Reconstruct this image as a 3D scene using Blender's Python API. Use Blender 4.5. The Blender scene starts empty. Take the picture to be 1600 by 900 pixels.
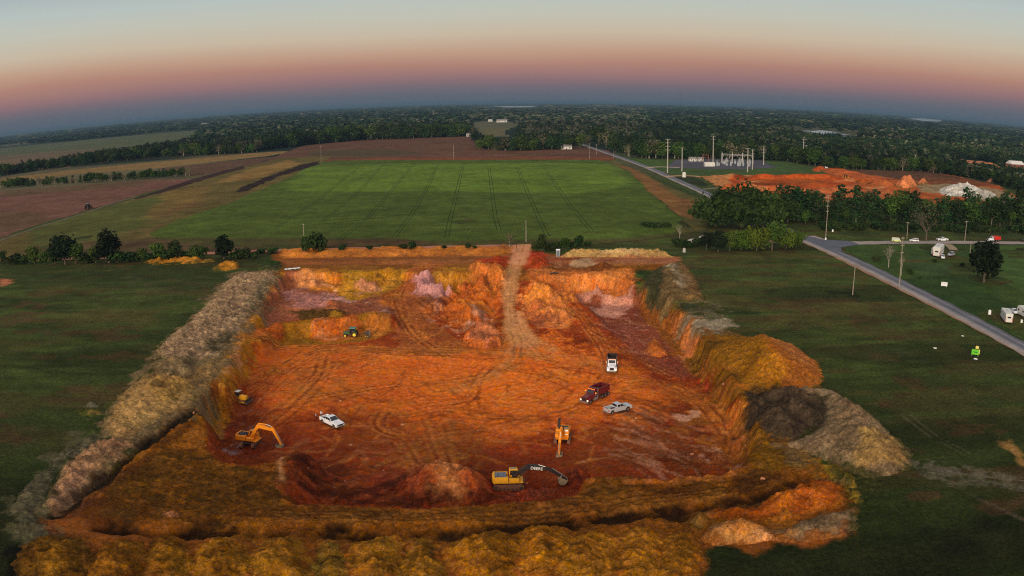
import bpy, bmesh, math, random
import numpy as np
from mathutils import Matrix, Vector

SC = bpy.context.scene
COL = SC.collection
random.seed(7)
RS = np.random.RandomState(11)
PI = math.pi

# ------------------------------------------------------------------ camera
CAM_Z = 60.0
FOV = 72.0
FE = 0.5 / (2 * math.sin(math.radians(FOV) / 4))
n_ = Vector((-0.0096, -0.2232, 0.9747)).normalized()
f_ = Vector((0, 1, 0)); f_ = (f_ - f_.dot(n_) * n_).normalized()
r_ = f_.cross(n_)
cam = bpy.data.objects.new('camera', bpy.data.cameras.new('camera'))
COL.objects.link(cam); SC.camera = cam
cd = cam.data
cd.type = 'PANO'; cd.panorama_type = 'FISHEYE_EQUISOLID'
cd.sensor_fit = 'HORIZONTAL'; cd.sensor_width = 36; cd.sensor_height = 20.25
cd.fisheye_lens = FE * 36; cd.fisheye_fov = PI
cd.clip_start = 0.5; cd.clip_end = 2e5
_M = Matrix((Vector((r_.x, f_.x, n_.x)), Vector((r_.z, f_.z, n_.z)), -Vector((r_.y, f_.y, n_.y)))).transposed().to_4x4()
_M.translation = (0, 0, CAM_Z)
cam.matrix_world = _M

# ------------------------------------------------------------------ world and sun
W = bpy.data.worlds.new('World'); SC.world = W; W.use_nodes = True
SC.render.engine = 'CYCLES'
SC.view_settings.view_transform = 'Standard'; SC.view_settings.look = 'None'
SC.view_settings.exposure = 0.0; SC.view_settings.gamma = 1.0
SC.cycles.use_denoising = False; SC.cycles.pixel_filter_type = 'BLACKMAN_HARRIS'; SC.cycles.filter_width = 1.15; SC.cycles.sample_clamp_indirect = 4
SC.cycles.max_bounces = 5; SC.cycles.diffuse_bounces = 2; SC.cycles.volume_bounces = 0
SC.cycles.transparent_max_bounces = 4

def lin(c):
    c = c / 255.0
    return c / 12.92 if c <= 0.04045 else ((c + 0.055) / 1.055) ** 2.4
def S(r, g, b): return (lin(r), lin(g), lin(b), 1.0)

HAZE = True
SUN_AZ = math.radians(197)      # where the afterglow stands, behind the camera
SUN_EL = math.radians(13)
def build_world():
    nt = W.node_tree; N = nt.nodes; L = nt.links
    bg = N['Background']
    tc = N.new('ShaderNodeTexCoord'); sp = N.new('ShaderNodeSeparateXYZ')
    L.new(tc.outputs['Generated'], sp.inputs[0])
    mr = N.new('ShaderNodeMapRange'); mr.inputs[1].default_value = 0.0; mr.inputs[2].default_value = 0.2
    # a soft wave along the horizon so the bands are not ruled lines
    nz = N.new('ShaderNodeTexNoise'); nz.inputs['Scale'].default_value = 1.6; nz.inputs['Detail'].default_value = 2
    mp = N.new('ShaderNodeMapping'); mp.inputs['Scale'].default_value = (1, 1, 9)
    L.new(tc.outputs['Generated'], mp.inputs[0]); L.new(mp.outputs[0], nz.inputs['Vector'])
    ad = N.new('ShaderNodeMath'); ad.operation = 'MULTIPLY_ADD'; ad.inputs[1].default_value = 0.020; 
    L.new(nz.outputs['Fac'], ad.inputs[0]); L.new(sp.outputs['Z'], ad.inputs[2])
    sb = N.new('ShaderNodeMath'); sb.operation = 'SUBTRACT'; sb.inputs[1].default_value = 0.010
    L.new(ad.outputs[0], sb.inputs[0]); L.new(sb.outputs[0], mr.inputs[0])
    rp = N.new('ShaderNodeValToRGB'); cr = rp.color_ramp
    L.new(mr.outputs[0], rp.inputs[0])
    stops = SKY_STOPS
    cr.elements[0].position = stops[0][0] / 0.2; cr.elements[0].color = S(*stops[0][1])
    cr.elements[1].position = stops[-1][0] / 0.2; cr.elements[1].color = S(*stops[-1][1])
    for p, c in stops[1:-1]:
        e = cr.elements.new(p / 0.2); e.color = S(*c)
    # the upper dome
    m2 = N.new('ShaderNodeMapRange'); m2.inputs[1].default_value = 0.16; m2.inputs[2].default_value = 0.7
    L.new(sp.outputs['Z'], m2.inputs[0])
    mx = N.new('ShaderNodeMix'); mx.data_type = 'RGBA'; mx.inputs['B'].default_value = (0.46, 0.5, 0.56, 1)
    L.new(m2.outputs[0], mx.inputs['Factor']); L.new(rp.outputs[0], mx.inputs['A'])
    # the glow behind the camera
    vm = N.new('ShaderNodeVectorMath'); vm.operation = 'DOT_PRODUCT'
    vm.inputs[1].default_value = (math.sin(SUN_AZ), math.cos(SUN_AZ), 0.12)
    L.new(tc.outputs['Generated'], vm.inputs[0])
    m3 = N.new('ShaderNodeMapRange'); m3.inputs[1].default_value = 0.0; m3.inputs[2].default_value = 1.0
    m3.interpolation_type = 'SMOOTHSTEP'
    L.new(vm.outputs['Value'], m3.inputs[0])
    m4 = N.new('ShaderNodeMix'); m4.data_type = 'RGBA'; m4.inputs['B'].default_value = GLOW
    L.new(m3.outputs[0], m4.inputs['Factor']); L.new(mx.outputs['Result'], m4.inputs['A'])
    L.new(m4.outputs['Result'], bg.inputs['Color']); bg.inputs['Strength'].default_value = 1.0
GLOW = (1.25, 1.0, 0.82, 1)
SKY_STOPS = [(0.0, (88, 100, 114)), (0.012, (100, 104, 116)), (0.022, (122, 108, 116)), (0.033, (150, 116, 118)),
             (0.050, (176, 132, 118)), (0.066, (192, 156, 134)), (0.086, (200, 184, 162)), (0.110, (194, 194, 180)),
             (0.135, (184, 194, 190)), (0.165, (164, 178, 182)), (0.2, (150, 166, 174))]
build_world()
sun = bpy.data.objects.new('sun', bpy.data.lights.new('sun', 'SUN')); COL.objects.link(sun)
sun.data.energy = 2.5; sun.data.angle = math.radians(14); sun.data.color = (1.0, 0.9, 0.72)
_d = Vector((math.sin(SUN_AZ) * math.cos(SUN_EL), math.cos(SUN_AZ) * math.cos(SUN_EL), math.sin(SUN_EL)))
sun.rotation_euler = _d.to_track_quat('Z', 'Y').to_euler()

# ------------------------------------------------------------------ photo <-> place
def ray(px, py):
    x = (px - 800) / 1600; y = (450 - py) / 1600; rr = math.hypot(x, y) or 1e-9
    th = 2 * math.asin(rr / (2 * FE)); k = math.sin(th) / rr
    d = Vector((x * k, math.cos(th), y * k))
    return Vector((d.dot(r_), d.dot(f_), d.dot(n_)))
def at(px, py, z=0.0):
    d = ray(px, py)
    if d.z > -0.0012: d.z = -0.0012
    t = (CAM_Z - z) / -d.z
    return Vector((d.x * t, d.y * t, z))
def ats(pts, z=0.0): return np.array([at(a, b, z)[:2] for a, b in pts])
def to_px(P):
    """numpy (n,3) points -> pixel coordinates in the photograph"""
    v = np.asarray(P, float) - np.array([0, 0, CAM_Z])
    v /= np.linalg.norm(v, axis=1)[:, None]
    r, f, n = map(np.array, (r_, f_, n_))
    d = v[:, :1] * r + v[:, 1:2] * f + v[:, 2:3] * n
    th = np.arccos(np.clip(d[:, 1], -1, 1)); rr = 2 * FE * np.sin(th / 2)
    q = np.hypot(d[:, 0], d[:, 2]) + 1e-12
    return np.stack([800 + 1600 * rr * d[:, 0] / q, 450 - 1600 * rr * d[:, 2] / q], 1)
def mpp(px, py, z=0.0):
    """metres per photo pixel at that ground point"""
    p = at(px, py, z); return (p - Vector((0, 0, CAM_Z))).length / (1600 * FE)

# ------------------------------------------------------------------ numpy noise and distances
_perm = np.random.RandomState(3).permutation(512)
_perm = np.concatenate([_perm, _perm, _perm])
_grad = np.random.RandomState(5).rand(512) * 2 - 1
def vnoise(x, y, seed=0):
    x = x + seed * 17.31; y = y - seed * 9.77
    xi = np.floor(x).astype(int); yi = np.floor(y).astype(int)
    fx = x - xi; fy = y - yi
    fx = fx * fx * fx * (fx * (fx * 6 - 15) + 10); fy = fy * fy * fy * (fy * (fy * 6 - 15) + 10)
    def g(a, b): return _grad[_perm[(_perm[a & 511] + b) & 511]]
    v = (g(xi, yi) * (1 - fx) + g(xi + 1, yi) * fx) * (1 - fy) + (g(xi, yi + 1) * (1 - fx) + g(xi + 1, yi + 1) * fx) * fy
    return v
def fbm(x, y, s, o=4, seed=0, gain=0.5):
    v = 0; a = 1; t = 0
    for k in range(o):
        v = v + a * vnoise(x / s, y / s, seed + k * 3); t += a; a *= gain; s /= 2.07
    return v / t
def ridged(x, y, s, o=4, seed=0):
    v = 0; a = 1; t = 0
    for k in range(o):
        v = v + a * (1 - 2 * np.abs(vnoise(x / s, y / s, seed + k * 3))); t += a; a *= 0.5; s /= 2.1
    return v / t
def seg_dist(X, Y, pts, closed=False, zs=None):
    best = np.full(X.shape, 1e9); zz = np.zeros(X.shape); n = len(pts)
    for i in range(n if closed else n - 1):
        a = pts[i]; b = pts[(i + 1) % n]; ex, ey = b - a; L2 = ex * ex + ey * ey + 1e-12
        t = np.clip(((X - a[0]) * ex + (Y - a[1]) * ey) / L2, 0, 1)
        d = np.hypot(X - a[0] - t * ex, Y - a[1] - t * ey)
        m = d < best; best = np.where(m, d, best)
        if zs is not None: zz = np.where(m, zs[i] * (1 - t) + zs[(i + 1) % n] * t, zz)
    return (best, zz) if zs is not None else best
def inside(X, Y, pts):
    c = np.zeros(X.shape, bool); n = len(pts)
    for i in range(n):
        a = pts[i]; b = pts[(i + 1) % n]
        if a[1] == b[1]: continue
        m = (a[1] > Y) != (b[1] > Y)
        c ^= m & (X < (b[0] - a[0]) * (Y - a[1]) / (b[1] - a[1]) + a[0])
    return c
def sdist(X, Y, pts):
    d = seg_dist(X, Y, pts, True); return np.where(inside(X, Y, pts), d, -d)
def sstep(t): t = np.clip(t, 0, 1); return t * t * (3 - 2 * t)

# ------------------------------------------------------------------ materials
MAT = {}
def pbsdf(name):
    m = bpy.data.materials.new(name); m.use_nodes = True; MAT[name] = m
    nt = m.node_tree; return m, nt.nodes, nt.links, nt.nodes['Principled BSDF']
def mat(name, rgb, rough=0.6, metal=0.0, emit=0.0, dirt=0.25, scale=3.0, spec=0.3, dirtcol=(0.30, 0.09, 0.03)):
    """painted / plain material with uneven dirt"""
    if name in MAT: return MAT[name]
    m, N, L, b = pbsdf(name)
    c = rgb if len(rgb) == 4 else S(*rgb) if max(rgb) > 1.0 else (*rgb, 1)
    b.inputs['Roughness'].default_value = rough; b.inputs['Metallic'].default_value = metal
    b.inputs['Specular IOR Level'].default_value = spec
    if emit > 0:
        b.inputs['Base Color'].default_value = c
        b.inputs['Emission Color'].default_value = c; b.inputs['Emission Strength'].default_value = emit
        return m
    g = N.new('ShaderNodeTexCoord'); nz = N.new('ShaderNodeTexNoise')
    nz.inputs['Scale'].default_value = scale; nz.inputs['Detail'].default_value = 6; nz.inputs['Roughness'].default_value = 0.65
    L.new(g.outputs['Object'], nz.inputs['Vector'])
    mr = N.new('ShaderNodeMapRange'); mr.inputs[1].default_value = 0.42; mr.inputs[2].default_value = 0.75
    mr.inputs[4].default_value = dirt
    L.new(nz.outputs['Fac'], mr.inputs[0])
    mx = N.new('ShaderNodeMix'); mx.data_type = 'RGBA'
    mx.inputs['A'].default_value = c; mx.inputs['B'].default_value = (*dirtcol, 1)
    L.new(mr.outputs[0], mx.inputs['Factor']); L.new(mx.outputs['Result'], b.inputs['Base Color'])
    m2 = N.new('ShaderNodeMapRange'); m2.inputs[3].default_value = rough; m2.inputs[4].default_value = min(1, rough + 0.25)
    L.new(nz.outputs['Fac'], m2.inputs[0]); L.new(m2.outputs[0], b.inputs['Roughness'])
    return m
def soil_mat(name, fine=1.0, bump=0.5, contrast=0.35, attr='Col', warm=True, stretch=(1, 1, 1)):
    m, N, L, b = pbsdf(name)
    b.inputs['Roughness'].default_value = 1.0; b.inputs['Specular IOR Level'].default_value = 0.05
    at_ = N.new('ShaderNodeAttribute'); at_.attribute_name = attr
    geo = N.new('ShaderNodeNewGeometry')
    mp = N.new('ShaderNodeMapping'); mp.inputs['Scale'].default_value = stretch
    L.new(geo.outputs['Position'], mp.inputs[0])
    def noise(sc, det, rough=0.6):
        z = N.new('ShaderNodeTexNoise'); z.inputs['Scale'].default_value = sc; z.inputs['Detail'].default_value = det
        z.inputs['Roughness'].default_value = rough; L.new(mp.outputs[0], z.inputs['Vector']); return z
    n1 = noise(0.12 * fine, 9, 0.68); n2 = noise(0.9 * fine, 6, 0.7); n3 = noise(0.035 * fine, 5)
    def mrange(src, a, b_, c, d):
        q = N.new('ShaderNodeMapRange'); q.inputs[1].default_value = a; q.inputs[2].default_value = b_
        q.inputs[3].default_value = c; q.inputs[4].default_value = d; L.new(src, q.inputs[0]); return q.outputs[0]
    def mul(a, b_):
        q = N.new('ShaderNodeMath'); q.operation = 'MULTIPLY'; L.new(a, q.inputs[0]); L.new(b_, q.inputs[1]); return q.outputs[0]
    vo = N.new('ShaderNodeTexVoronoi'); vo.inputs['Scale'].default_value = 1.7 * fine; L.new(mp.outputs[0], vo.inputs['Vector'])
    n5 = noise(3.4 * fine, 3, 0.75)
    v5 = mul(mrange(n5.outputs['Fac'], 0.35, 0.65, 1 - contrast * 0.9, 1 + contrast * 0.9), mrange(vo.outputs['Distance'], 0.0, 0.7, 1 + contrast * 0.5, 1 - contrast * 0.5))
    v = mul(mul(mul(mrange(n1.outputs['Fac'], 0.3, 0.7, 1 - contrast, 1 + contrast), mrange(n2.outputs['Fac'], 0.34, 0.66, 1 - contrast * 1.15, 1 + contrast * 1.15)),
            mrange(n3.outputs['Fac'], 0.3, 0.7, 1 - contrast * 0.5, 1 + contrast * 0.5)), v5)
    mm = N.new('ShaderNodeMix'); mm.inputs['A'].default_value = 1.0; L.new(at_.outputs['Alpha'], mm.inputs['Factor']); L.new(v, mm.inputs['B']); v = mm.outputs['Result']
    hs = N.new('ShaderNodeHueSaturation')
    L.new(at_.outputs['Color'], hs.inputs['Color']); L.new(v, hs.inputs['Value'])
    L.new(mrange(n1.outputs['Color'], 0.2, 0.8, 0.485 if warm else 0.47, 0.515 if warm else 0.53), hs.inputs['Hue'])
    L.new(mrange(n2.outputs['Color'], 0.2, 0.8, 0.85, 1.12), hs.inputs['Saturation'])
    L.new(hs.outputs[0], b.inputs['Base Color'])
    if bump:
        bp = N.new('ShaderNodeBump'); bp.inputs['Strength'].default_value = bump; bp.inputs['Distance'].default_value = 0.55
        n4 = noise(1.3 * fine, 9, 0.72); L.new(n4.outputs['Fac'], bp.inputs['Height']); L.new(bp.outputs[0], b.inputs['Normal'])
    return m
soil_mat('ground_soil', 1.15, 0.8, 0.32)
soil_mat('pile_soil', 1.6, 0.7, 0.34)
soil_mat('field_soil', 0.9, 0.0, 0.30, warm=False)
soil_mat('road_surface', 1.5, 0.1, 0.16)

# ------------------------------------------------------------------ object helpers
def tag(o, label=None, cat=None, group=None, kind=None):
    if label: o['label'] = label
    if cat: o['category'] = cat
    if group: o['group'] = group
    if kind: o['kind'] = kind
    return o
def empty(name, loc, rz=0.0, label=None, cat=None, group=None, scale=1.0):
    o = bpy.data.objects.new(name, None); COL.objects.link(o); o.location = loc; o.rotation_euler = (0, 0, rz)
    o.scale = (scale,) * 3; o.empty_display_size = 0.3
    return tag(o, label, cat, group)
def np_mesh(name, V, F, mat_, cols=None, smooth=False):
    """V (n,3), F (m,k) constant k"""
    me = bpy.data.meshes.new(name); V = np.ascontiguousarray(V, np.float32); F = np.ascontiguousarray(F, np.int32)
    me.vertices.add(len(V)); me.vertices.foreach_set('co', V.ravel())
    k = F.shape[1]; me.loops.add(F.size); me.loops.foreach_set('vertex_index', F.ravel())
    me.polygons.add(len(F)); me.polygons.foreach_set('loop_start', np.arange(0, F.size, k, dtype=np.int32))
    me.polygons.foreach_set('loop_total', np.full(len(F), k, np.int32))
    if smooth: me.polygons.foreach_set('use_smooth', np.ones(len(F), bool))
    me.update(calc_edges=True)
    if cols is not None:
        a = me.color_attributes.new('Col', 'FLOAT_COLOR', 'POINT')
        c4 = np.ones((len(V), 4), np.float32); c4[:, :cols.shape[1]] = cols; a.data.foreach_set('color', c4.ravel())
    me.materials.append(mat_ if not isinstance(mat_, str) else MAT[mat_])
    return me
def link(name, me, parent=None, loc=None):
    o = bpy.data.objects.new(name, me); COL.objects.link(o)
    if parent: o.parent = parent
    if loc is not None: o.location = loc
    return o

class MB:
    """collects solid pieces in local coordinates, then becomes one mesh"""
    def __init__(s): s.v = []; s.f = []
    def add(s, vs, fs):
        b = len(s.v); s.v += [tuple(p) for p in vs]; s.f += [tuple(i + b for i in q) for q in fs]; return s
    def box(s, c, d, rz=0.0, ry=0.0, taper=(1, 1)):
        hx, hy, hz = d[0] / 2, d[1] / 2, d[2] / 2; R = Matrix.Rotation(rz, 3, 'Z') @ Matrix.Rotation(ry, 3, 'Y')
        vs = []
        for z in (-hz, hz):
            tx, ty = (1, 1) if z < 0 else taper
            for x, y in ((-hx, -hy), (hx, -hy), (hx, hy), (-hx, hy)):
                vs.append(Vector(c) + R @ Vector((x * tx, y * ty, z)))
        return s.add(vs, [(3, 2, 1, 0), (4, 5, 6, 7), (0, 1, 5, 4), (1, 2, 6, 5), (2, 3, 7, 6), (3, 0, 4, 7)])
    def prism(s, prof, y0, y1, inset=None, rot=None, off=(0, 0, 0)):
        """side profile in x,z swept across y; inset shrinks nothing unless a function x,z->dy"""
        n = len(prof); vs = []
        for y, sg in ((y0, 1), (y1, -1)):
            for x, z in prof:
                dy = inset(x, z) * sg if inset else 0
                vs.append((x + off[0], y + dy + off[1], z + off[2]))
        fs = [tuple(range(n)), tuple(reversed(range(n, 2 * n)))]
        fs += [(i, i + n, (i + 1) % n + n, (i + 1) % n) for i in range(n)]
        return s.add(vs, fs)
    def cyl(s, p0, p1, r0, r1=None, n=12, caps=True):
        p0 = Vector(p0); p1 = Vector(p1); r1 = r0 if r1 is None else r1; d = (p1 - p0)
        q = d.to_track_quat('Z', 'Y').to_matrix(); vs = []
        for p, r in ((p0, r0), (p1, r1)):
            for i in range(n):
                a = 2 * PI * i / n; vs.append(p + q @ Vector((math.cos(a) * r, math.sin(a) * r, 0)))
        fs = [(i, (i + 1) % n, (i + 1) % n + n, i + n) for i in range(n)]
        if caps: fs += [tuple(reversed(range(n))), tuple(range(n, 2 * n))]
        return s.add(vs, fs)
    def bar(s, p0, p1, w, h):
        """rectangular beam between two points (in the x-z plane mostly): w across y, h thick"""
        p0 = Vector(p0); p1 = Vector(p1); d = (p1 - p0).normalized()
        side = d.cross(Vector((0, 0, 1)))
        if side.length < 1e-3: side = Vector((0, 1, 0))
        side.normalize(); up = side.cross(d)
        vs = []
        for p in (p0, p1):
            for a, b in ((-1, -1), (1, -1), (1, 1), (-1, 1)):
                vs.append(p + side * (a * w / 2) + up * (b * h / 2))
        return s.add(vs, [(3, 2, 1, 0), (4, 5, 6, 7), (0, 1, 5, 4), (1, 2, 6, 5), (2, 3, 7, 6), (3, 0, 4, 7)])
    def build(s, name, m, parent=None, bevel=0.0, smooth=False, loc=None):
        me = bpy.data.meshes.new(name); me.from_pydata(s.v, [], s.f); me.update()
        bm = bmesh.new(); bm.from_mesh(me); bmesh.ops.recalc_face_normals(bm, faces=bm.faces)
        if bevel:
            ed = [e for e in bm.edges if len(e.link_faces) == 2 and e.calc_face_angle(0) > 0.5]
            bmesh.ops.bevel(bm, geom=ed, offset=bevel, segments=2, profile=0.6, affect='EDGES', clamp_overlap=True)
        bm.to_mesh(me); bm.free()
        if smooth:
            for p in me.polygons: p.use_smooth = True
        me.materials.append(m if not isinstance(m, str) else MAT[m])
        return link(name, me, parent, loc)
def tree_copy(o, parent=None):
    c = o.copy(); COL.objects.link(c); c.parent = parent
    for ch in o.children: tree_copy(ch, c)
    return c
# ================================================================== THE GROUND (one sheet)
def axis(lo, hi, step_fn, far_lo, far_hi, g):
    a = [lo]
    while a[-1] < hi: a.append(a[-1] + step_fn(a[-1]))
    s = step_fn(a[-1]); up = []
    x = a[-1]
    while x < far_hi: s *= g; x += s; up.append(x)
    s = step_fn(lo); dn = []; x = lo
    while x > far_lo: s *= g; x -= s; dn.append(x)
    return np.array(dn[::-1] + a + up)
GX = axis(-100, 150, lambda v: 0.42, -42000, 42000, 1.028)
GY = axis(70, 352, lambda v: 0.30 + 0.5 * max(0, (v - 80) / 270.0), -4000, 42000, 1.03)
X, Y = np.meshgrid(GX, GY)
SHP = X.shape
near = (Y < 420)
NA = np.zeros(SHP); NB = np.zeros(SHP); NC = np.zeros(SHP)
NA = fbm(X, Y, 14, 3, 1); NB = fbm(X, Y, 4.5, 3, 2); NC = fbm(X, Y, 1.6, 3, 4)
H = 0.12 * fbm(X, Y, 30, 3, 9)
H = np.where((Y > 430) | (np.abs(X) > 420), 0.0, H)
PINK = S(176, 96, 70); ORANGE = S(190, 84, 28); DEEP = S(150, 56, 20); DRED = S(128, 48, 24)
GOLD = S(176, 104, 20); OCHRE = S(128, 78, 14); OLIVE = S(84, 60, 18); LAV = S(172, 112, 100); TAN = S(134, 108, 76)
BROWN = S(92, 56, 26); DBROWN = S(50, 33, 18); GREY = S(120, 108, 90); GRASS = S(66, 76, 32); DGRASS = S(34, 42, 18)
AL = np.ones(SHP); C = np.zeros(SHP + (3,)); C[:] = np.array(GRASS[:3])

def win(pts, pad):
    x0, y0 = pts.min(0) - pad; x1, y1 = pts.max(0) + pad
    i0, i1 = np.searchsorted(GY, [y0, y1]); j0, j1 = np.searchsorted(GX, [x0, x1])
    return slice(max(0, i0 - 1), i1 + 1), slice(max(0, j0 - 1), j1 + 1)
def _warp(s, w): return 1.45 * w * (NB[s] * 1.6 + NC[s] * 0.7) if w else 0
def _blend(s, m, rgb):
    C[s] = C[s] * (1 - m[..., None]) + np.array(rgb[:3]) * m[..., None]
def paint(poly, rgb, soft=1.5, k=1.0, warp=1.5, z=0.0, brk=0.0, bs=5.0, seed=0):
    """colour a region outlined in the photograph; brk breaks it up with noise"""
    p = ats(poly, z); s = win(p, soft + warp * 2 + 2)
    if C[s].size == 0: return
    m = sstep(sdist(X[s], Y[s], p) / soft + 0.5 + _warp(s, warp) / soft) * k
    if brk: m = m * sstep((fbm(X[s], Y[s], bs, 4, seed + 21) + 0.5 - brk) * 3)
    _blend(s, m, rgb)
def stroke(pts, w, rgb, k=1.0, soft=0.5, warp=0.3, z=0.0, dz=0.0, brk=0.0):
    p = ats(pts, z); s = win(p, w + soft + 2)
    if C[s].size == 0: return
    m = sstep((w / 2 - seg_dist(X[s], Y[s], p) + _warp(s, warp)) / soft + 0.5) * k
    if brk: m = m * sstep((fbm(X[s], Y[s], 7, 3, 31) + 0.5 - brk) * 3)
    if rgb is not None: _blend(s, m, rgb)
    if dz: H[s] += dz * m
def level(poly, zt, soft=3.0, warp=1.0, z=0.0, k=1.0):
    p = ats(poly, z); s = win(p, soft + warp * 2 + 2)
    m = sstep(sdist(X[s], Y[s], p) / soft + 0.5 + _warp(s, warp) / soft) * k
    H[s] = H[s] * (1 - m) + zt * m
def bump(poly, dz, soft=3.0, warp=0.8, z=0.0, cone=False, lump=0.0):
    p = ats(poly, z); s = win(p, soft + warp * 2 + 2)
    d = sdist(X[s], Y[s], p) + _warp(s, warp)
    m = np.clip(d / soft, 0, 1) if cone else sstep(d / soft)
    H[s] += dz * m * (1 + lump * NB[s] * 1.5)
def calm(poly, v, soft=4, z=0.0):
    p = ats(poly, z); s = win(p, soft + 2); m = sstep(sdist(X[s], Y[s], p) / soft + .5); AL[s] = AL[s] * (1 - m) + v * m
def ramp(pts, w, soft=2.5):
    """pts (px,py,z): a sloping track cut or filled to those heights"""
    p = np.array([at(a, b, c)[:2] for a, b, c in pts]); s = win(p, w + soft + 2)
    d, zz = seg_dist(X[s], Y[s], p, False, [c for _, _, c in pts])
    m = sstep((w / 2 - d + _warp(s, 0.5)) / soft + 0.5)
    H[s] = H[s] * (1 - m) + zz * m
def gridz(x, y):
    i = np.clip(np.searchsorted(GY, y) - 1, 0, len(GY) - 2); j = np.clip(np.searchsorted(GX, x) - 1, 0, len(GX) - 2)
    u = (x - GX[j]) / (GX[j + 1] - GX[j]); v = (y - GY[i]) / (GY[i + 1] - GY[i])
    return (H[i, j] * (1 - u) + H[i, j + 1] * u) * (1 - v) + (H[i + 1, j] * (1 - u) + H[i + 1, j + 1] * u) * v
def on(px, py, z0=0.0, it=14):
    """the point of the finished ground seen at that photo pixel"""
    z = z0
    for _ in range(it):
        p = at(px, py, z); z = 0.5 * z + 0.5 * float(gridz(np.array(p.x), np.array(p.y)))
    p = at(px, py, z); p.z = float(gridz(np.array(p.x), np.array(p.y))); return p

# ---- far ground: dark wooded plain with paler fields, left golden
def far_colours():
    m = Y > 600
    big = fbm(X / 2.2, Y, 420, 5, 40); med = fbm(X, Y, 130, 4, 44)
    c = np.array(S(30, 42, 30)[:3]) * np.ones(SHP + (3,))
    f = sstep((big - 0.15) * 9)[..., None]
    c = c * (1 - f * 0.8) + np.array(S(84, 84, 56)[:3]) * f * 0.8
    lf = (sstep((-X / np.maximum(Y, 1) - 0.28) * 8) * sstep((fbm(X / 3, Y, 300, 4, 60) + 0.15) * 5))[..., None]
    c = c * (1 - lf) + np.array(S(96, 88, 62)[:3]) * lf
    c = c * (1 + 0.35 * med[..., None])
    w = sstep((Y - 600) / 150)[..., None]
    C[:] = C * (1 - w) + c * w
far_colours()
# ---- grassland round the pit: mottled, drier and darker swathes
gm = fbm(X * 0.35, Y, 9, 5, 70); g2 = fbm(X * 0.25, Y, 22, 4, 73); g3 = fbm(X * 0.2, Y, 3.0, 4, 76)
w = near[..., None] * 1.0
C[:] = C * (1 + w * (0.5 * g3[..., None]))
def mixin(mask, rgb): C[:] = C * (1 - mask[..., None]) + np.array(rgb[:3]) * mask[..., None]
mixin(sstep(gm * 4 + 0.15) * 0.6 * near, S(84, 74, 38))
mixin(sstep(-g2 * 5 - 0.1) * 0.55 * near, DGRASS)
mixin(sstep((240 - Y) / 130) * 0.4 * near, DGRASS)  # this and the next: lens falloff put into colour, darker towards the camera
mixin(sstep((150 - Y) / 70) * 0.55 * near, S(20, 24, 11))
mixin(sstep(fbm(X * .5, Y, 6, 4, 79) * 5 - 1.3) * 0.5 * near, S(80, 54, 34))
# left meadow details
paint([(0, 415), (330, 415), (372, 430), (320, 455), (120, 450), (0, 440)], S(52, 62, 28), 8, 0.6, 3)
paint([(165, 407), (200, 405), (205, 422), (165, 422)], S(112, 78, 36), 2, 0.7, 1.5, brk=0.4)
paint([(190, 430), (230, 432), (215, 442), (180, 440)], S(96, 84, 56), 3, 0.4, 2, brk=0.5)
paint([(230, 440), (400, 430), (330, 470), (190, 470)], S(78, 70, 40), 6, 0.45, 3, brk=0.45)
paint([(30, 470), (70, 475), (60, 500), (0, 512), (0, 495)], S(88, 60, 44), 4, 0.55, 2, brk=0.4)
# right meadow details
paint([(1390, 490), (1440, 485), (1540, 540), (1480, 570), (1420, 530)], S(66, 62, 30), 6, 0.5, 3, brk=0.4)
paint([(1290, 455), (1345, 455), (1350, 470), (1290, 468)], S(26, 26, 15), 2, 0.7, 1, brk=0.3)
paint([(1070, 388), (1250, 388), (1270, 400), (1100, 408)], S(60, 50, 30), 4, 0.5, 2, brk=0.35)
for pp in ([(1408, 648), (1450, 680), (1508, 712)], [(1422, 648), (1465, 682), (1515, 708)]):
    stroke(pp, 0.5, S(92, 88, 66), 0.7, 0.4, 0.15, brk=0.3)
paint([(1418, 715), (1470, 728), (1600, 742), (1600, 768), (1500, 760), (1440, 742)], S(98, 90, 72), 2, 0.7, 1.2, brk=0.25, bs=2)
stroke([(1430, 738), (1600, 765)], 0.5, S(58, 56, 46), 0.7, 0.4, 0.1)
stroke([(1430, 730), (1600, 752)], 0.5, S(100, 92, 78), 0.7, 0.4, 0.1)
stroke([(1490, 760), (1530, 780), (1600, 812)], 0.8, S(84, 70, 54), 0.6, 0.4, 0.2, brk=0.3)
paint([(1560, 690), (1575, 690), (1600, 712), (1600, 726)], S(150, 110, 56), 1.5, 0.9, 0.8)
paint([(1380, 850), (1600, 790), (1600, 900), (1340, 900)], S(28, 30, 16), 6, 0.5, 2, brk=0.4)
paint([(0, 436), (14, 436), (18, 442), (0, 450)], S(190, 112, 78), 1.0, 1, 0.5)

# ---- disturbed earth apron round the pit
APRON = [(430, 398), (440, 392), (800, 384), (870, 398), (1058, 402), (1060, 420), (985, 424), (1000, 450), (1060, 480), (1150, 520), (1180, 560),
         (1210, 640), (1260, 720), (1320, 760), (1340, 810), (1330, 850), (1100, 858), (1105, 930), (60, 930), (90, 860), (62, 815), (128, 768), (236, 674), (316, 607), (350, 540), (400, 470), (425, 425)]
paint(APRON, S(136, 74, 22), 2.5, 1, 1.2)
paint([(440, 389), (800, 386), (800, 396), (760, 402), (440, 404)], S(184, 108, 36), 2, 1, 0.8)          # far bank
bump([(440, 391), (796, 387), (798, 400), (440, 403)], 1.3, 4, 0.8, cone=True, lump=0.5)
paint([(440, 404), (790, 400), (790, 420), (600, 428), (440, 426)], S(140, 82, 36), 3, 1, 1.5)
paint([(560, 406), (790, 406), (790, 414), (600, 420)], S(160, 96, 44), 3, 0.7, 2, brk=0.35)
paint([(748, 404), (798, 400), (796, 414), (770, 418), (740, 412)], S(176, 62, 24), 1.5, 0.9, 1)
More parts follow.
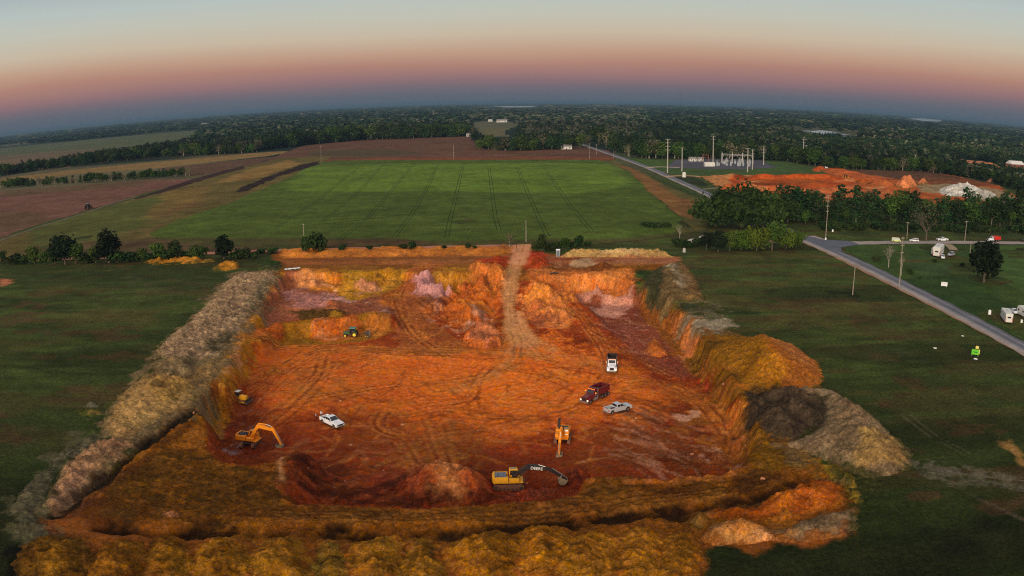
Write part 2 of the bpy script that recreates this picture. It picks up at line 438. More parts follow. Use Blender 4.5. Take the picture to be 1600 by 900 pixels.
paint([(824, 396), (862, 400), (1058, 402), (1060, 412), (900, 418), (830, 420)], S(158, 98, 62), 3, 1, 1)
paint([(848, 402), (960, 402), (968, 418), (950, 428), (850, 424)], S(138, 70, 36), 3, 0.9, 1.2, brk=0.2)
paint([(895, 406), (920, 403), (930, 411), (900, 414)], S(186, 150, 110), 1.5, 0.8, 1)
paint([(820, 392), (852, 394), (856, 412), (846, 424), (818, 420)], S(178, 62, 22), 2, 0.9, 1)
level([(862, 408), (935, 410), (945, 424), (870, 428)], -1.2, 6, 1)

# ---- the pit itself
RIM = [(441, 428), (470, 426), (530, 427), (600, 428), (650, 427), (740, 426), (790, 428), (830, 432), (900, 430), (960, 429), (992, 440), (1010, 465), (1045, 488),
       (1070, 510), (1095, 535), (1122, 560), (1140, 590), (1165, 630), (1190, 680), (1180, 722), (1130, 744), (1050, 750), (960, 747), (915, 748), (905, 772), (850, 782),
       (780, 786), (700, 792), (640, 795), (560, 792), (500, 789), (455, 787), (432, 775), (430, 750), (442, 728), (460, 706), (430, 722), (390, 728), (345, 722),
       (322, 700), (318, 665), (330, 635), (350, 600), (360, 565), (385, 525), (415, 470)]
RIMG = ats(RIM)
s = win(RIMG, 12)
dR = np.full(SHP, -50.0); dR[s] = sdist(X[s], Y[s], RIMG)
wallw = 4.0 + 1.6 * NA + np.where(X > 62, 9.0 * sstep((X - 62) / 20) * sstep((230 - Y) / 40), 0)
rib = 0.6 * ridged(X, Y, 4.0, 4, 90) + 0.55 * NC + 0.35 * NB
rib = rib + sstep((Y - 225) / 30) * (3.2 * fbm(X, Y * .5, 11, 3, 95) + 1.2 * fbm(X, Y * .5, 3.5, 2, 97))
_q = at(452, 745, -2); wallw = wallw + 6.0 * np.exp(-((X - _q.x) ** 2 + (Y - _q.y) ** 2) / 14.0 ** 2)
tt = np.clip((dR + rib) / wallw, 0, 1)
H -= 6.0 * sstep(tt) ** 0.85
inpit = sstep((dR + rib) / 1.5 + 0.3)
H += inpit * (0.25 * NB + 0.16 * NA)
ZF = -6.0
# floor colour: orange in the middle, deep red near the camera, brick elsewhere
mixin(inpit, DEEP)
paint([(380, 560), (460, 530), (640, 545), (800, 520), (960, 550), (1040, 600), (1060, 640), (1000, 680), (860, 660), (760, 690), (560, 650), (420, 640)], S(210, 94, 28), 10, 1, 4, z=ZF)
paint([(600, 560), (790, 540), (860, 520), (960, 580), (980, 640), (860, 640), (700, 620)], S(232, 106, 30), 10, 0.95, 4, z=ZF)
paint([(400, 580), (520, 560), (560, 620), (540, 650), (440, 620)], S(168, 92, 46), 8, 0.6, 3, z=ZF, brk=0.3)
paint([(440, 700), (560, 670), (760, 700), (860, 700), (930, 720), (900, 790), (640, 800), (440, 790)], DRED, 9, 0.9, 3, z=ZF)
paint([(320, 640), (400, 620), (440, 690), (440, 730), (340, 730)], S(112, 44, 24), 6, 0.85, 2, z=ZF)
paint([(860, 700), (980, 660), (1140, 690), (1160, 740), (920, 750)], S(132, 58, 28), 8, 0.8, 3, z=ZF)
paint([(500, 640), (760, 660), (760, 700), (540, 690)], S(150, 68, 26), 6, 0.6, 3, z=ZF, brk=0.35)
def scuffs(poly, z, n, rgb, ang, ln=(4, 14), w=(0.5, 1.6), k=(0.2, 0.6), spread=0.35, seed=1):
    """short dragged streaks of another soil inside a region"""
    r = random.Random(seed); p = ats(poly, z); x0, y0 = p.min(0); x1, y1 = p.max(0); c = 0
    while c < n:
        x, y = r.uniform(x0, x1), r.uniform(y0, y1)
        if not inside(np.array([x]), np.array([y]), p)[0]: continue
        c += 1; a = ang + r.gauss(0, spread); L = r.uniform(*ln); ww = r.uniform(*w)
        q = np.array([(x + math.cos(a) * t * L + math.sin(a) * b * L * .1, y + math.sin(a) * t * L - math.cos(a) * b * L * .1) for t, b in ((-.5, 0), (0, 1), (.5, 0))])
        s = win(q, ww + 2)
        m = sstep((ww / 2 - seg_dist(X[s], Y[s], q) + 0.5 * NC[s] + 0.25 * NB[s]) / 0.6 + 0.3) * r.uniform(*k)
        _blend(s, m, rgb)
FLOOR = [(400, 545), (560, 530), (800, 540), (960, 560), (1060, 600), (1130, 680), (900, 740), (640, 780), (460, 760), (380, 620)]
scuffs(FLOOR, ZF, 130, S(206, 118, 62), 1.0, (4, 16), (0.4, 1.5), (0.15, 0.5), 0.9, 1)
scuffs(FLOOR, ZF, 120, S(120, 44, 16), 0.3, (6, 22), (0.4, 1.3), (0.2, 0.6), 0.8, 2)
scuffs([(780, 560), (900, 560), (900, 640), (780, 640)], ZF, 40, S(216, 128, 70), 0.35, (4, 10), (0.3, 0.9), (0.3, 0.6), 0.25, 3)
scuffs([(960, 640), (1140, 660), (1160, 730), (980, 735)], ZF, 90, S(190, 124, 98), 2.25, (3, 14), (0.4, 1.4), (0.2, 0.6), 0.25, 4)
scuffs([(960, 620), (1150, 640), (1190, 720), (980, 740)], ZF, 80, S(104, 44, 20), 2.25, (5, 18), (0.5, 1.8), (0.3, 0.7), 0.2, 5)
scuffs([(450, 690), (640, 680), (700, 780), (450, 780)], ZF, 90, S(160, 84, 56), 2.6, (2, 8), (0.3, 1.2), (0.2, 0.6), 0.9, 6)
scuffs([(620, 660), (760, 670), (760, 730), (600, 720)], ZF, 60, S(150, 84, 40), 1.35, (5, 16), (0.5, 1.6), (0.2, 0.5), 0.2, 7)
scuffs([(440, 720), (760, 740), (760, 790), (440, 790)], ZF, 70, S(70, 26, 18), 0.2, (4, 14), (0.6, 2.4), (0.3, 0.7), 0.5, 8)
scuffs([(330, 650), (420, 640), (450, 700), (340, 720)], ZF - 1, 60, S(160, 92, 78), 0.5, (1, 4), (0.3, 0.9), (0.2, 0.6), 0.9, 9)

# left wall: golden outer slope, pale crumbly lip, brick face
paint([(441, 428), (425, 445), (400, 480), (372, 520), (352, 560), (338, 600), (330, 625), (345, 632), (372, 590), (392, 545), (420, 505), (448, 470), (470, 436)], GOLD, 2, 1, 1.2, z=-1)
paint([(398, 500), (412, 500), (385, 545), (362, 600), (352, 610), (356, 580), (372, 545)], S(196, 128, 96), 1.0, 0.75, 1.4, z=-3, brk=0.35, bs=2)
paint([(345, 575), (362, 572), (352, 640), (330, 655), (322, 640)], S(150, 96, 44), 1.5, 0.8, 1.2, z=-1, brk=0.2)
# upper left bench, pink and lavender
BEN = [(450, 436), (560, 448), (650, 440), (700, 452), (700, 472), (640, 486), (600, 498), (560, 488), (490, 496), (430, 506), (405, 515), (400, 500), (420, 470)]
level([(455, 440), (640, 440), (700, 455), (690, 470), (620, 500), (560, 496), (490, 502), (420, 512), (415, 480)], -3.6, 3, 1.0, z=-3)
paint(BEN, S(150, 82, 62), 2, 1, 1.2, z=-3.5)
paint([(445, 455), (500, 448), (540, 456), (556, 470), (520, 476), (480, 484), (445, 482)], LAV, 2, 0.95, 1.5, z=-3.5, brk=0.15)
paint([(562, 452), (592, 450), (590, 462), (566, 470)], S(182, 116, 96), 1.5, 0.85, 1, z=-3.5)
paint([(490, 466), (560, 466), (610, 480), (612, 494), (598, 490), (560, 476)], S(180, 130, 118), 1.2, 0.8, 1.2, z=-3.5, brk=0.3)
paint([(470, 424), (505, 424), (560, 432), (540, 446), (520, 448), (490, 444), (470, 438)], S(196, 110, 40), 1.5, 0.9, 1, z=-1)
paint([(480, 438), (520, 438), (528, 448), (500, 446)], S(220, 150, 110), 1.0, 0.8, 1.2, z=-2, brk=0.25, bs=2)
paint([(528, 426), (640, 426), (640, 436), (612, 446), (572, 456), (548, 458), (530, 448)], S(180, 116, 34), 1.5, 1, 1, z=-1)
paint([(655, 427), (742, 426), (740, 444), (700, 452), (662, 444)], S(176, 106, 24), 1.5, 1, 1, z=-2)
paint([(670, 432), (712, 430), (714, 440), (674, 442)], S(218, 138, 60), 1.0, 0.8, 1.0, z=-2, brk=0.2, bs=2.5)
paint([(640, 428), (662, 428), (650, 450), (600, 470), (590, 466)], S(176, 90, 34), 2, 0.9, 1, z=-2)
# lower ledge beneath the bench
ramp([(392, 534, -1.2), (415, 514, -1.6), (440, 505, -1.8), (487, 500, -2.0), (530, 497, -2.0), (556, 492, -1.8), (585, 488, -1.8), (605, 492, -2.6)], 5.5, 3.5)
paint([(395, 530), (430, 506), (487, 500), (550, 493), (600, 486), (614, 502), (590, 514), (520, 522), (445, 524), (400, 538)], S(150, 92, 24), 1.5, 1, 0.8, z=-3)
paint([(484, 500), (512, 500), (548, 494), (566, 500), (560, 512), (520, 520), (486, 518)], S(188, 86, 32), 2.0, 0.85, 1.8, z=-3.5)
paint([(490, 512), (530, 512), (534, 524), (490, 522)], S(200, 122, 84), 1.2, 0.6, 2.0, z=-5, brk=0.4, bs=2)
paint([(398, 526), (440, 506), (446, 520), (420, 530), (400, 540)], S(190, 82, 30), 1.2, 0.8, 1.0, z=-3.5)
paint([(568, 486), (604, 486), (612, 502), (586, 514), (566, 506)], S(186, 104, 46), 1.5, 0.9, 1, z=-3)
paint([(455, 486), (535, 484), (540, 497), (470, 500)], OLIVE, 1.5, 0.85, 1, z=-3.5)
# ramps between levels
ramp([(668, 428, -0.2), (648, 440, -1.2), (628, 455, -2.8), (622, 470, -3.8), (636, 490, -5.0), (655, 515, -6.0)], 9, 4)
ramp([(818, 384, 0.3), (808, 410, -0.2), (801, 435, -1.8), (797, 460, -3.4), (799, 485, -4.8), (808, 515, -6.0), (815, 535, -6)], 9, 3.5)
ramp([(815, 440, -1.8), (845, 452, -2.6), (880, 465, -3.6), (915, 490, -4.8), (940, 520, -5.6), (958, 548, -6)], 9, 3.5)
paint([(640, 440), (668, 428), (690, 430), (655, 460), (690, 500), (740, 540), (650, 545), (610, 520), (622, 500), (612, 470)], S(166, 84, 46), 3, 0.9, 1.5, z=-4)
def roughen(poly, amp, sc, z=-4, soft=5, seed=0):
    p = ats(poly, z); s = win(p, soft + 3); m = sstep(sdist(X[s], Y[s], p) / soft + .3)
    H[s] += amp * m * np.maximum(-.3, ridged(X[s], Y[s], sc, 3, seed + 160))
roughen([(440, 445), (640, 440), (610, 480), (420, 505)], 1.1, 7)
roughen([(650, 445), (790, 440), (785, 510), (680, 510)], 1.5, 8, seed=4)
roughen([(815, 440), (990, 440), (990, 470), (900, 500), (815, 500)], 1.0, 6, seed=8)
roughen([(900, 480), (1010, 480), (1100, 590), (1000, 570)], 0.8, 7, z=-6, seed=12)
roughen([(1080, 560), (1150, 570), (1200, 720), (1120, 700)], 0.9, 6, z=-3, seed=15)
roughen([(440, 700), (760, 700), (760, 785), (440, 785)], 0.5, 5, z=-6, seed=18)
# slumped fans at the foot of the far walls
for a, b, w_, h_, c_ in ((478, 446, 26, 1.6, S(196, 120, 84)), (560, 450, 30, 1.8, S(170, 112, 36)), (608, 446, 24, 1.6, S(176, 110, 34)), (578, 458, 18, 1.3, S(188, 120, 100)),
                         (672, 456, 32, 2.2, S(178, 122, 118)), (720, 450, 26, 1.6, S(178, 104, 40)), (762, 446, 34, 2.6, S(190, 104, 54)), (850, 462, 30, 1.8, S(206, 110, 60)), (905, 464, 34, 1.6, S(214, 118, 68)), (958, 462, 36, 1.8, S(206, 112, 66))):
    pg = [(a + math.cos(t * PI / 5) * w_, b + math.sin(t * PI / 5) * w_ * .3) for t in range(10)]
    bump(pg, h_, 4.5, 1.4, z=-4, lump=.5); paint(pg, c_, 3, .7, 2.2, z=-4)
# hummocks between the two ramps
bump([(700, 462), (735, 452), (775, 452), (785, 470), (778, 500), (720, 505), (690, 495)], 2.4, 8, 1.5, z=-5, lump=0.6)
paint([(740, 428), (788, 428), (790, 452), (762, 462), (736, 450)], S(196, 104, 50), 2, 0.9, 1.2, z=-2)
paint([(700, 462), (735, 452), (782, 456), (786, 490), (760, 500), (700, 500), (684, 490)], S(196, 92, 38), 3, 0.9, 1.5, z=-4)
paint([(716, 470), (770, 462), (776, 484), (730, 488)], S(216, 116, 44), 2, 0.7, 1.2, z=-4, brk=0.25)
paint([(724, 484), (760, 484), (772, 502), (735, 505)], S(190, 140, 120), 1.5, 0.6, 1.2, z=-5, brk=0.4, bs=3)
paint([(646, 450), (668, 448), (698, 452), (700, 462), (660, 465)], S(186, 128, 122), 1.5, 0.85, 1.2, z=-4)
paint([(664, 480), (690, 476), (686, 505), (664, 500)], S(190, 130, 110), 1.2, 0.5, 1.2, z=-5, brk=0.45, bs=2.5)
paint([(690, 508), (724, 504), (740, 515), (720, 524), (690, 520)], S(186, 128, 104), 1.5, 0.6, 1.2, z=-6, brk=0.4, bs=3)
# right of the ramp
bump([(806, 470), (830, 464), (880, 470), (905, 488), (900, 500), (850, 503), (815, 490)], 2.6, 7, 1.2, z=-5, lump=0.5)
paint([(806, 470), (830, 462), (880, 468), (903, 486), (890, 502), (840, 503), (812, 490)], S(200, 108, 62), 2, 0.95, 1.2, z=-4)
paint([(820, 466), (860, 466), (860, 478), (826, 480)], S(226, 130, 60), 1.5, 0.7, 1.2, z=-4, brk=0.2)
paint([(812, 492), (880, 498), (880, 506), (830, 506)], S(120, 60, 50), 1.5, 0.6, 1, z=-5, brk=0.3)
paint([(820, 430), (990, 430), (992, 470), (900, 468), (830, 452)], S(206, 108, 56), 2, 0.95, 1.2, z=-2.5)
paint([(860, 434), (985, 434), (985, 446), (870, 446)], S(222, 132, 78), 1.5, 0.6, 1.4, z=-2, brk=0.35, bs=3)
level([(900, 472), (1000, 472), (1050, 510), (1090, 560), (1100, 590), (1040, 600), (990, 560), (950, 510)], -6.8, 5, 1, z=-6)
paint([(895, 470), (1000, 470), (1050, 510), (1090, 556), (1104, 590), (1060, 590), (1000, 565), (950, 520), (915, 488)], S(136, 66, 52), 3, 0.9, 1.5, z=-6)
paint([(895, 470), (988, 470), (992, 484), (960, 492), (915, 486)], S(196, 132, 112), 2, 0.9, 1.6, z=-6, brk=0.15)
paint([(984, 484), (1020, 492), (1036, 508), (1005, 508)], S(176, 118, 106), 1.5, 0.7, 1.6, z=-6, brk=0.3)
scuffs([(900, 475), (1050, 510), (1080, 570), (980, 545)], -6.5, 70, S(186, 120, 100), -0.5, (2, 9), (0.3, 1.2), (0.2, 0.6), 0.6, 12)
paint([(1000, 440), (1030, 472), (1066, 498), (1100, 540), (1130, 585), (1110, 590), (1070, 545), (1040, 515), (1004, 470)], S(150, 80, 34), 1.5, 0.95, 1.2, z=-2)
paint([(1052, 490), (1070, 492), (1092, 526), (1075, 530)], S(198, 106, 66), 1.5, 0.85, 1, z=-1)
paint([(1060, 540), (1090, 552), (1104, 575), (1112, 592), (1085, 575)], S(196, 120, 90), 1.2, 0.6, 1.5, z=-4, brk=0.4, bs=2)
# eastern slope, ochre and brown
paint([(1080, 530), (1150, 525), (1185, 600), (1215, 680), (1260, 735), (1190, 745), (1160, 700), (1140, 640), (1110, 590)], OCHRE, 3, 0.95, 2, z=-1)
scuffs([(1090, 540), (1160, 540), (1250, 720), (1190, 730)], -1, 80, S(92, 58, 22), 2.2, (4, 14), (0.6, 2.2), (0.3, 0.7), 0.3, 14)
scuffs([(1060, 600), (1160, 620), (1200, 730), (1120, 720)], -4, 60, S(196, 108, 44), 2.2, (3, 10), (0.6, 1.8), (0.2, 0.6), 0.3, 15)
paint([(1040, 600), (1110, 600), (1150, 660), (1165, 710), (1110, 700), (1060, 650)], S(142, 74, 30), 4, 0.7, 2, z=-4, brk=0.2)
for q, k in (((1064, 640), 6), ((1096, 697), 6), ((1110, 706), 5), ((1125, 690), 8), ((1150, 722), 9), ((1086, 633), 7)):
    paint([(q[0] - k, q[1] - k * .6), (q[0] + k, q[1] - k * .5), (q[0] + k * .8, q[1] + k * .6), (q[0] - k * .7, q[1] + k * .5)], S(206, 148, 120), 0.8, 0.75, 0.8, z=-4)
paint([(428, 738), (462, 706), (474, 712), (452, 742), (446, 786), (430, 778)], S(158, 96, 62), 1.2, 0.7, 1.0, z=-2.5, brk=0.1, bs=3)  # inner notch face painted paler, the light on it put into the colour
stroke([(470, 710), (448, 738), (441, 760), (446, 785)], 1.0, S(200, 130, 92), 0.7, 0.6, 0.4, z=-4.5)
# near lip right, brick crumbs painted paler for the light on its face
paint([(915, 748), (960, 742), (1050, 746), (1130, 740), (1166, 722), (1170, 732), (1130, 752), (1050, 758), (960, 757), (918, 760)], S(166, 88, 44), 1.0, 0.85, 0.8, z=0)
bump([(918, 748), (1050, 748), (1160, 728), (1166, 736), (1050, 758), (920, 758)], 0.9, 2, 0.5)
# sunken dig round the left excavator
level([(330, 665), (345, 645), (390, 650), (430, 680), (448, 700), (405, 712), (350, 716), (328, 700)], -7.6, 4, 0.8, z=-7)
for a, b in ((352, 703), (360, 696), (344, 711), (372, 698), (350, 716), (364, 708)):
    paint([(a - 4, b - 2), (a + 4, b - 2.5), (a + 4, b + 1.5), (a - 3, b + 2)], S(150, 128, 124), 0.5, 0.6, 0.6, z=-7.6)
# ---- near side: haul road, ditch, dark trough
paint([(320, 640), (290, 660), (200, 730), (110, 800), (140, 830), (430, 800), (440, 790), (425, 740), (330, 725), (315, 690)], S(98, 54, 14), 3, 1, 1.5)
paint([(180, 745), (260, 690), (330, 730), (430, 745), (430, 800), (230, 815), (150, 800)], S(82, 50, 16), 5, 0.75, 3, brk=0.25)
paint([(290, 648), (318, 640), (322, 668), (312, 700), (270, 700), (250, 680)], S(150, 82, 18), 3, 0.9, 1.2)
scuffs([(150, 760), (300, 680), (420, 740), (420, 800), (200, 820)], 0, 90, S(72, 42, 14), 0.8, (3, 9), (0.5, 1.6), (0.12, 0.4), 1.2, 20)
scuffs([(170, 760), (300, 700), (420, 750), (420, 790), (220, 800)], 0, 80, S(150, 84, 24), 0.8, (2, 7), (0.4, 1.2), (0.12, 0.35), 1.2, 21)
paint([(430, 790), (640, 797), (780, 790), (905, 776), (915, 760), (1130, 754), (1180, 735), (1230, 745), (1160, 770), (1000, 790), (700, 812), (430, 812), (250, 815)], S(96, 52, 18), 2, 1, 1.2)
paint([(640, 800), (790, 796), (920, 778), (1060, 765), (1060, 775), (800, 806), (640, 812)], S(136, 76, 26), 1.5, 0.8, 1.2, brk=0.25)
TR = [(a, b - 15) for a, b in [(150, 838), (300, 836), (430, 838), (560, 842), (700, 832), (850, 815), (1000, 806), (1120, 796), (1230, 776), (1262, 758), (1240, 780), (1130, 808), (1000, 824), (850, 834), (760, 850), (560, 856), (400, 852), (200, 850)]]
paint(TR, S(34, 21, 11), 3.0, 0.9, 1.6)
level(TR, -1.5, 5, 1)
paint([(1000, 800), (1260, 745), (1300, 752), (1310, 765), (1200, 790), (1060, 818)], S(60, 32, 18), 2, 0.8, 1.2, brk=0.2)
paint([(0, 845), (70, 845), (140, 860), (180, 880), (140, 930), (0, 930)], S(16, 14, 9), 4, 0.9, 2)  # dark soil, with the lens falloff of the corner put into its colour
for dy in (0, 5, 9):
    stroke([(430, 797 + dy), (640, 803 + dy), (780, 799 + dy), (900, 788 + dy), (1000, 776 + dy), (1130, 762 + dy), (1200, 750 + dy)], 0.6, S(70, 38, 16), 0.6, 0.4, 0.15, dz=-0.1)
    stroke([(430, 799 + dy), (640, 805 + dy), (780, 802 + dy), (900, 790 + dy), (1000, 778 + dy), (1130, 764 + dy)], 0.5, S(160, 96, 44), 0.5, 0.4, 0.15)
paint([(255, 800), (268, 798), (284, 806), (280, 812), (258, 810)], S(170, 104, 78), 0.8, 0.8, 0.8, brk=0.2, bs=1.5)
paint([(366, 424), (436, 424), (420, 468), (392, 508), (352, 568), (330, 610), (300, 642), (236, 690), (140, 766), (84, 806), (60, 800), (80, 756), (130, 700), (170, 650), (206, 600), (246, 552), (290, 506), (334, 462)], S(122, 98, 68), 2.5, .9, 2.2, brk=.05, bs=4)
paint([(0, 800), (40, 745), (110, 690), (150, 655), (175, 640), (160, 690), (100, 740), (70, 800), (100, 850), (20, 850)], S(92, 86, 58), 3, .7, 2.5, brk=.3, bs=3)
# left ditch between the tan bank and the ochre bench
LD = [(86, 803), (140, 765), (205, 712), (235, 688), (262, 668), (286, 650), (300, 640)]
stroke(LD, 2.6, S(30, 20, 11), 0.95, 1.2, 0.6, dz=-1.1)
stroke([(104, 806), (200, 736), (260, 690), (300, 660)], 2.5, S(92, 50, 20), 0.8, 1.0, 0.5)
# right: pale scraped ground and the dark hole
paint([(1010, 440), (1050, 420), (1100, 470), (1150, 500), (1150, 522), (1085, 524), (1060, 490)], S(104, 92, 66), 3, 0.8, 2, brk=0.1)
paint([(1072, 495), (1140, 498), (1148, 515), (1090, 522)], S(150, 134, 108), 3, 0.8, 2, brk=0.2)
paint([(990, 420), (1010, 418), (1030, 440), (1050, 470), (1110, 480), (1120, 488), (1060, 484), (1008, 445)], S(36, 52, 20), 2, 0.7, 1.5, brk=0.25)
paint([(1162, 616), (1230, 606), (1290, 622), (1290, 662), (1245, 692), (1200, 686), (1168, 655)], S(62, 50, 36), 2, 0.95, 1.2)
scuffs([(1175, 625), (1280, 628), (1270, 670), (1205, 675)], -3, 40, S(44, 36, 26), 0.5, (2, 8), (0.6, 2), (0.3, 0.7), 0.6, 30)
paint([(1196, 690), (1260, 700), (1300, 730), (1330, 760), (1290, 755), (1240, 735)], S(112, 86, 58), 2, 0.7, 1.6, brk=0.2)
# tyre tracks
r_t = random.Random(5)
def track(pts, z=ZF, rgb=S(112, 42, 14), k=0.65, gauge=2.0, w=0.42, dz=-0.045, lips=True):
    k = k * r_t.uniform(0.45, 1.0); gauge = r_t.choice((1.7, 2.0, 2.2, 2.6)); w = r_t.uniform(.22, .45)
    P = [at(a, b, z) for a, b in pts]
    Q = []
    n = len(P)                                   # smooth the traced points
    for i in range(n - 1):
        p0, p1, p2, p3 = P[max(0, i - 1)], P[i], P[i + 1], P[min(n - 1, i + 2)]
        for t in (0, .25, .5, .75):
            Q.append(0.5 * ((2 * p1) + (p2 - p0) * t + (2 * p0 - 5 * p1 + 4 * p2 - p3) * t * t + (3 * p1 - p0 - 3 * p2 + p3) * t ** 3))
    Q.append(P[-1]); Q = np.array([(q.x, q.y) for q in Q])
    T = np.gradient(Q, axis=0); T /= np.linalg.norm(T, axis=1)[:, None] + 1e-9; Nn = np.stack([-T[:, 1], T[:, 0]], 1)
    s = win(Q, gauge + 2)
    for sg in (-1, 1):
        d = seg_dist(X[s], Y[s], Q + Nn * sg * gauge / 2)
        m = sstep((w - d) / 0.35 + 0.3) * k * np.clip(0.75 + 1.8 * NB[s] + 1.2 * NC[s], 0.0, 1)
        _blend(s, m, rgb); H[s] += dz * m
        if lips:
            m2 = sstep((0.35 - np.abs(d - w - 0.35)) / 0.3) * k * 0.5 * np.clip(1 + 1.2 * NB[s], 0, 1)
            _blend(s, m2, S(214, 118, 58))
r_t = random.Random(5)
def bundle(pts, n, jit, **kw):
    for i in range(n):
        o = r_t.gauss(0, jit); o2 = r_t.gauss(0, jit)
        track([(a + o + (o2 - o) * t / len(pts), b + (o + (o2 - o) * t / len(pts)) * 0.5) for t, (a, b) in enumerate(pts)], **kw)
bundle([(380, 560), (440, 545), (520, 543), (620, 546), (720, 548), (770, 545), (800, 535)], 6, 6, k=0.6)
bundle([(808, 520), (812, 545), (790, 575), (730, 592), (660, 598), (580, 605), (480, 625)], 5, 6, k=0.55)
bundle([(800, 530), (790, 560), (760, 590), (700, 600)], 3, 5, k=0.5)
bundle([(958, 560), (940, 600), (900, 640), (800, 655), (700, 640), (600, 650), (590, 665), (620, 680)], 3, 7, k=0.55)
bundle([(600, 640), (590, 660), (610, 676), (660, 680), (760, 672), (860, 650)], 3, 4, k=0.5)
bundle([(820, 590), (800, 610), (830, 625), (890, 632)], 2, 4, k=0.5)
bundle([(960, 600), (1000, 590), (1060, 600), (1110, 640), (1150, 700)], 4, 6, k=0.6, z=-5)
bundle([(820, 555), (860, 560), (920, 575), (990, 590), (1060, 605)], 4, 8, k=0.5)
bundle([(490, 600), (520, 575), (560, 560), (640, 545), (660, 520)], 4, 5, k=0.5)
bundle([(510, 560), (500, 590), (460, 630), (420, 660)], 3, 5, k=0.5)
bundle([(820, 448), (860, 463), (900, 485), (930, 515), (950, 545), (958, 575)], 5, 5, z=-4.5, k=0.6, rgb=S(120, 48, 18))
bundle([(900, 510), (940, 530), (1000, 560), (1060, 590), (1110, 650)], 3, 6, z=-6, k=0.5)
bundle([(672, 432), (645, 444), (622, 462), (632, 490), (660, 520), (700, 545)], 5, 5, z=-3.5, k=0.5)
bundle([(660, 480), (690, 500), (740, 515), (780, 530)], 3, 5, z=-5.5, k=0.45)
bundle([(450, 410), (560, 410), (680, 412), (780, 420)], 4, 3, z=0, k=0.5, rgb=S(100, 56, 26))
bundle([(840, 425), (900, 418), (1000, 412)], 3, 3, z=0, k=0.4, rgb=S(110, 60, 36))
bundle([(620, 690), (640, 720), (650, 740)], 3, 8, k=0.4)
bundle([(680, 660), (690, 700), (700, 735)], 4, 10, k=0.4)
# the pale haul ramp, laid after the tracks so it stays clean
RP = S(220, 148, 102)
for z, q in ((0, [(801, 382), (832, 382), (828, 396), (820, 412), (799, 412)]), (-2, [(798, 408), (820, 408), (810, 436), (806, 455), (788, 455), (792, 430)]),
             (-4.5, [(788, 450), (806, 450), (804, 480), (810, 500), (791, 500), (786, 475)]), (-6, [(787, 492), (812, 492), (832, 520), (850, 536), (826, 544), (800, 540), (790, 520)])):
    paint(q, RP, 2.4, 0.85, 0.35, z=z); calm(q, 0.25, 3, z)
for q, kk in (([(790, 515), (826, 512), (856, 538), (880, 556), (840, 560), (812, 548), (800, 565), (776, 585), (770, 570), (790, 545)], .55), ([(800, 535), (812, 560), (780, 596), (720, 612), (700, 604), (760, 585), (786, 560)], .35), ([(850, 536), (880, 548), (960, 572), (950, 582), (880, 566)], .35)):
    paint(q, S(218, 132, 84), 4, kk, 1.4, z=-6, brk=.15, bs=3)
bundle([(812, 400), (803, 430), (796, 460), (798, 490), (808, 520), (806, 545)], 3, 2.5, z=-3.5, k=0.5, rgb=S(140, 88, 56), lips=False)
bundle([(814, 395), (806, 425), (799, 455), (800, 485), (815, 515), (840, 540)], 2, 2.5, z=-3.5, k=0.45, rgb=S(150, 92, 60), lips=False)
calm(FLOOR, 0.45, 10, ZF)
# wide faint passes of many wheels
for i in range(34):
    a = r_t.uniform(0, 6.28); cx, cy = r_t.uniform(520, 1000), r_t.uniform(545, 680); L = r_t.uniform(60, 150); cv = r_t.uniform(-30, 30)
    track([(cx + math.cos(a) * L * t - math.sin(a) * cv * t * t, cy + (math.sin(a) * L * t + math.cos(a) * cv * t * t) * 0.38) for t in (-1, -.5, 0, .5, 1)], k=0.5, rgb=r_t.choice((S(120, 46, 14), S(96, 36, 14), S(206, 118, 60))), lips=False)
for i in range(12):
    track([(r_t.uniform(380, 420) , r_t.uniform(565, 620)), (500 + r_t.uniform(-9, 9), 548 + r_t.uniform(-6, 8)), (640, 548 + r_t.uniform(-7, 7)), (770 + r_t.uniform(-20, 20), 552 + r_t.uniform(-8, 4))], k=0.6)
# clods everywhere on bare earth
bare = sstep((dR + 30) / 12)
H += bare * (0.16 * fbm(X, Y, 0.9, 2, 151) + 0.12 * NC + 0.10 * ridged(X, Y, 2.2, 3, 120) * (0.5 + NA)) * near
# fine directional variation of the colour of bare earth
C *= (1 + (bare * AL * 0.20 * fbm(X, Y * 0.6, 7, 5, 130) + bare * AL * 0.16 * fbm(X, Y, 1.7, 3, 134))[..., None])
crumb = RS.randn(*SHP) * bare * near; H += 0.045 * crumb * (1 + 1.2 * (AL > .8)); C *= np.clip(1 + 0.11 * (RS.randn(*SHP) * bare * near + 0.6 * crumb), .5, 1.6)[..., None]
sat = np.clip(1 - C[..., 2] / (C[..., 0] + 1e-6) * 3.0, 0, 1) * bare * near        # the clays lean to orange, not pink
C[..., 0] *= 1 - 0.04 * sat; C[..., 1] *= 1 + 0.10 * sat; C[..., 2] *= 1 - 0.45 * sat
C = np.clip(C, 0.003, 0.9)

def make_ground():
    R, Q = SHP
    V = np.stack([X.ravel(), Y.ravel(), H.ravel()], 1)
    idx = np.arange(R * Q).reshape(R, Q)
    F = np.stack([idx[:-1, :-1].ravel(), idx[:-1, 1:].ravel(), idx[1:, 1:].ravel(), idx[1:, :-1].ravel()], 1)
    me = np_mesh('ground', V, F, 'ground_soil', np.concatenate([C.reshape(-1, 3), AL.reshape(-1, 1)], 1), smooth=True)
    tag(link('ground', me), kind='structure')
make_ground()
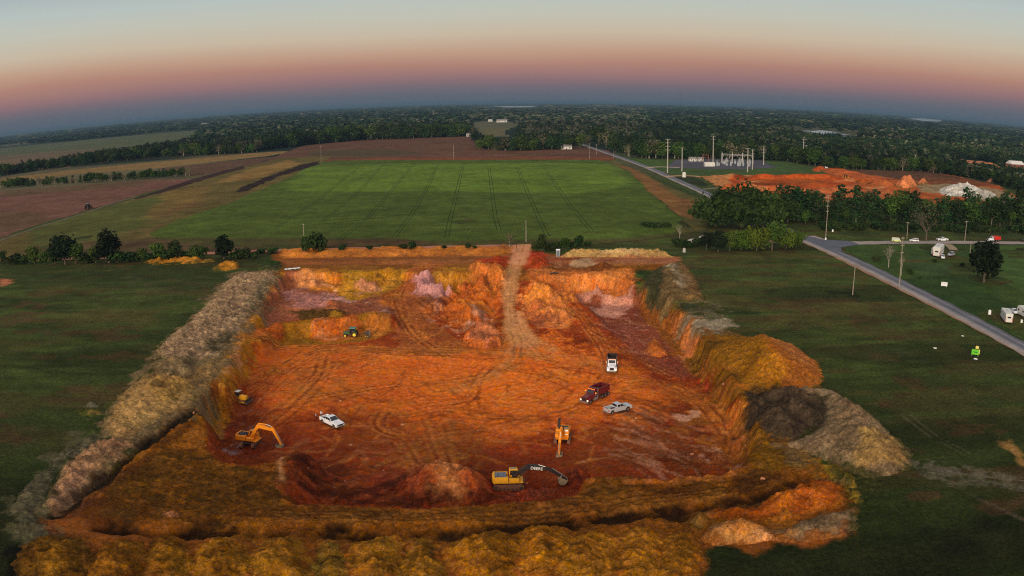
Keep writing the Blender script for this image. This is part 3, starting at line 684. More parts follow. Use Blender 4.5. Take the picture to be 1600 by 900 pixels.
# ================================================================== HEAPS of soil, each its own thing
CRUMB = 0.10; DIM = 0.9; FRINGE = 1.8
def heap(label, poly, h, edge, rgb, z=0.0, res=0.45, lump=0.3, ls=5.0, cone=True, patches=(), rib=None, rough=0.12, name='soil_pile', cat='soil pile', group=None, streak=0.25, warp=1.0, seed=0, flat=0.0, cool=0.0):
    p = ats(poly, z); x0, y0 = p.min(0) - 2; x1, y1 = p.max(0) + 2
    xs = np.arange(x0, x1, res); ys = np.arange(y0, y1, res); x, y = np.meshgrid(xs, ys)
    na = fbm(x, y, ls, 3, seed + 7); nb = fbm(x, y, 1.5, 3, seed + 9)
    d = sdist(x, y, p) + warp * (na * 1.4 + nb * 0.8)
    t = np.clip(d / edge, 0, 1)
    prof = t if cone else np.sqrt(np.clip(1 - (1 - t) ** 2, 0, 1))
    if cone: prof = prof - 0.25 * np.maximum(0, t - 0.75) ** 2 * 4
    g = gridz(x, y)
    lm = 1 - np.abs(fbm(x, y, ls, 2, seed + 3)) * 3.2            # billowed tipped loads
    zz = h * prof * (1 + lump * (lm - 0.5)) + rough * (nb * 1.5 + ridged(x, y, 1.3, 3, seed + 5)) * np.clip(t * 3, 0, 1)
    if rib:
        a, sp, amp = rib
        u = x * math.cos(a) + y * math.sin(a) + na * 3.0
        zz += amp * (1 - np.abs(np.sin(u * PI / sp)) * 1.6) * np.clip(t * 2.5, 0, 1) * (0.6 + na)
    zz += g
    cr_ = RS.randn(*x.shape) * np.clip(t * 4, 0, 1); zz = zz + CRUMB * res / .4 * cr_
    zz = np.where(d < 0.25, g - 0.35, zz)
    c = np.ones(x.shape + (3,)) * np.array(rgb[:3])
    for pp, cc, kk in patches:
        q = ats(pp, z); m = (sstep((sdist(x, y, q) + na * 3 + nb) / 2.5 + 0.5) * kk)[..., None]
        c = c * (1 - m) + np.array(cc[:3]) * m
    c = c * DIM; sat = np.clip(1 - c[..., 2] / c[..., 0] * 3.0, 0, 1); c[..., 1] *= 1 + .08 * sat; c[..., 2] *= 1 - .4 * sat
    c = c * (1 + (streak * fbm(x, y, 3.5, 4, seed + 11) + streak * 0.8 * fbm(x, y, 0.9, 3, seed + 12) + 0.5 * streak * (lm - 0.6))[..., None])
    gi = np.clip(np.searchsorted(GY, y), 0, len(GY) - 1); gj = np.clip(np.searchsorted(GX, x), 0, len(GX) - 1)
    fr = (sstep(1.15 - d / FRINGE + nb * 1.5 + na) * 0.85)[..., None]
    c = c * (1 - fr) + C[gi, gj] * fr
    c = c * np.clip(1 + 0.12 * RS.randn(*x.shape) + .08 * cr_, .5, 1.6)[..., None]
    keep = d > -0.9
    R, Q = x.shape; idx = np.arange(R * Q).reshape(R, Q)
    fk = keep[:-1, :-1] & keep[:-1, 1:] & keep[1:, 1:] & keep[1:, :-1]
    F = np.stack([idx[:-1, :-1][fk], idx[:-1, 1:][fk], idx[1:, 1:][fk], idx[1:, :-1][fk]], 1)
    used, inv = np.unique(F, return_inverse=True)
    V = np.stack([x.ravel(), y.ravel(), zz.ravel()], 1)[used]; F = inv.reshape(F.shape)
    cx, cy = V[:, 0].mean(), V[:, 1].mean(); cz = float(gridz(np.array(cx), np.array(cy)))
    me = np_mesh(name, V - np.array([cx, cy, cz]), F, 'pile_soil', np.clip(c, 0.003, 0.9).reshape(-1, 3)[used], smooth=True)
    o = link(name, me, None, (cx, cy, cz)); tag(o, label, cat, group)
    return o
# far side
heap('long flat topped pile of pale sand in front of the hedge', [(872, 403), (882, 396), (1040, 396), (1058, 403)], 4.2, 7, S(190, 146, 92), res=0.6, lump=0.12, ls=6, patches=[([(930, 396), (1000, 396), (1000, 402), (930, 402)], S(206, 168, 118), 0.6)], name='sand_pile', cat='sand pile', cone=True, streak=0.2)
heap('weedy green topsoil mound at the far left pit corner', [(398, 424), (404, 413), (420, 408), (442, 410), (446, 420), (434, 426)], 2.6, 8, S(74, 78, 44), res=0.6, patches=[([(398, 420), (420, 406), (440, 408), (430, 418)], S(40, 62, 24), 0.8)], name='topsoil_mound', cat='mound')
heap('low row of yellow tipped soil along the left hedge', [(224, 410), (240, 405), (290, 405), (334, 404), (336, 409), (290, 413), (240, 414)], 1.6, 3, S(184, 118, 42), res=0.5, lump=0.7, ls=6)
heap('small yellow soil heap between the row of tips and the tan bank', [(334, 422), (342, 413), (360, 410), (378, 412), (376, 420), (352, 425)], 1.6, 3, S(176, 112, 38), res=0.5, lump=0.6, ls=5)
heap('tall red clay pile beside the top of the haul ramp', [(824, 416), (826, 402), (836, 396), (852, 402), (858, 412), (848, 420)], 2.6, 6, S(170, 58, 20), res=0.5, lump=0.35)
heap('red clay heap left of the haul ramp near the gate', [(752, 416), (760, 404), (790, 402), (796, 412), (780, 419)], 1.4, 5, S(176, 60, 22), res=0.6, lump=0.3)
heap('round brown mound in the hollow at the far rim', [(912, 424), (918, 412), (940, 409), (960, 414), (964, 424), (940, 428)], 2.0, 7, S(136, 72, 36), res=0.6, lump=0.25)
heap('grey and brown overburden heap with green flank beyond the right rim', [(1000, 445), (1014, 424), (1042, 412), (1072, 412), (1096, 444), (1106, 472), (1066, 474), (1030, 474)], 4.0, 14, S(118, 92, 60), res=0.6, lump=0.12,
     patches=[([(998, 445), (1014, 418), (1036, 420), (1040, 455), (1030, 472)], S(62, 66, 38), 0.85), ([(1034, 412), (1052, 412), (1076, 452), (1064, 462)], S(160, 142, 112), 0.7), ([(1060, 414), (1076, 414), (1104, 470), (1076, 472)], S(140, 100, 62), 0.6)], name='overburden_heap', cat='soil heap')
heap('smooth orange hill of soil on the right rim beside the dark hole', [(1100, 560), (1112, 540), (1150, 527), (1200, 527), (1245, 540), (1280, 565), (1296, 590), (1286, 606), (1240, 612), (1180, 616), (1160, 606), (1140, 590)], 6.5, 17, S(178, 98, 40), res=0.5, lump=0.08, ls=8,
     patches=[([(1100, 560), (1115, 535), (1165, 525), (1190, 555), (1230, 600), (1180, 618), (1150, 600)], S(150, 94, 16), 0.95), ([(1170, 528), (1250, 540), (1290, 590), (1230, 575)], S(182, 108, 62), 0.8), ([(1190, 560), (1250, 590), (1220, 606), (1190, 600)], S(196, 116, 22), 0.6)], rough=0.06, streak=0.15, name='soil_hill', cat='soil hill')
heap('big ribbed grey tan spoil pile right of the dark hole', [(1226, 612), (1256, 602), (1300, 610), (1350, 640), (1395, 675), (1424, 710), (1425, 735), (1396, 748), (1350, 745), (1300, 728), (1255, 710), (1224, 700), (1222, 690), (1250, 684), (1280, 665), (1286, 640), (1284, 622)], 5.6, 13, S(142, 114, 82), res=0.42, lump=0.12, ls=6, rib=(1.05, 3.6, 0.45),
     patches=[([(1340, 690), (1400, 690), (1410, 735), (1340, 735)], S(166, 122, 66), 0.55), ([(1240, 600), (1300, 605), (1300, 640), (1290, 625)], S(150, 132, 104), 0.5)], name='spoil_pile', cat='spoil pile')
heap('yellow spotted soil bank with weeds below the ribbed spoil pile', [(1278, 728), (1296, 720), (1320, 730), (1345, 758), (1352, 784), (1336, 788), (1310, 765), (1284, 742)], 1.8, 4, S(160, 122, 44), res=0.4, lump=0.6, ls=3, patches=[([(1290, 728), (1310, 740), (1340, 778), (1320, 770)], S(40, 56, 22), 0.8)])
heap('bright orange soil bank at the lower right rim', [(1070, 812), (1090, 800), (1130, 792), (1180, 786), (1205, 768), (1262, 752), (1310, 756), (1325, 784), (1300, 800), (1240, 812), (1180, 820), (1130, 815)], 2.6, 6, S(168, 80, 16), res=0.4, lump=0.35, ls=6, patches=[([(1205, 776), (1240, 770), (1262, 790), (1225, 806)], S(196, 100, 24), 0.9), ([(1070, 805), (1110, 798), (1120, 812), (1085, 818)], S(160, 112, 70), 0.8)], name='soil_bank', cat='soil bank')
heap('grey streaked soil shelf at the lower right corner of the site', [(1190, 830), (1240, 812), (1290, 800), (1336, 792), (1346, 822), (1320, 838), (1270, 846), (1215, 850)], 1.2, 4, S(138, 110, 78), res=0.35, lump=0.2, rib=(1.9, 1.6, 0.18), patches=[([(1190, 840), (1240, 826), (1240, 848), (1200, 852)], S(190, 118, 70), 0.7)], name='soil_shelf', cat='soil bank')
heap('flat pinkish tan soil pile at the lower right edge', [(1090, 844), (1104, 826), (1120, 817), (1160, 816), (1196, 824), (1222, 846), (1180, 853), (1120, 854)], 2.2, 4, S(200, 134, 88), res=0.3, lump=0.1, patches=[([(1155, 816), (1175, 816), (1160, 854), (1145, 854)], S(206, 120, 56), 0.7)], rough=0.05)
heap('folded ochre spoil tips between the trough and the pinkish pile', [(1070, 815), (1086, 800), (1116, 812), (1106, 832), (1090, 842), (1072, 832)], 1.6, 3, S(150, 106, 56), res=0.3, lump=0.5, ls=3)
heap('dark brown topsoil heap between the orange hill and the ribbed spoil pile', [(1166, 622), (1230, 610), (1290, 624), (1290, 662), (1246, 692), (1205, 686), (1172, 655)], 2.6, 6, S(78, 62, 46), res=0.36, lump=0.6, ls=5, rough=0.25, name='topsoil_heap', cat='soil heap', streak=0.35)
# inside the pit
heap('pointed red brown soil cone on the near pit floor', [(618, 766), (634, 742), (664, 732), (706, 732), (740, 742), (772, 756), (776, 778), (720, 790), (650, 790)], 6.6, 10, S(158, 70, 38), z=-6, res=0.35, lump=0.05, ls=4, rough=0.08, patches=[([(672, 728), (704, 728), (716, 750), (710, 786), (680, 786)], S(206, 126, 78), 0.85), ([(680, 740), (684, 740), (686, 785), (674, 785)], S(86, 34, 22), 0.5)], name='soil_cone', cat='soil cone')
heap('salmon pink rounded mound at the foot of the haul ramp', [(722, 536), (730, 522), (748, 514), (770, 514), (786, 526), (786, 538), (766, 546), (738, 544)], 3.4, 6, S(196, 108, 76), z=-6, res=0.4, lump=0.25, cone=False)
heap('small ochre double heap on the left of the pit floor', [(406, 588), (412, 576), (424, 572), (438, 576), (446, 580), (450, 588), (430, 592)], 1.4, 3, S(176, 96, 36), z=-6, res=0.35, lump=0.5, ls=3)
heap('orange cone of soil in the eastern hollow', [(1000, 552), (1010, 536), (1026, 532), (1040, 542), (1050, 556), (1024, 562)], 3.0, 6, S(206, 106, 50), z=-6.8, res=0.4, lump=0.1)
heap('ochre and olive knoll on the upper left bench', [(508, 500), (514, 489), (526, 486), (540, 490), (546, 498), (528, 503)], 1.5, 4, S(162, 108, 26), z=-3.5, res=0.4, lump=0.3)
heap('orange knob beside the upper left bench wall', [(500, 484), (508, 472), (522, 470), (534, 478), (530, 486)], 1.2, 4, S(188, 104, 66), z=-3.5, res=0.4, lump=0.3)
heap('freshly dug maroon spoil beside the black boom excavator bucket', [(880, 760), (884, 744), (896, 728), (912, 730), (922, 748), (914, 766), (896, 770)], 2.2, 3, S(110, 46, 36), z=-6, res=0.3, lump=0.5, ls=3)
heap('low maroon windrow below the black boom excavator', [(776, 778), (800, 768), (850, 764), (884, 766), (884, 778), (820, 784), (780, 786)], 1.1, 2.5, S(140, 62, 48), z=-6, res=0.3, lump=0.4, ls=3)
heap('pinkish hummock on the lower eastern slope', [(1112, 690), (1122, 683), (1134, 686), (1140, 697), (1126, 702), (1114, 700)], 1.4, 2.5, S(172, 96, 66), z=-3, res=0.35, lump=0.2)
# left tan banks
heap('long crumbly tan topsoil bank along the left rim', [(370, 428), (428, 424), (436, 432), (420, 462), (392, 500), (362, 545), (338, 562), (290, 566), (248, 560), (246, 540), (285, 508), (325, 470), (352, 440)], 1.0, 5, S(154, 124, 92), res=0.36, lump=0.5, ls=2.6, rough=0.26,
     patches=[([(340, 530), (370, 520), (350, 552), (320, 552)], S(60, 66, 36), 0.6), ([(410, 440), (424, 440), (400, 490), (385, 490)], S(100, 96, 64), 0.6)], name='topsoil_bank', cat='soil bank', streak=0.3)
heap('broad lumpy tan spoil bank in the middle of the left rim', [(262, 556), (345, 560), (338, 598), (318, 618), (286, 640), (240, 664), (205, 688), (180, 690), (160, 672), (170, 640), (190, 610), (226, 584)], 1.8, 9, S(160, 122, 78), res=0.36, lump=0.6, ls=7, rough=0.26,
     patches=[([(250, 562), (330, 562), (300, 600), (260, 600)], S(120, 104, 76), 0.7), ([(240, 600), (300, 590), (310, 610), (250, 640)], S(156, 114, 62), 0.6)], name='spoil_bank', cat='soil bank', streak=0.28)
heap('pink and tan ridged spoil bank at the lower left rim', [(176, 682), (210, 690), (220, 696), (180, 728), (140, 760), (100, 796), (80, 806), (66, 790), (84, 752), (104, 720), (140, 696)], 1.6, 6, S(160, 118, 86), res=0.32, lump=0.5, ls=4, rough=0.26, rib=(0.2, 3.0, 0.25), patches=[([(90, 760), (140, 740), (110, 790), (80, 800)], S(160, 116, 92), 0.6)], name='spoil_bank', cat='soil bank')
heap('grey green scraped topsoil fringe at the lower left edge', [(100, 700), (150, 670), (166, 690), (100, 730), (80, 770), (60, 800), (90, 830), (110, 850), (40, 850), (10, 800), (24, 768), (60, 735)], 0.9, 6, S(92, 84, 62), res=0.4, lump=0.4, ls=4, rough=0.2, patches=[([(90, 720), (110, 715), (90, 750), (70, 790)], S(40, 56, 26), 0.7)], name='topsoil_bank', cat='soil bank')
heap('small pale tip of soil in the grass by the left spoil bank', [(128, 637), (138, 629), (152, 629), (160, 636), (146, 641)], 0.9, 2.5, S(140, 132, 104), res=0.35, lump=0.3)
heap('yellowish soil tip with weeds below the small pale tip', [(118, 634 + 8), (132, 638), (160, 641), (166, 648), (140, 652)], 1.0, 2.5, S(128, 106, 56), res=0.35, lump=0.4)
# the near row of ochre tips, one beside the other
FR = [('leftmost dim ochre tip of the near row, beside the black corner', 100, 850, 66, 3.4, S(104, 66, 20)), ('second ochre tip from the left in the near row', 185, 858, 60, 3.8, S(118, 70, 16)),
      ('third ochre tip from the left, with grey clods', 262, 852, 52, 4.0, S(128, 78, 18)), ('fourth ochre tip from the left, golden top', 352, 850, 56, 4.6, S(150, 92, 24)),
      ('broad ochre tip under the sunken excavator', 440, 852, 60, 4.8, S(152, 96, 26)), ('grey olive tip in the middle left of the near row', 520, 862, 46, 4.2, S(124, 90, 36)),
      ('golden tip of the near row below the soil cone', 590, 848, 52, 4.8, S(150, 94, 26)), ('low olive tip right of the golden one', 660, 852, 42, 4.2, S(140, 90, 26)),
      ('highest ochre tip of the near row, crest nearest the trough', 762, 838, 66, 5.6, S(158, 96, 20)), ('bright ochre tip right of the highest one', 850, 836, 54, 5.0, S(166, 98, 20)),
      ('wide ochre tip of the near row under the orange excavator', 925, 842, 60, 5.0, S(160, 98, 22)), ('ochre tip second from the right end of the near row', 1000, 842, 48, 4.6, S(156, 94, 22)),
      ('rightmost ochre tip at the end of the near row', 1060, 848, 46, 4.4, S(152, 92, 24))]
rf = random.Random(4)
for i, (lb, cx, cy, w_, h_, c_) in enumerate(FR):
    pts = []
    for k in range(12):
        a = 2 * PI * k / 12; rr = 1 + rf.uniform(-0.14, 0.14)
        yy = cy + 34 + math.sin(a) * 52 * rr
        pts.append((cx + math.cos(a) * w_ * 1.12 * rr * (1 + (0.1 if math.sin(a) > 0 else 0)), yy))
    heap(lb, pts, h_ * 0.78, 9.5, [v * 1.05 for v in c_[:3]], res=0.22, lump=0.10, ls=2.4, cone=True, rough=0.2, seed=i * 5, streak=0.40, warp=0.8,
         patches=[([(cx - w_ * .5, cy), (cx + w_ * .2, cy), (cx + w_ * .3, cy + 60), (cx - w_ * .3, cy + 70)], S(140, 86, 18), 0.45)], group='row of tipped ochre soil along the near edge of the site')

# ================================================================== FIELDS, ROADS, WATER: sheets on the plain
def sheet(name, poly, rgb, z=0.02, cell=6.0, patches=(), m='field_soil', rag=2.0, seed=0, amp=0.25, zpoly=0.0, aniso=1.0, kind='structure', rows=None):
    p = ats(poly, zpoly); x0, y0 = p.min(0) - rag; x1, y1 = p.max(0) + rag
    nx = int(min(500, max(8, (x1 - x0) / cell))); ny = int(min(400, max(8, (y1 - y0) / cell)))
    x, y = np.meshgrid(np.linspace(x0, x1, nx), np.linspace(y0, y1, ny))
    d = sdist(x, y, p) + rag * fbm(x, y, 14, 3, seed + 2)
    keep = d > 0
    c = np.ones(x.shape + (3,)) * np.array(rgb[:3])
    for pp, cc, kk, *sf in patches:
        q = ats(pp, zpoly) ; so = sf[0] if sf else 8.0
        mm = (sstep((sdist(x, y, q) + so * 0.8 * fbm(x, y, so * 3, 4, seed + 5)) / so + 0.5) * kk)[..., None]
        c = c * (1 - mm) + np.array(cc[:3]) * mm
    c = c * (1 + (amp * fbm(x * aniso, y, 26, 5, seed + 8) + amp * 0.7 * fbm(x * aniso, y, 5, 3, seed + 9))[..., None])
    if rows:
        a, sp, k = rows; u = x * math.cos(a) + y * math.sin(a) + 2 * fbm(x, y, 40, 2, 3)
        c = c * (1 + k * (np.sin(u * 2 * PI / sp) * (0.5 + fbm(x, y, 30, 3, 6))))[..., None]
    idx = np.arange(x.size).reshape(x.shape)
    fk = keep[:-1, :-1] & keep[:-1, 1:] & keep[1:, 1:] & keep[1:, :-1]
    F = np.stack([idx[:-1, :-1][fk], idx[:-1, 1:][fk], idx[1:, 1:][fk], idx[1:, :-1][fk]], 1)
    used, inv = np.unique(F, return_inverse=True)
    V = np.stack([x.ravel(), y.ravel(), np.full(x.size, z)], 1)[used]
    o = link(name, np_mesh(name, V, inv.reshape(F.shape), m, np.clip(c, .003, .9).reshape(-1, 3)[used], True))
    return tag(o, kind=kind)
def strip(name, pts, w, rgb, z=0.05, m='road_surface', edge=0.15, cols=None, n=9, wob=0.3):
    """road: a ribbon with a colour profile across it"""
    P = np.array([at(a, b, 0)[:2] for a, b in pts]); Q = []
    for i in range(len(P) - 1):
        p0, p1, p2, p3 = P[max(0, i - 1)], P[i], P[i + 1], P[min(len(P) - 1, i + 2)]
        for t in np.arange(0, 1, 0.1): Q.append(0.5 * ((2 * p1) + (p2 - p0) * t + (2 * p0 - 5 * p1 + 4 * p2 - p3) * t * t + (3 * p1 - p0 - 3 * p2 + p3) * t ** 3))
    Q.append(P[-1]); Q = np.array(Q); T = np.gradient(Q, axis=0); T /= np.linalg.norm(T, axis=1)[:, None]; Nn = np.stack([-T[:, 1], T[:, 0]], 1)
    V = []; CC = []
    for i in range(len(Q)):
        ww = w if not isinstance(w, (list, tuple)) else w[0] + (w[1] - w[0]) * i / (len(Q) - 1)
        for k in range(n):
            u = k / (n - 1) * 2 - 1; j = wob * math.sin(i * 1.7 + k) * (abs(u) > 0.99)
            q = Q[i] + Nn[i] * (u * ww / 2 + j); V.append((q[0], q[1], z))
            c = np.array((cols[k] if cols else rgb)[:3]); CC.append(c * (0.93 + 0.14 * random.random()))
    idx = np.arange(len(V)).reshape(-1, n)
    F = np.stack([idx[:-1, :-1].ravel(), idx[:-1, 1:].ravel(), idx[1:, 1:].ravel(), idx[1:, :-1].ravel()], 1)
    return tag(link(name, np_mesh(name, V, F, m, np.array(CC))), kind='structure')
BRWN = S(92, 66, 52)
sheet('field', [(-30, 230), (0, 232), (120, 220), (300, 204), (330, 203), (330, 212), (250, 224), (140, 238), (0, 252), (-30, 254)], S(84, 88, 58), 0.02, 9, [([(-30, 246), (140, 232), (200, 234), (60, 256), (-30, 260)], S(104, 86, 62), 0.8, 20)], amp=0.2, aniso=0.4)
sheet('field', [(-30, 254), (0, 250), (150, 236), (250, 225), (240, 234), (150, 247), (110, 262), (0, 270), (-30, 274)], S(108, 88, 64), 0.03, 7, amp=0.2, aniso=0.4, seed=4)
sheet('field', [(-30, 286), (0, 279), (110, 266), (200, 257), (300, 248), (395, 239), (440, 236), (470, 236), (420, 244), (330, 254), (240, 264), (120, 272), (0, 290), (-30, 296)], S(130, 102, 58), 0.03, 5, amp=0.18, aniso=0.5, seed=7)
sheet('field', [(-30, 306), (0, 299), (100, 291), (240, 281), (330, 279), (290, 286), (214, 306), (130, 332), (60, 352), (0, 374), (-30, 386)], S(110, 74, 60), 0.04, 4, [([(-30, 330), (80, 330), (60, 350), (-30, 380)], S(92, 70, 46), 0.8, 12), ([(0, 298), (230, 282), (220, 290), (0, 308)], S(84, 74, 44), 0.6, 6)], amp=0.22, aniso=0.6, seed=9)
sheet('field', [(300, 276), (240, 264), (330, 255), (440, 243), (520, 236), (520, 244), (400, 260)], S(92, 66, 48), 0.035, 5, amp=0.2, seed=12)
sheet('meadow', [(-30, 388), (0, 376), (60, 354), (130, 334), (214, 308), (300, 283), (380, 262), (440, 246), (520, 244), (505, 256), (430, 290), (360, 320), (280, 350), (250, 372), (420, 388), (430, 392), (200, 400), (-30, 408)], S(96, 82, 40), 0.05, 2.5,
      [([(40, 360), (210, 312), (300, 300), (240, 350), (160, 375), (40, 385)], S(78, 84, 36), 0.8, 10), ([(330, 288), (400, 262), (450, 250), (470, 256), (400, 280)], S(140, 106, 52), 0.75, 8), ([(260, 300), (330, 290), (300, 320), (230, 340)], S(128, 96, 46), 0.6, 10), ([(60, 385), (260, 370), (430, 385), (430, 394), (60, 402)], S(80, 60, 42), 0.7, 6), ([(240, 335), (320, 310), (310, 320), (230, 350)], S(110, 78, 44), 0.6, 5)], amp=0.3, aniso=0.7, seed=15)
sheet('ploughed_strip', [(366, 301), (372, 294), (420, 275), (470, 257), (498, 252), (500, 257), (440, 275), (385, 299)], S(46, 30, 26), 0.08, 2, amp=0.3, seed=17)
sheet('ploughed_strip', [(205, 311), (240, 300), (300, 280), (380, 259), (384, 263), (330, 278), (260, 300), (212, 312)], S(58, 38, 32), 0.08, 2, amp=0.3, seed=18)
sheet('field', [(425, 246), (470, 228), (560, 219), (735, 213), (760, 224), (900, 228), (955, 235), (965, 250), (940, 252), (505, 254), (470, 250)], S(98, 66, 48), 0.045, 3.5, [([(500, 250), (700, 246), (960, 246), (960, 252), (500, 254)], S(120, 66, 36), 0.9, 5), ([(480, 236), (600, 232), (660, 240), (560, 246), (480, 244)], S(74, 70, 42), 0.6, 8)], amp=0.25, aniso=0.6, seed=19)
GF = [(497, 254), (520, 251), (700, 250), (940, 250), (985, 268), (1015, 300), (1050, 330), (1075, 355), (1040, 372), (960, 381), (800, 385), (600, 387), (440, 388), (330, 384), (240, 374), (225, 366), (300, 335), (360, 316), (430, 286)]
sheet('green_field', GF, S(76, 90, 30), 0.07, 1.6,
      [([(480, 262), (600, 256), (960, 256), (990, 290), (900, 300), (600, 300), (440, 300)], S(96, 118, 34), 0.75, 14), ([(420, 320), (1020, 320), (1060, 350), (900, 372), (500, 378), (300, 368)], S(74, 86, 30), 0.6, 14),
       ([(240, 372), (440, 372), (700, 376), (960, 374), (1050, 366), (1040, 380), (600, 390), (240, 388)], S(72, 62, 34), 0.8, 6), ([(440, 378), (600, 372), (700, 382), (520, 388)], S(84, 58, 36), 0.7, 4)], amp=0.28, aniso=0.8, seed=21, rag=3, rows=(0.15, 7.0, 0.06))
sheet('meadow', [(940, 250), (960, 250), (1030, 280), (1100, 306), (1112, 330), (1110, 360), (1140, 385), (1060, 386), (1040, 372), (1072, 355), (1048, 330), (1012, 300), (982, 268)], S(88, 80, 38), 0.06, 2,
      [([(960, 258), (990, 262), (1040, 295), (1090, 320), (1090, 345), (1050, 335), (1010, 300)], S(130, 84, 44), 0.75, 6), ([(1000, 262), (1100, 306), (1100, 316), (1020, 280)], S(48, 62, 28), 0.9, 3), ([(1000, 372), (1110, 358), (1140, 384), (1060, 386)], S(52, 54, 30), 0.8, 6)], amp=0.28, seed=23)
# sprayer wheelings across the green field
def wheeling(pts, g=1.9, w=0.32, z=0.085, rgb=S(62, 74, 28)):
    P = [at(a, b, 0) for a, b in pts]
    bm_v = []; bm_f = []
    for sg in (-1, 1):
        for i in range(len(P)):
            t = (P[min(i + 1, len(P) - 1)] - P[max(i - 1, 0)]); t.z = 0; t.normalize(); nn = Vector((-t.y, t.x, 0))
            for s2 in (-1, 1):
                q = P[i] + nn * (sg * g / 2 + s2 * w / 2); bm_v.append((q.x, q.y, z))
        b = (0 if sg < 0 else len(P) * 2)
        for i in range(len(P) - 1): bm_f.append((b + 2 * i, b + 2 * i + 1, b + 2 * i + 3, b + 2 * i + 2))
    return bm_v, bm_f
WV, WF = [], []
for pts in ([(650, 252), (610, 300), (575, 340), (530, 375)], [(686, 254), (664, 300), (640, 340), (618, 368)], [(724, 256), (714, 300), (704, 340), (698, 370)], [(764, 262), (769, 300), (774, 340), (780, 360)],
            [(808, 262), (824, 300), (846, 350), (856, 370)], [(850, 262), (890, 320), (925, 362)], [(560, 262), (500, 310), (430, 358)], [(600, 256), (560, 300), (500, 350)]):
    v, f = wheeling(pts); b = len(WV); WV += v; WF += [tuple(i + b for i in q) for q in f]
for pts in ([(470, 353), (530, 348), (580, 342), (660, 332), (700, 328)],):
    v, f = wheeling(pts, 0.8, 0.5); b = len(WV); WV += v; WF += [tuple(i + b for i in q) for q in f]
tag(link('field_track', np_mesh('field_track', WV, WF, 'field_soil', np.ones((len(WV), 3)) * np.array(S(36, 52, 22)[:3]))), kind='structure')
sheet('clearing', [(733, 191), (760, 189), (800, 190), (812, 196), (792, 205), (800, 214), (752, 214), (740, 200)], S(92, 88, 62), 0.05, 8, [([(745, 200), (790, 200), (790, 212), (755, 212)], S(104, 96, 60), .6, 15)], seed=25)
sheet('meadow', [(960, 240), (1000, 247), (1040, 249), (1230, 252), (1290, 266), (1302, 277), (1100, 279), (1060, 276), (1010, 262)], S(66, 84, 40), 0.03, 2.5, [([(985, 251), (1030, 250), (1050, 262), (1010, 262)], S(70, 92, 36), 0.7, 6)], amp=0.22, seed=26)
sheet('gravel_yard', [(1040, 263), (1052, 250), (1100, 248), (1190, 250), (1214, 262), (1160, 265)], S(84, 82, 88), 0.09, 1.5, amp=0.2, seed=28, rag=1, m='road_surface')
sheet('bank_of_grass', [(1050, 276), (1085, 275), (1110, 290), (1095, 292), (1062, 283)], S(44, 52, 28), 0.08, 2, seed=29)
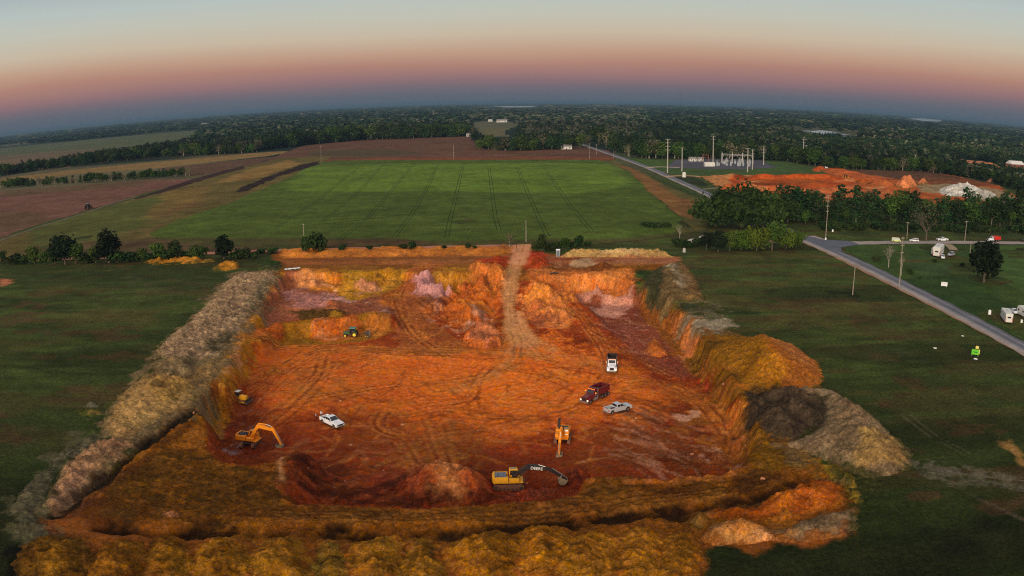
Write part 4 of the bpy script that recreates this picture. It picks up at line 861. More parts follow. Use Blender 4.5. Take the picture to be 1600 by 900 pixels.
# the second diggings beyond the tree line: a cut with a lit face
def quarry():
    out = ats([(1092, 276), (1160, 274), (1300, 276), (1275, 262), (1290, 260), (1330, 266), (1440, 268), (1500, 276), (1560, 290), (1600, 312), (1600, 335), (1500, 330), (1400, 325), (1300, 322), (1230, 318), (1130, 300)], 0)
    x0, y0 = out.min(0) - 5; x1, y1 = out.max(0) + 5
    x, y = np.meshgrid(np.arange(x0, x1, 2.0), np.arange(y0, y1, 2.0))
    c = np.ones(x.shape + (3,)) * np.array(S(172, 84, 42)[:3]); z = np.full(x.shape, 0.12)
    def pz(poly, rgb, k=1, so=4.0, dz=0):
        nonlocal z
        q = ats(poly, 0); m = sstep((sdist(x, y, q) + so * .6 * fbm(x, y, 9, 3, 71)) / so + .5) * k
        if rgb is not None: c[:] = c * (1 - m[..., None]) + np.array(rgb[:3]) * m[..., None]
        z = z + dz * m
    pz([(1110, 280), (1180, 277), (1300, 277), (1350, 281), (1320, 292), (1280, 300), (1200, 300), (1140, 296)], S(186, 76, 18), 1)
    pz([(1150, 282), (1260, 280), (1300, 284), (1260, 290), (1170, 290)], S(150, 76, 22), 0.6)
    pz([(1200, 296), (1290, 296), (1400, 296), (1400, 320), (1240, 320)], S(184, 98, 62), 0.9)
    pz([(1290, 262), (1310, 262), (1400, 285), (1450, 292), (1400, 297), (1330, 285)], S(196, 92, 44), 0.8)
    pz([(1320, 266), (1440, 268), (1500, 277), (1500, 284), (1420, 283), (1350, 272)], S(84, 62, 56), 0.9)
    pz([(1440, 276), (1540, 280), (1560, 290), (1500, 292), (1450, 288)], S(108, 64, 48), 0.8)
    pz([(1430, 290), (1480, 288), (1560, 296), (1600, 315), (1600, 330), (1520, 310), (1440, 300)], S(150, 128, 112), 0.9)
    pz([(1092, 276), (1160, 274), (1180, 277), (1130, 281), (1150, 292), (1130, 293), (1100, 283)], S(176, 118, 84), 0.9)
    z = z + 1.2 * fbm(x, y, 12, 3, 77) + 0.5 * fbm(x, y, 4, 2, 78)
    for i in range(46):
        a_, b_ = random.Random(i).uniform(1110, 1560), random.Random(i + 99).uniform(278, 318)
        pz([(a_ - 14, b_ - 1.2), (a_ + 16, b_ - 1), (a_ + 12, b_ + 1.2), (a_ - 12, b_ + 1)], [S(120, 50, 22), S(214, 140, 104), S(90, 44, 30), S(160, 66, 24)][i % 4], .6, 3.0)
    # basin: keep it just under the plain, face towards the camera along the far edge
    fe = ats([(1118, 279), (1300, 279), (1352, 284), (1390, 300), (1240, 300), (1140, 296)], 0)
    z = z + 5.0 * sstep((fbm(x, y, 26, 2, 80) + 0.25) * 2) * sstep((12 - np.abs(sdist(x, y, fe))) / 12) * 0.7
    z = np.maximum(z, 0.1); c[..., 1] *= 1.06; c[..., 2] *= .72; c *= .92
    d = sdist(x, y, out) + 4 * fbm(x, y, 10, 3, 82); keep = d > 0
    c *= (1 + 0.35 * fbm(x, y * .6, 9, 4, 84) + 0.25 * fbm(x, y, 3, 2, 85))[..., None]
    idx = np.arange(x.size).reshape(x.shape)
    fk = keep[:-1, :-1] & keep[:-1, 1:] & keep[1:, 1:] & keep[1:, :-1]
    F = np.stack([idx[:-1, :-1][fk], idx[:-1, 1:][fk], idx[1:, 1:][fk], idx[1:, :-1][fk]], 1)
    used, inv = np.unique(F, return_inverse=True); V = np.stack([x.ravel(), y.ravel(), z.ravel()], 1)[used]
    tag(link('quarry_ground', np_mesh('quarry_ground', V, inv.reshape(F.shape), 'pile_soil', np.clip(c, .003, .9).reshape(-1, 3)[used], True)), kind='structure')
quarry()
sheet('quarry_ground', [(1476, 256), (1500, 250), (1540, 253), (1562, 262), (1600, 266), (1640, 275), (1600, 274), (1540, 266), (1490, 263)], S(196, 120, 84), 0.6, 4, seed=33, amp=0.4)
def far_cone(label, px, py, wpx, hpx, rgb, **k):
    mp_ = mpp(px, py); n = 10
    pts = [(px + math.cos(2 * PI * i / n) * wpx / 2, py + math.sin(2 * PI * i / n) * wpx * 0.10) for i in range(n)]
    return heap(label, pts, hpx * mp_, max(3, wpx * mp_ * 0.42), rgb, res=1.0, lump=k.pop('lump', 0.15), ls=8, rough=0.2, warp=0.6, **k)
far_cone('tall pointed salmon stockpile in the far diggings', 1416, 291, 38, 17, S(226, 130, 88), name='stockpile', cat='stockpile')
far_cone('small salmon stockpile right of the tall pointed one', 1441, 288, 20, 9, S(214, 122, 86), name='stockpile', cat='stockpile')
far_cone('low orange stockpile left of the tall pointed one', 1382, 290, 36, 8, S(206, 104, 56), name='stockpile', cat='stockpile')
far_cone('red clay stockpile by the pit machines in the far diggings', 1352, 284, 34, 7, S(190, 88, 36), name='stockpile', cat='stockpile')
far_cone('long white chalky stockpile at the right of the far diggings', 1500, 300, 80, 11, S(205, 198, 186), name='stockpile', cat='stockpile', lump=0.5)
far_cone('narrow chalky ridge in front of the long white stockpile', 1530, 306, 60, 7, S(190, 180, 166), name='stockpile', cat='stockpile', lump=0.5)
far_cone('dim pinkish stockpile at the wood edge of the far diggings', 1550, 284, 20, 8, S(176, 110, 88), name='stockpile', cat='stockpile')
far_cone('red earth heap at the left tip of the far diggings', 1280, 266, 26, 6, S(190, 84, 40), name='stockpile', cat='stockpile')
far_cone('pale peak in the farthest diggings beyond the wood', 1502, 255, 22, 6, S(206, 150, 118), name='stockpile', cat='stockpile')
far_cone('broad salmon heap in the farthest diggings', 1540, 262, 50, 6, S(200, 120, 86), name='stockpile', cat='stockpile')

# grass by the crossing, verges
sheet('meadow', [(1262, 345), (1300, 340), (1400, 350), (1640, 352), (1640, 376), (1590, 372), (1440, 368), (1330, 370), (1276, 362)], S(56, 66, 32), 0.02, 1.6, [([(1262, 345), (1330, 350), (1310, 362), (1270, 358)], S(84, 66, 46), 0.7, 4), ([(1400, 352), (1520, 352), (1520, 362), (1400, 362)], S(78, 84, 44), 0.5, 5)], seed=35)
sheet('meadow', [(1312, 386), (1340, 382), (1640, 383), (1640, 560), (1600, 534), (1520, 492), (1440, 452), (1380, 424), (1340, 404)], S(58, 76, 32), 0.03, 1.2,
      [([(1520, 384), (1640, 384), (1640, 470), (1560, 440), (1560, 400)], S(68, 90, 40), 0.8, 6), ([(1400, 440), (1500, 430), (1600, 490), (1640, 540), (1560, 510)], S(40, 60, 28), 0.6, 6), ([(1420, 400), (1500, 398), (1500, 430), (1440, 430)], S(66, 84, 50), 0.5, 4)], seed=36, rag=0.6)
AS = S(124, 122, 126); AS2 = S(152, 140, 134); AS3 = S(98, 98, 106)
MR = [(900, 222), (925, 231), (960, 243), (1010, 261), (1060, 283), (1100, 301), (1150, 326), (1205, 350), (1262, 376), (1330, 406), (1400, 440), (1500, 491), (1600, 545), (1680, 590)]
strip('road', MR, 8.0, AS, 0.12, cols=[AS2, AS2, AS2, AS, AS3, AS3, AS, AS3, AS3])
strip('road_shoulder', [(1250, 374), (1290, 391), (1330, 411), (1400, 446), (1500, 497), (1600, 551), (1680, 598)], [6, 4], S(146, 118, 98), 0.10, wob=0.3, cols=[S(150, 116, 92)] * 9)
strip('road', [(1262, 369), (1290, 377), (1330, 380), (1400, 379), (1500, 379), (1600, 380), (1720, 382)], 8.0, AS2, 0.124)
sheet('road', [(1252, 366), (1284, 374), (1330, 377), (1346, 383), (1316, 387), (1318, 397), (1290, 388), (1256, 374)], S(96, 98, 108), 0.128, 0.8, m='road_surface', rag=0.2, amp=0.1)
strip('dirt_road', [(-60, 408), (130, 404), (330, 396), (440, 391.5), (600, 388), (800, 384.5), (835, 384)], 6.0, S(176, 112, 88), 0.11, wob=0.5)
strip('dirt_road', [(1175, 381), (1225, 376), (1262, 373)], 5.0, S(140, 110, 86), 0.11, wob=0.5)
strip('dirt_road', [(-40, 392), (0, 376), (60, 355), (130, 334), (170, 320), (214, 307)], 3.2, S(104, 92, 76), 0.1, wob=0.4)
strip('driveway', [(1010, 262), (1030, 261), (1062, 262)], 7.0, S(176, 158, 134), 0.14)
strip('driveway', [(1040, 276), (1060, 275), (1092, 276), (1130, 284), (1148, 291)], 7.0, S(186, 140, 104), 0.14)
strip('driveway', [(1098, 296), (1120, 294), (1140, 294)], 5.0, S(120, 112, 96), 0.14)
strip('driveway', [(1480, 382), (1486, 386), (1490, 391)], 4.5, S(150, 132, 108), 0.14)
# water far away, the third sheet in place of mist: pale strips of lake
def water(name, poly, z=0.5):
    sheet(name, poly, S(150, 158, 168), z, 40, rag=10, m='lake_water', amp=0.0)
m, N, L, b = pbsdf('lake_water')
b.inputs['Base Color'].default_value = S(150, 156, 162); b.inputs['Roughness'].default_value = 0.38; b.inputs['Specular IOR Level'].default_value = 1.0
water('lake_or_mist', [(766, 166.6), (800, 165.6), (840, 165.8), (835, 167.6), (790, 168)])
water('lake_or_mist', [(1418, 185), (1440, 184.5), (1475, 188), (1470, 190.5), (1440, 189)])
water('lake_or_mist', [(1246, 204), (1276, 203), (1300, 205), (1335, 211), (1322, 216), (1290, 214), (1262, 209)])  # stands in for mist over the wood, shaped as a pond
water('lake_or_mist', [(1360, 179), (1400, 182), (1398, 184), (1360, 181)])
def haze():
    mb = MB(); me = None
    o = MB().box((0, 17000, 33.0), (80000, 46000, 84.0)).build('haze', 'haze_air')
    tag(o, kind='stuff')
m = bpy.data.materials.new('haze_air'); m.use_nodes = True; MAT['haze_air'] = m
nt = m.node_tree; nt.nodes.remove(nt.nodes['Principled BSDF'])
pv = nt.nodes.new('ShaderNodeVolumePrincipled'); pv.inputs['Color'].default_value = (0.15, 0.25, 0.36, 1); pv.inputs['Density'].default_value = 0.00008; pv.inputs['Anisotropy'].default_value = 0.0
nt.links.new(pv.outputs[0], nt.nodes['Material Output'].inputs['Volume'])
if HAZE: haze()
# ================================================================== TREES
def leaf_mat(name, dark=0.0):
    m, N, L, b = pbsdf(name)
    b.inputs['Roughness'].default_value = 0.9; b.inputs['Specular IOR Level'].default_value = 0.1
    a = N.new('ShaderNodeAttribute'); a.attribute_name = 'Col'
    oi = N.new('ShaderNodeObjectInfo'); hs = N.new('ShaderNodeHueSaturation')
    def mr(lo, hi, src=oi.outputs['Random']):
        q = N.new('ShaderNodeMapRange'); q.inputs[3].default_value = lo; q.inputs[4].default_value = hi; L.new(src, q.inputs[0]); return q.outputs[0]
    sn = N.new('ShaderNodeMath'); sn.operation = 'FRACT'; mu = N.new('ShaderNodeMath'); mu.operation = 'MULTIPLY'; mu.inputs[1].default_value = 7.3
    L.new(oi.outputs['Random'], mu.inputs[0]); L.new(mu.outputs[0], sn.inputs[0])
    L.new(mr(0.47, 0.52), hs.inputs['Hue']); L.new(mr(0.7, 1.35, sn.outputs[0]), hs.inputs['Value'])
    L.new(a.outputs['Color'], hs.inputs['Color']); L.new(hs.outputs[0], b.inputs['Base Color'])
leaf_mat('foliage')
mat('bark', S(88, 76, 62), 0.95, dirt=0.5, dirtcol=(0.05, 0.04, 0.03))
mat('pale_bark', S(150, 140, 122), 0.95, dirt=0.5, dirtcol=(0.12, 0.1, 0.08))
GREENS = dict(dark=S(34, 50, 20), mid=S(52, 72, 26), bright=S(60, 78, 22), pine=S(34, 56, 26), grey=S(88, 84, 62), deep=S(20, 30, 14))
def crown_quads(rs, lobes, n, size, col, var=0.35, shell=0.6):
    """leaf clumps: small quads scattered through the volume of several lobes (centre, radii)"""
    vol = np.array([l[1][0] * l[1][1] * l[1][2] for l in lobes]) ** 0.7; vol /= vol.sum()
    k = rs.choice(len(lobes), n, p=vol)
    c = np.array([l[0] for l in lobes])[k]; r = np.array([l[1] for l in lobes])[k]
    d = rs.randn(n, 3); d /= np.linalg.norm(d, axis=1)[:, None]
    rad = (shell + (1 - shell) * rs.rand(n)) ; rad = np.where(rs.rand(n) < 0.25, rs.rand(n) ** 0.5, rad)
    P = c + d * r * rad[:, None] * (1 + 0.10 * rs.randn(n))[:, None]
    nrm = d * 0.7 + rs.randn(n, 3) * 0.55; nrm[:, 2] += 0.25; nrm /= np.linalg.norm(nrm, axis=1)[:, None]
    a = np.cross(nrm, rs.randn(n, 3)); a /= np.linalg.norm(a, axis=1)[:, None]; bb = np.cross(nrm, a)
    s = size * (0.55 + 0.9 * rs.rand(n))[:, None]
    V = np.stack([P - a * s - bb * s * .7, P + a * s - bb * s * .8, P + a * s * .8 + bb * s, P - a * s * .9 + bb * s * .8], 1).reshape(-1, 3)
    F = np.arange(4 * n).reshape(n, 4)
    lobe_v = (rs.rand(len(lobes)) - 0.5)[k] * var * 1.4
    cc = np.array(col[:3]) * (1 + lobe_v + var * (rs.rand(n) - 0.5))[:, None]
    yel = (rs.rand(n) < 0.2)[:, None]; cc = np.where(yel, cc * np.array([1.5, 1.25, 0.9]), cc)
    return V, F, np.repeat(np.clip(cc, 0.002, 1), 4, axis=0)
def lobes_for(kind, rs):
    L = []
    if kind == 'broad':
        for i in range(9):
            a = rs.rand() * 6.28; d = 0.22 * rs.rand() ** 0.5; L.append(((math.cos(a) * d, math.sin(a) * d, 0.25 + 0.58 * rs.rand()), (0.17 + .08 * rs.rand(), 0.17 + .08 * rs.rand(), 0.12 + .06 * rs.rand())))
        L.append(((0, 0, 0.5), (0.29, 0.29, 0.42)))
    elif kind == 'wide':
        for i in range(14):
            a = rs.rand() * 6.28; d = 0.5 * rs.rand() ** 0.5; L.append(((math.cos(a) * d, math.sin(a) * d, 0.22 + 0.62 * rs.rand() * (1 - d * .8)), (0.2 + .1 * rs.rand(), 0.2 + .1 * rs.rand(), 0.15 + .06 * rs.rand())))
        L.append(((0, 0, 0.42), (0.55, 0.55, 0.40)))
    elif kind == 'pine':
        for i in range(9):
            z = 0.14 + 0.84 * i / 9; r = 0.24 * (1.12 - z) + 0.05; a = rs.rand() * 6.28
            L.append(((math.cos(a) * .05, math.sin(a) * .05, z), (r + .04 * rs.rand(), r + .04 * rs.rand(), 0.09)))
    elif kind == 'bush':
        for i in range(8):
            a = rs.rand() * 6.28; d = 0.55 * rs.rand(); L.append(((math.cos(a) * d, math.sin(a) * d, 0.3 + 0.35 * rs.rand()), (0.38, 0.36, 0.32)))
    return L
def limbs_mesh(rs, kind):
    mb = MB()
    if kind == 'bush':
        for i in range(4):
            a = i * 1.6; mb.cyl((0, 0, -0.04), (math.cos(a) * .3, math.sin(a) * .3, .5), .03, .012, 5)
        return mb
    top = 0.9 if kind == 'pine' else 0.62
    mb.cyl((0, 0, -0.03), (0.01, 0, 0.3), 0.026, 0.019, 7); mb.cyl((0.01, 0, 0.3), (0, 0.01, top), 0.019, 0.006, 6)
    for i in range(7):
        a = i * 2.4 + rs.rand(); z = 0.28 + 0.045 * i; r = (0.3 if kind == 'wide' else .18) * (0.7 + .5 * rs.rand())
        mb.cyl((0.01, 0, z), (math.cos(a) * r, math.sin(a) * r, z + .14 + .08 * rs.rand()), 0.009, 0.003, 5)
    return mb
PROTO = {}
def make_proto(key, kind, col, n, size, seed, bark='bark'):
    rs = np.random.RandomState(seed)
    V, F, c = crown_quads(rs, lobes_for(kind, rs), n, size, col)
    cm = np_mesh('crown', V, F, 'foliage', c)
    t = limbs_mesh(rs, kind).build('trunk', bark); tm = t.data; bpy.data.objects.remove(t)
    PROTO[key] = (cm, tm)
for i in range(3):
    make_proto('dark%d' % i, 'broad', GREENS['dark'], 900, 0.030, 10 + i); make_proto('mid%d' % i, 'broad', GREENS['mid'], 900, 0.030, 20 + i)
    make_proto('pine%d' % i, 'pine', GREENS['pine'], 620, 0.026, 30 + i); make_proto('bush%d' % i, 'bush', GREENS['dark'], 420, 0.075, 40 + i)
for i in range(2):
    make_proto('bright%d' % i, 'wide', GREENS['bright'], 1500, 0.030, 50 + i); make_proto('wide%d' % i, 'wide', GREENS['dark'], 1700, 0.030, 55 + i)
    make_proto('grey%d' % i, 'broad', GREENS['grey'], 420, 0.020, 60 + i, 'pale_bark'); make_proto('deep%d' % i, 'broad', GREENS['deep'], 1300, 0.028, 65 + i)
def bare_mesh(seed, levels=5, spread=0.55):
    r = random.Random(seed); mb = MB()
    def grow(p, d, L, rad, lv):
        q = p + d * L; mb.cyl(p, q, rad, rad * 0.65, 5 if lv < 3 else 3, caps=False)
        if lv >= levels: return
        for i in range(3 if lv < 3 else 2):
            nd = (d + Vector((r.gauss(0, spread), r.gauss(0, spread), r.gauss(0.1, spread * .45)))).normalized()
            grow(p + d * L * r.uniform(.7, 1), nd, L * r.uniform(.62, .85), rad * 0.6, lv + 1)
    grow(Vector((0, 0, -.03)), Vector((0.02, 0, 1)), 0.27, 0.022, 0)
    return mb
def tree(px, py, hpx, key, label, group=None, name='tree', cat='tree', sx=1.0, z=None, wpx=None):
    """base at a photo pixel, height given in photo pixels"""
    p = on(px, py) if z is None else at(px, py, z)
    h = hpx * (p - Vector((0, 0, CAM_Z))).length / (1600 * FE) * 1.06
    e = empty(name, p, random.uniform(0, 6.28), label, cat, group)
    e.scale = (h * sx, h * sx, h)
    cm, tm = PROTO[key]
    link('trunk', tm, e); link('crown', cm, e)
    return e
rt = random.Random(12)
def pick(base, n): return base + str(rt.randrange(n))
# hedge along the dirt road, left part: every bush its own label
HB = [(4, 412, 16, 'dark', 'small dark tree at the far left end of the roadside hedge'), (22, 413, 13, 'bush', 'low dark bush second from the left end of the hedge'), (38, 412, 12, 'bush', 'low bush left of the twin hedge trees'),
      (54, 412, 24, 'mid', 'rounded olive tree near the left end of the hedge'), (70, 413, 18, 'mid', 'lighter green bush between two hedge trees'), (86, 413, 25, 'dark', 'leaning dark tree beside the tall black green one'), (102, 413, 40, 'deep', 'tall black green tree, highest at the left of the hedge'),
      (118, 412, 26, 'mid', 'olive green tree right of the tallest left hedge tree'), (134, 411, 14, 'bush', 'low bush in the hedge gap'), (150, 411, 22, 'mid', 'small bush left of the upright dark hedge tree'), (171, 411, 42, 'deep', 'upright dark tree standing alone in the hedge'),
      (184, 410, 16, 'bush', 'bush at the foot of the upright dark hedge tree'), (197, 409, 13, 'bush', 'low bush in the middle of the left hedge'), (210, 409, 12, 'bush', 'low bush before the yellow row of tips'), (222, 408, 18, 'mid', 'young tree over the left end of the yellow tips'),
      (235, 408, 11, 'bush', 'low bush above the yellow tips'), (249, 408, 24, 'mid', 'round olive tree above the yellow row of tips'), (263, 407, 14, 'bush', 'bush between the two trees above the yellow tips'), (275, 407, 26, 'dark', 'dark tree above the middle of the yellow tips'),
      (290, 406, 11, 'bush', 'low bush right of the dark tree above the yellow tips'), (305, 406, 20, 'mid', 'small round tree above the right end of the yellow tips'), (317, 405, 17, 'mid', 'bushy sapling right of the yellow tips'), (350, 405, 31, 'deep', 'dark round tree standing above the small yellow heap'),
      (368, 404, 10, 'bush', 'flat bush right of the dark round tree'), (380, 404, 13, 'bush', 'low spreading bush at the right end of the left hedge'), (396, 403, 9, 'bush', 'last low bush before the weedy mound'),
      (407, 396, 7, 'bush', 'tiny bush on the road edge above the weedy mound'), (425, 396, 8, 'bush', 'tiny bush left of the big dark shrub')]
for px, py, h, k, lb in HB:
    isb = k == 'bush'; h *= 1.25
    tree(px, py, h, pick(k, 2 if k == 'deep' else 3), lb, 'hedge along the dirt road', 'bush' if isb else 'leafy_tree', 'bush' if isb else 'tree', sx=(1.35 if isb else 1.25))
for px, py, h, k, sx, lb in [(478, 393, 25, 'bush', .75, 'left half of the big dark shrub by the dirt road'), (500, 392, 30, 'bush', .75, 'right taller half of the big dark shrub by the dirt road'), (535, 391, 10, 'bush', 1, 'small bush first right of the big dark shrub'), (578, 390, 7, 'bush', 1.1, 'tiny weed bush on the far bank'),
      (632, 389, 9, 'bush', 1.2, 'low bush left in the pair above the middle of the far bank'), (644, 389, 14, 'bush', .9, 'bushier one of the pair above the middle of the far bank'), (695, 388, 5, 'bush', 1.6, 'flat weed clump on the far bank'), (731, 388, 9, 'bush', .9, 'small round bush near the gate'),
      (742, 388, 5, 'bush', 1.3, 'tiny weed clump between round bush and gate'), (796, 386, 26, 'grey', 1.0, 'thin leafy sapling beside the site gate')]:
    tree(px, py, h, pick(k, 2 if k in ('grey',) else 3), lb, None, 'bush' if k == 'bush' else 'sapling', 'bush' if k == 'bush' else 'tree', sx=sx)
for px, py, h, k, sx, lb in [(836, 394, 17, 'mid', 1.1, 'light green shrub right of the ramp top'), (847, 393, 28, 'dark', 1, 'upright dark tree right of the ramp top'), (858, 393, 15, 'bush', 1, 'low dark shrub behind the portable toilet'), (868, 391, 16, 'bush', .9, 'shrub just left of the portable toilet'),
      (884, 392, 22, 'mid', 1.1, 'small green tree behind the left end of the sand pile'), (895, 388, 12, 'bush', 1.0, 'bush behind the left shoulder of the sand pile'), (905, 388, 22, 'dark', 1.1, 'round dark tree above the sand pile'), (918, 384, 8, 'bush', 1.2, 'low bush behind the sand pile'),
      (1012, 355, 9, 'bush', 1.4, 'left part of the dark thicket in the green field corner'), (1028, 356, 10, 'bush', 1.5, 'middle of the dark thicket in the green field corner'), (1042, 355, 9, 'bush', 1.2, 'right part of the dark thicket in the green field corner'),
      (1062, 386, 14, 'bush', 1.3, 'dark bush at the right end of the sand pile'), (1076, 387, 10, 'bush', 1.4, 'low bush among the junk right of the sand pile'), (1092, 384, 12, 'bush', 1.3, 'dark bush left of the bright green trees')]:
    tree(px, py, h, pick(k, 3), lb, None, 'bush' if k == 'bush' else 'leafy_tree', 'bush' if k == 'bush' else 'tree', sx=sx)
PROTO['bare0'] = (None, bare_mesh(3).build('trunk', 'bark').data); PROTO['bare1'] = (None, bare_mesh(9, 5, .45).build('trunk', 'pale_bark').data)
for o in [o for o in COL.objects if o.name.startswith('trunk') and o.parent is None]: bpy.data.objects.remove(o)
def bare(px, py, hpx, key, label, sx=1.0, twig=True):
    p = on(px, py); h = hpx * (p - Vector((0, 0, CAM_Z))).length / (1600 * FE)
    e = empty('bare_tree', p, rt.uniform(0, 6), label, 'tree'); e.scale = (h * sx, h * sx, h)
    link('trunk', PROTO[key][1], e)
    rs = np.random.RandomState(int(px)); V, F, c = crown_quads(rs, [((0, 0, .68), (.42, .42, .32))], 260, 0.010, GREENS['grey'], shell=.4)
    link('crown', np_mesh('crown', V, F, 'foliage', c), e)
bare(1447, 377, 68, 'bare0', 'large spreading bare tree beside the white camper', 1.15)
bare(1388, 418, 46, 'bare1', 'thin pale bare tree in the grass left of the camper', 0.9)
bare(1408, 430, 40, 'bare1', 'wispy bare tree by the tall road pole', 0.7)
bare(1062, 372, 26, 'bare1', 'small pale bare tree in the brown corner of the field', 1.0)
bare(709 + 66, 262 - 15, 26, 'bare0', 'leafless grey tree at the near wood edge right of centre', 1.0)
# big group left of the crossing
for px, py, h, k, sx, lb in [(1118, 354, 62, 'wide0', .95, 'left of the two broad dark crowns by the road'), (1158, 356, 78, 'wide1', .95, 'broadest dark tree by the road, grey twigs showing'), (1192, 356, 68, 'wide0', .85, 'dark tree right of the broadest one'),
      (1104, 390, 30, 'deep0', 1.2, 'black green tree at the left foot of the group'), (1122, 393, 34, 'deep1', 1.2, 'dark leafy tree between the two broad crowns and the meadow'), (1140, 392, 32, 'mid0', 1.2, 'left olive tree of the near group'),
      (1158, 391, 36, 'bright1', .8, 'left bright green tree of the near group'), (1182, 392, 46, 'bright0', .75, 'tallest bright green tree of the near group'), (1206, 391, 48, 'mid1', 1.1, 'olive green tree right of the tallest bright one'),
      (1228, 389, 38, 'bright1', .75, 'bright leafy tree at the road edge'), (1244, 386, 30, 'bright0', .75, 'rightmost bright tree touching the road edge'), (1214, 374, 26, 'mid2', 1.2, 'small tree behind the bright ones near the parked car')]:
    tree(px, py, h, k, lb, 'trees left of the road crossing', 'leafy_tree', 'tree', sx=sx)
tree(1537, 441, 68, 'deep0', 'large dark round oak standing alone in the right meadow', None, 'oak_tree', 'tree', sx=1.25)
for px, py, h, lb in [(1368, 408, 10, 'small round bush in the grass left of the camper'), (1422, 428, 9, 'dark bush beside the road opposite the pole'), (1460, 410, 6, 'tiny green bush in front of the camper'), (1503, 416, 6, 'little bush left of the large oak'), (1438, 436, 4, 'tiny dark tuft on the right verge')]:
    tree(px, py, h, 'bush0', lb, None, 'bush', 'bush')
# the tree line between crossing and diggings
def where(x, marks):
    for lim, w_ in marks:
        if x < lim: return w_
    return marks[-1][1]
MK = [(1250, 'behind the broad dark trees'), (1285, 'left of the tall crossing pole'), (1330, 'just right of the tall crossing pole'), (1380, 'left of the lime van'), (1420, 'behind the lime van'), (1470, 'behind the large bare tree'), (1520, 'left of the red tub truck'), (1560, 'above the red tub truck'), (1700, 'by the right frame edge')]
x = 1203.0
while x < 1606:
    for row, yy in ((0, 334), (1, 340), (2, 347)):
        xx = x + rt.uniform(-5, 5); y0 = yy + (xx - 1200) / 400 * (6 if row else 12) + rt.uniform(-1.5, 1.5)
        pine = rt.random() < .6; h = rt.uniform(22, 50) * (1.0 if row < 2 else .8)
        if 1330 < xx < 1420 and row == 2: h *= .55
        tree(xx, y0, h, pick('pine', 3) if pine else pick(rt.choice(['dark', 'mid']), 3), ('dark pine' if pine else 'leafy tree') + ' in the ' + ('back', 'middle', 'front')[row] + ' of the tree line, ' + where(xx, MK), 'tree line in front of the diggings, ' + where(xx, MK), 'pine_tree' if pine else 'leafy_tree', 'tree', sx=rt.uniform(1.3, 1.7) if pine else rt.uniform(1.15, 1.45))
    x += 14.5
for i in range(34):
    xx = 1290 + i * 9.6 + rt.uniform(-3, 3)
    if 1418 < xx < 1452 and i % 2: continue
    tree(xx, 356 + (xx - 1290) * .022 + rt.uniform(-3, 4), rt.uniform(8, 15), pick('bush', 3), 'dark undergrowth bush between road and tree line, ' + where(xx, MK), 'undergrowth bushes north of the road, ' + where(xx, MK), 'bush', 'bush', sx=rt.uniform(.9, 1.4))
# edge of the woods behind the fields: the nearest trees one by one
def edge(curve, step, h, label, group, greys=.12, rows=1, dy=-2.5, jit=1.2, marks=None):
    pts = []
    for (a, b), (c, d) in zip(curve[:-1], curve[1:]):
        n = max(1, int(abs(c - a) / step)); pts += [(a + (c - a) * t / n, b + (d - b) * t / n) for t in range(n)]
    for r in range(rows):
        for px, py in pts:
            k = rt.random(); hh = rt.uniform(h[0], h[1])
            key = pick('grey', 2) if k < greys else pick('dark', 3) if k < .55 else pick('mid', 3) if k < .8 else pick('pine', 3)
            kd = {'g': 'thin greyish', 'd': 'dark', 'm': 'mid green', 'p': 'pointed dark'}[key[0]]; wh = ', ' + where(px, marks)
            tree(px + rt.uniform(-step, step) * .4, py + r * dy + rt.uniform(-jit, jit) * .5, hh, key, kd + ' ' + label + wh, group + wh, 'leafy_tree', 'tree', sx=rt.uniform(1.1, 1.5))
edge([(0, 275), (60, 266), (150, 255), (270, 244), (400, 238)], 7, (12, 21), 'tree in the belt beyond the tan field', 'belt of trees beyond the tan field', marks=[(60, 'at the left frame edge'), (150, 'left of the pale sheds'), (205, 'beside the pale sheds'), (290, 'right of the pale sheds'), (360, 'near the small white house'), (999, 'at its right end')])
edge([(400, 237), (430, 232), (480, 226), (560, 219), (640, 216), (736, 212)], 8.5, (18, 27), 'tree on the wood edge behind the brown field', 'wood edge behind the brown field', marks=[(460, 'at its left end'), (520, 'above the near left pole'), (600, 'left of the middle'), (680, 'right of the middle'), (999, 'at its right end')])
edge([(752, 233), (800, 236), (850, 234), (905, 232), (930, 227)], 9, (16, 26), 'tree of the grove behind the green field', 'grove behind the green field', .25, marks=[(800, 'left of the white farmhouse'), (860, 'around the white farmhouse'), (999, 'near the low white house')])
edge([(938, 226), (965, 240), (1000, 247), (1060, 248), (1110, 247), (1190, 248), (1240, 253), (1285, 261)], 8.5, (20, 32), 'tree on the wood edge behind the substation', 'wood edge behind the substation', .2, marks=[(1000, 'beside the road mouth'), (1045, 'left of the tallest pole'), (1110, 'behind the white sheds'), (1185, 'behind the gantry'), (1240, 'right of the gantry'), (1999, 'at its right end')])
edge([(1290, 262), (1340, 265), (1440, 268), (1500, 276), (1545, 283), (1600, 300)], 10, (14, 24), 'tree on the wood edge above the far diggings', 'wood edge above the diggings', marks=[(1360, 'at its left end'), (1440, 'near the lone wood pole'), (1520, 'above the pointed stockpile'), (1999, 'at the right frame edge')])
edge([(2, 294), (60, 290), (150, 284), (300, 274)], 5, (10, 16), 'tree in the hedge row across the brown fields', 'hedge row across the brown fields', .25, marks=[(80, 'left third'), (190, 'middle third'), (999, 'right third')])

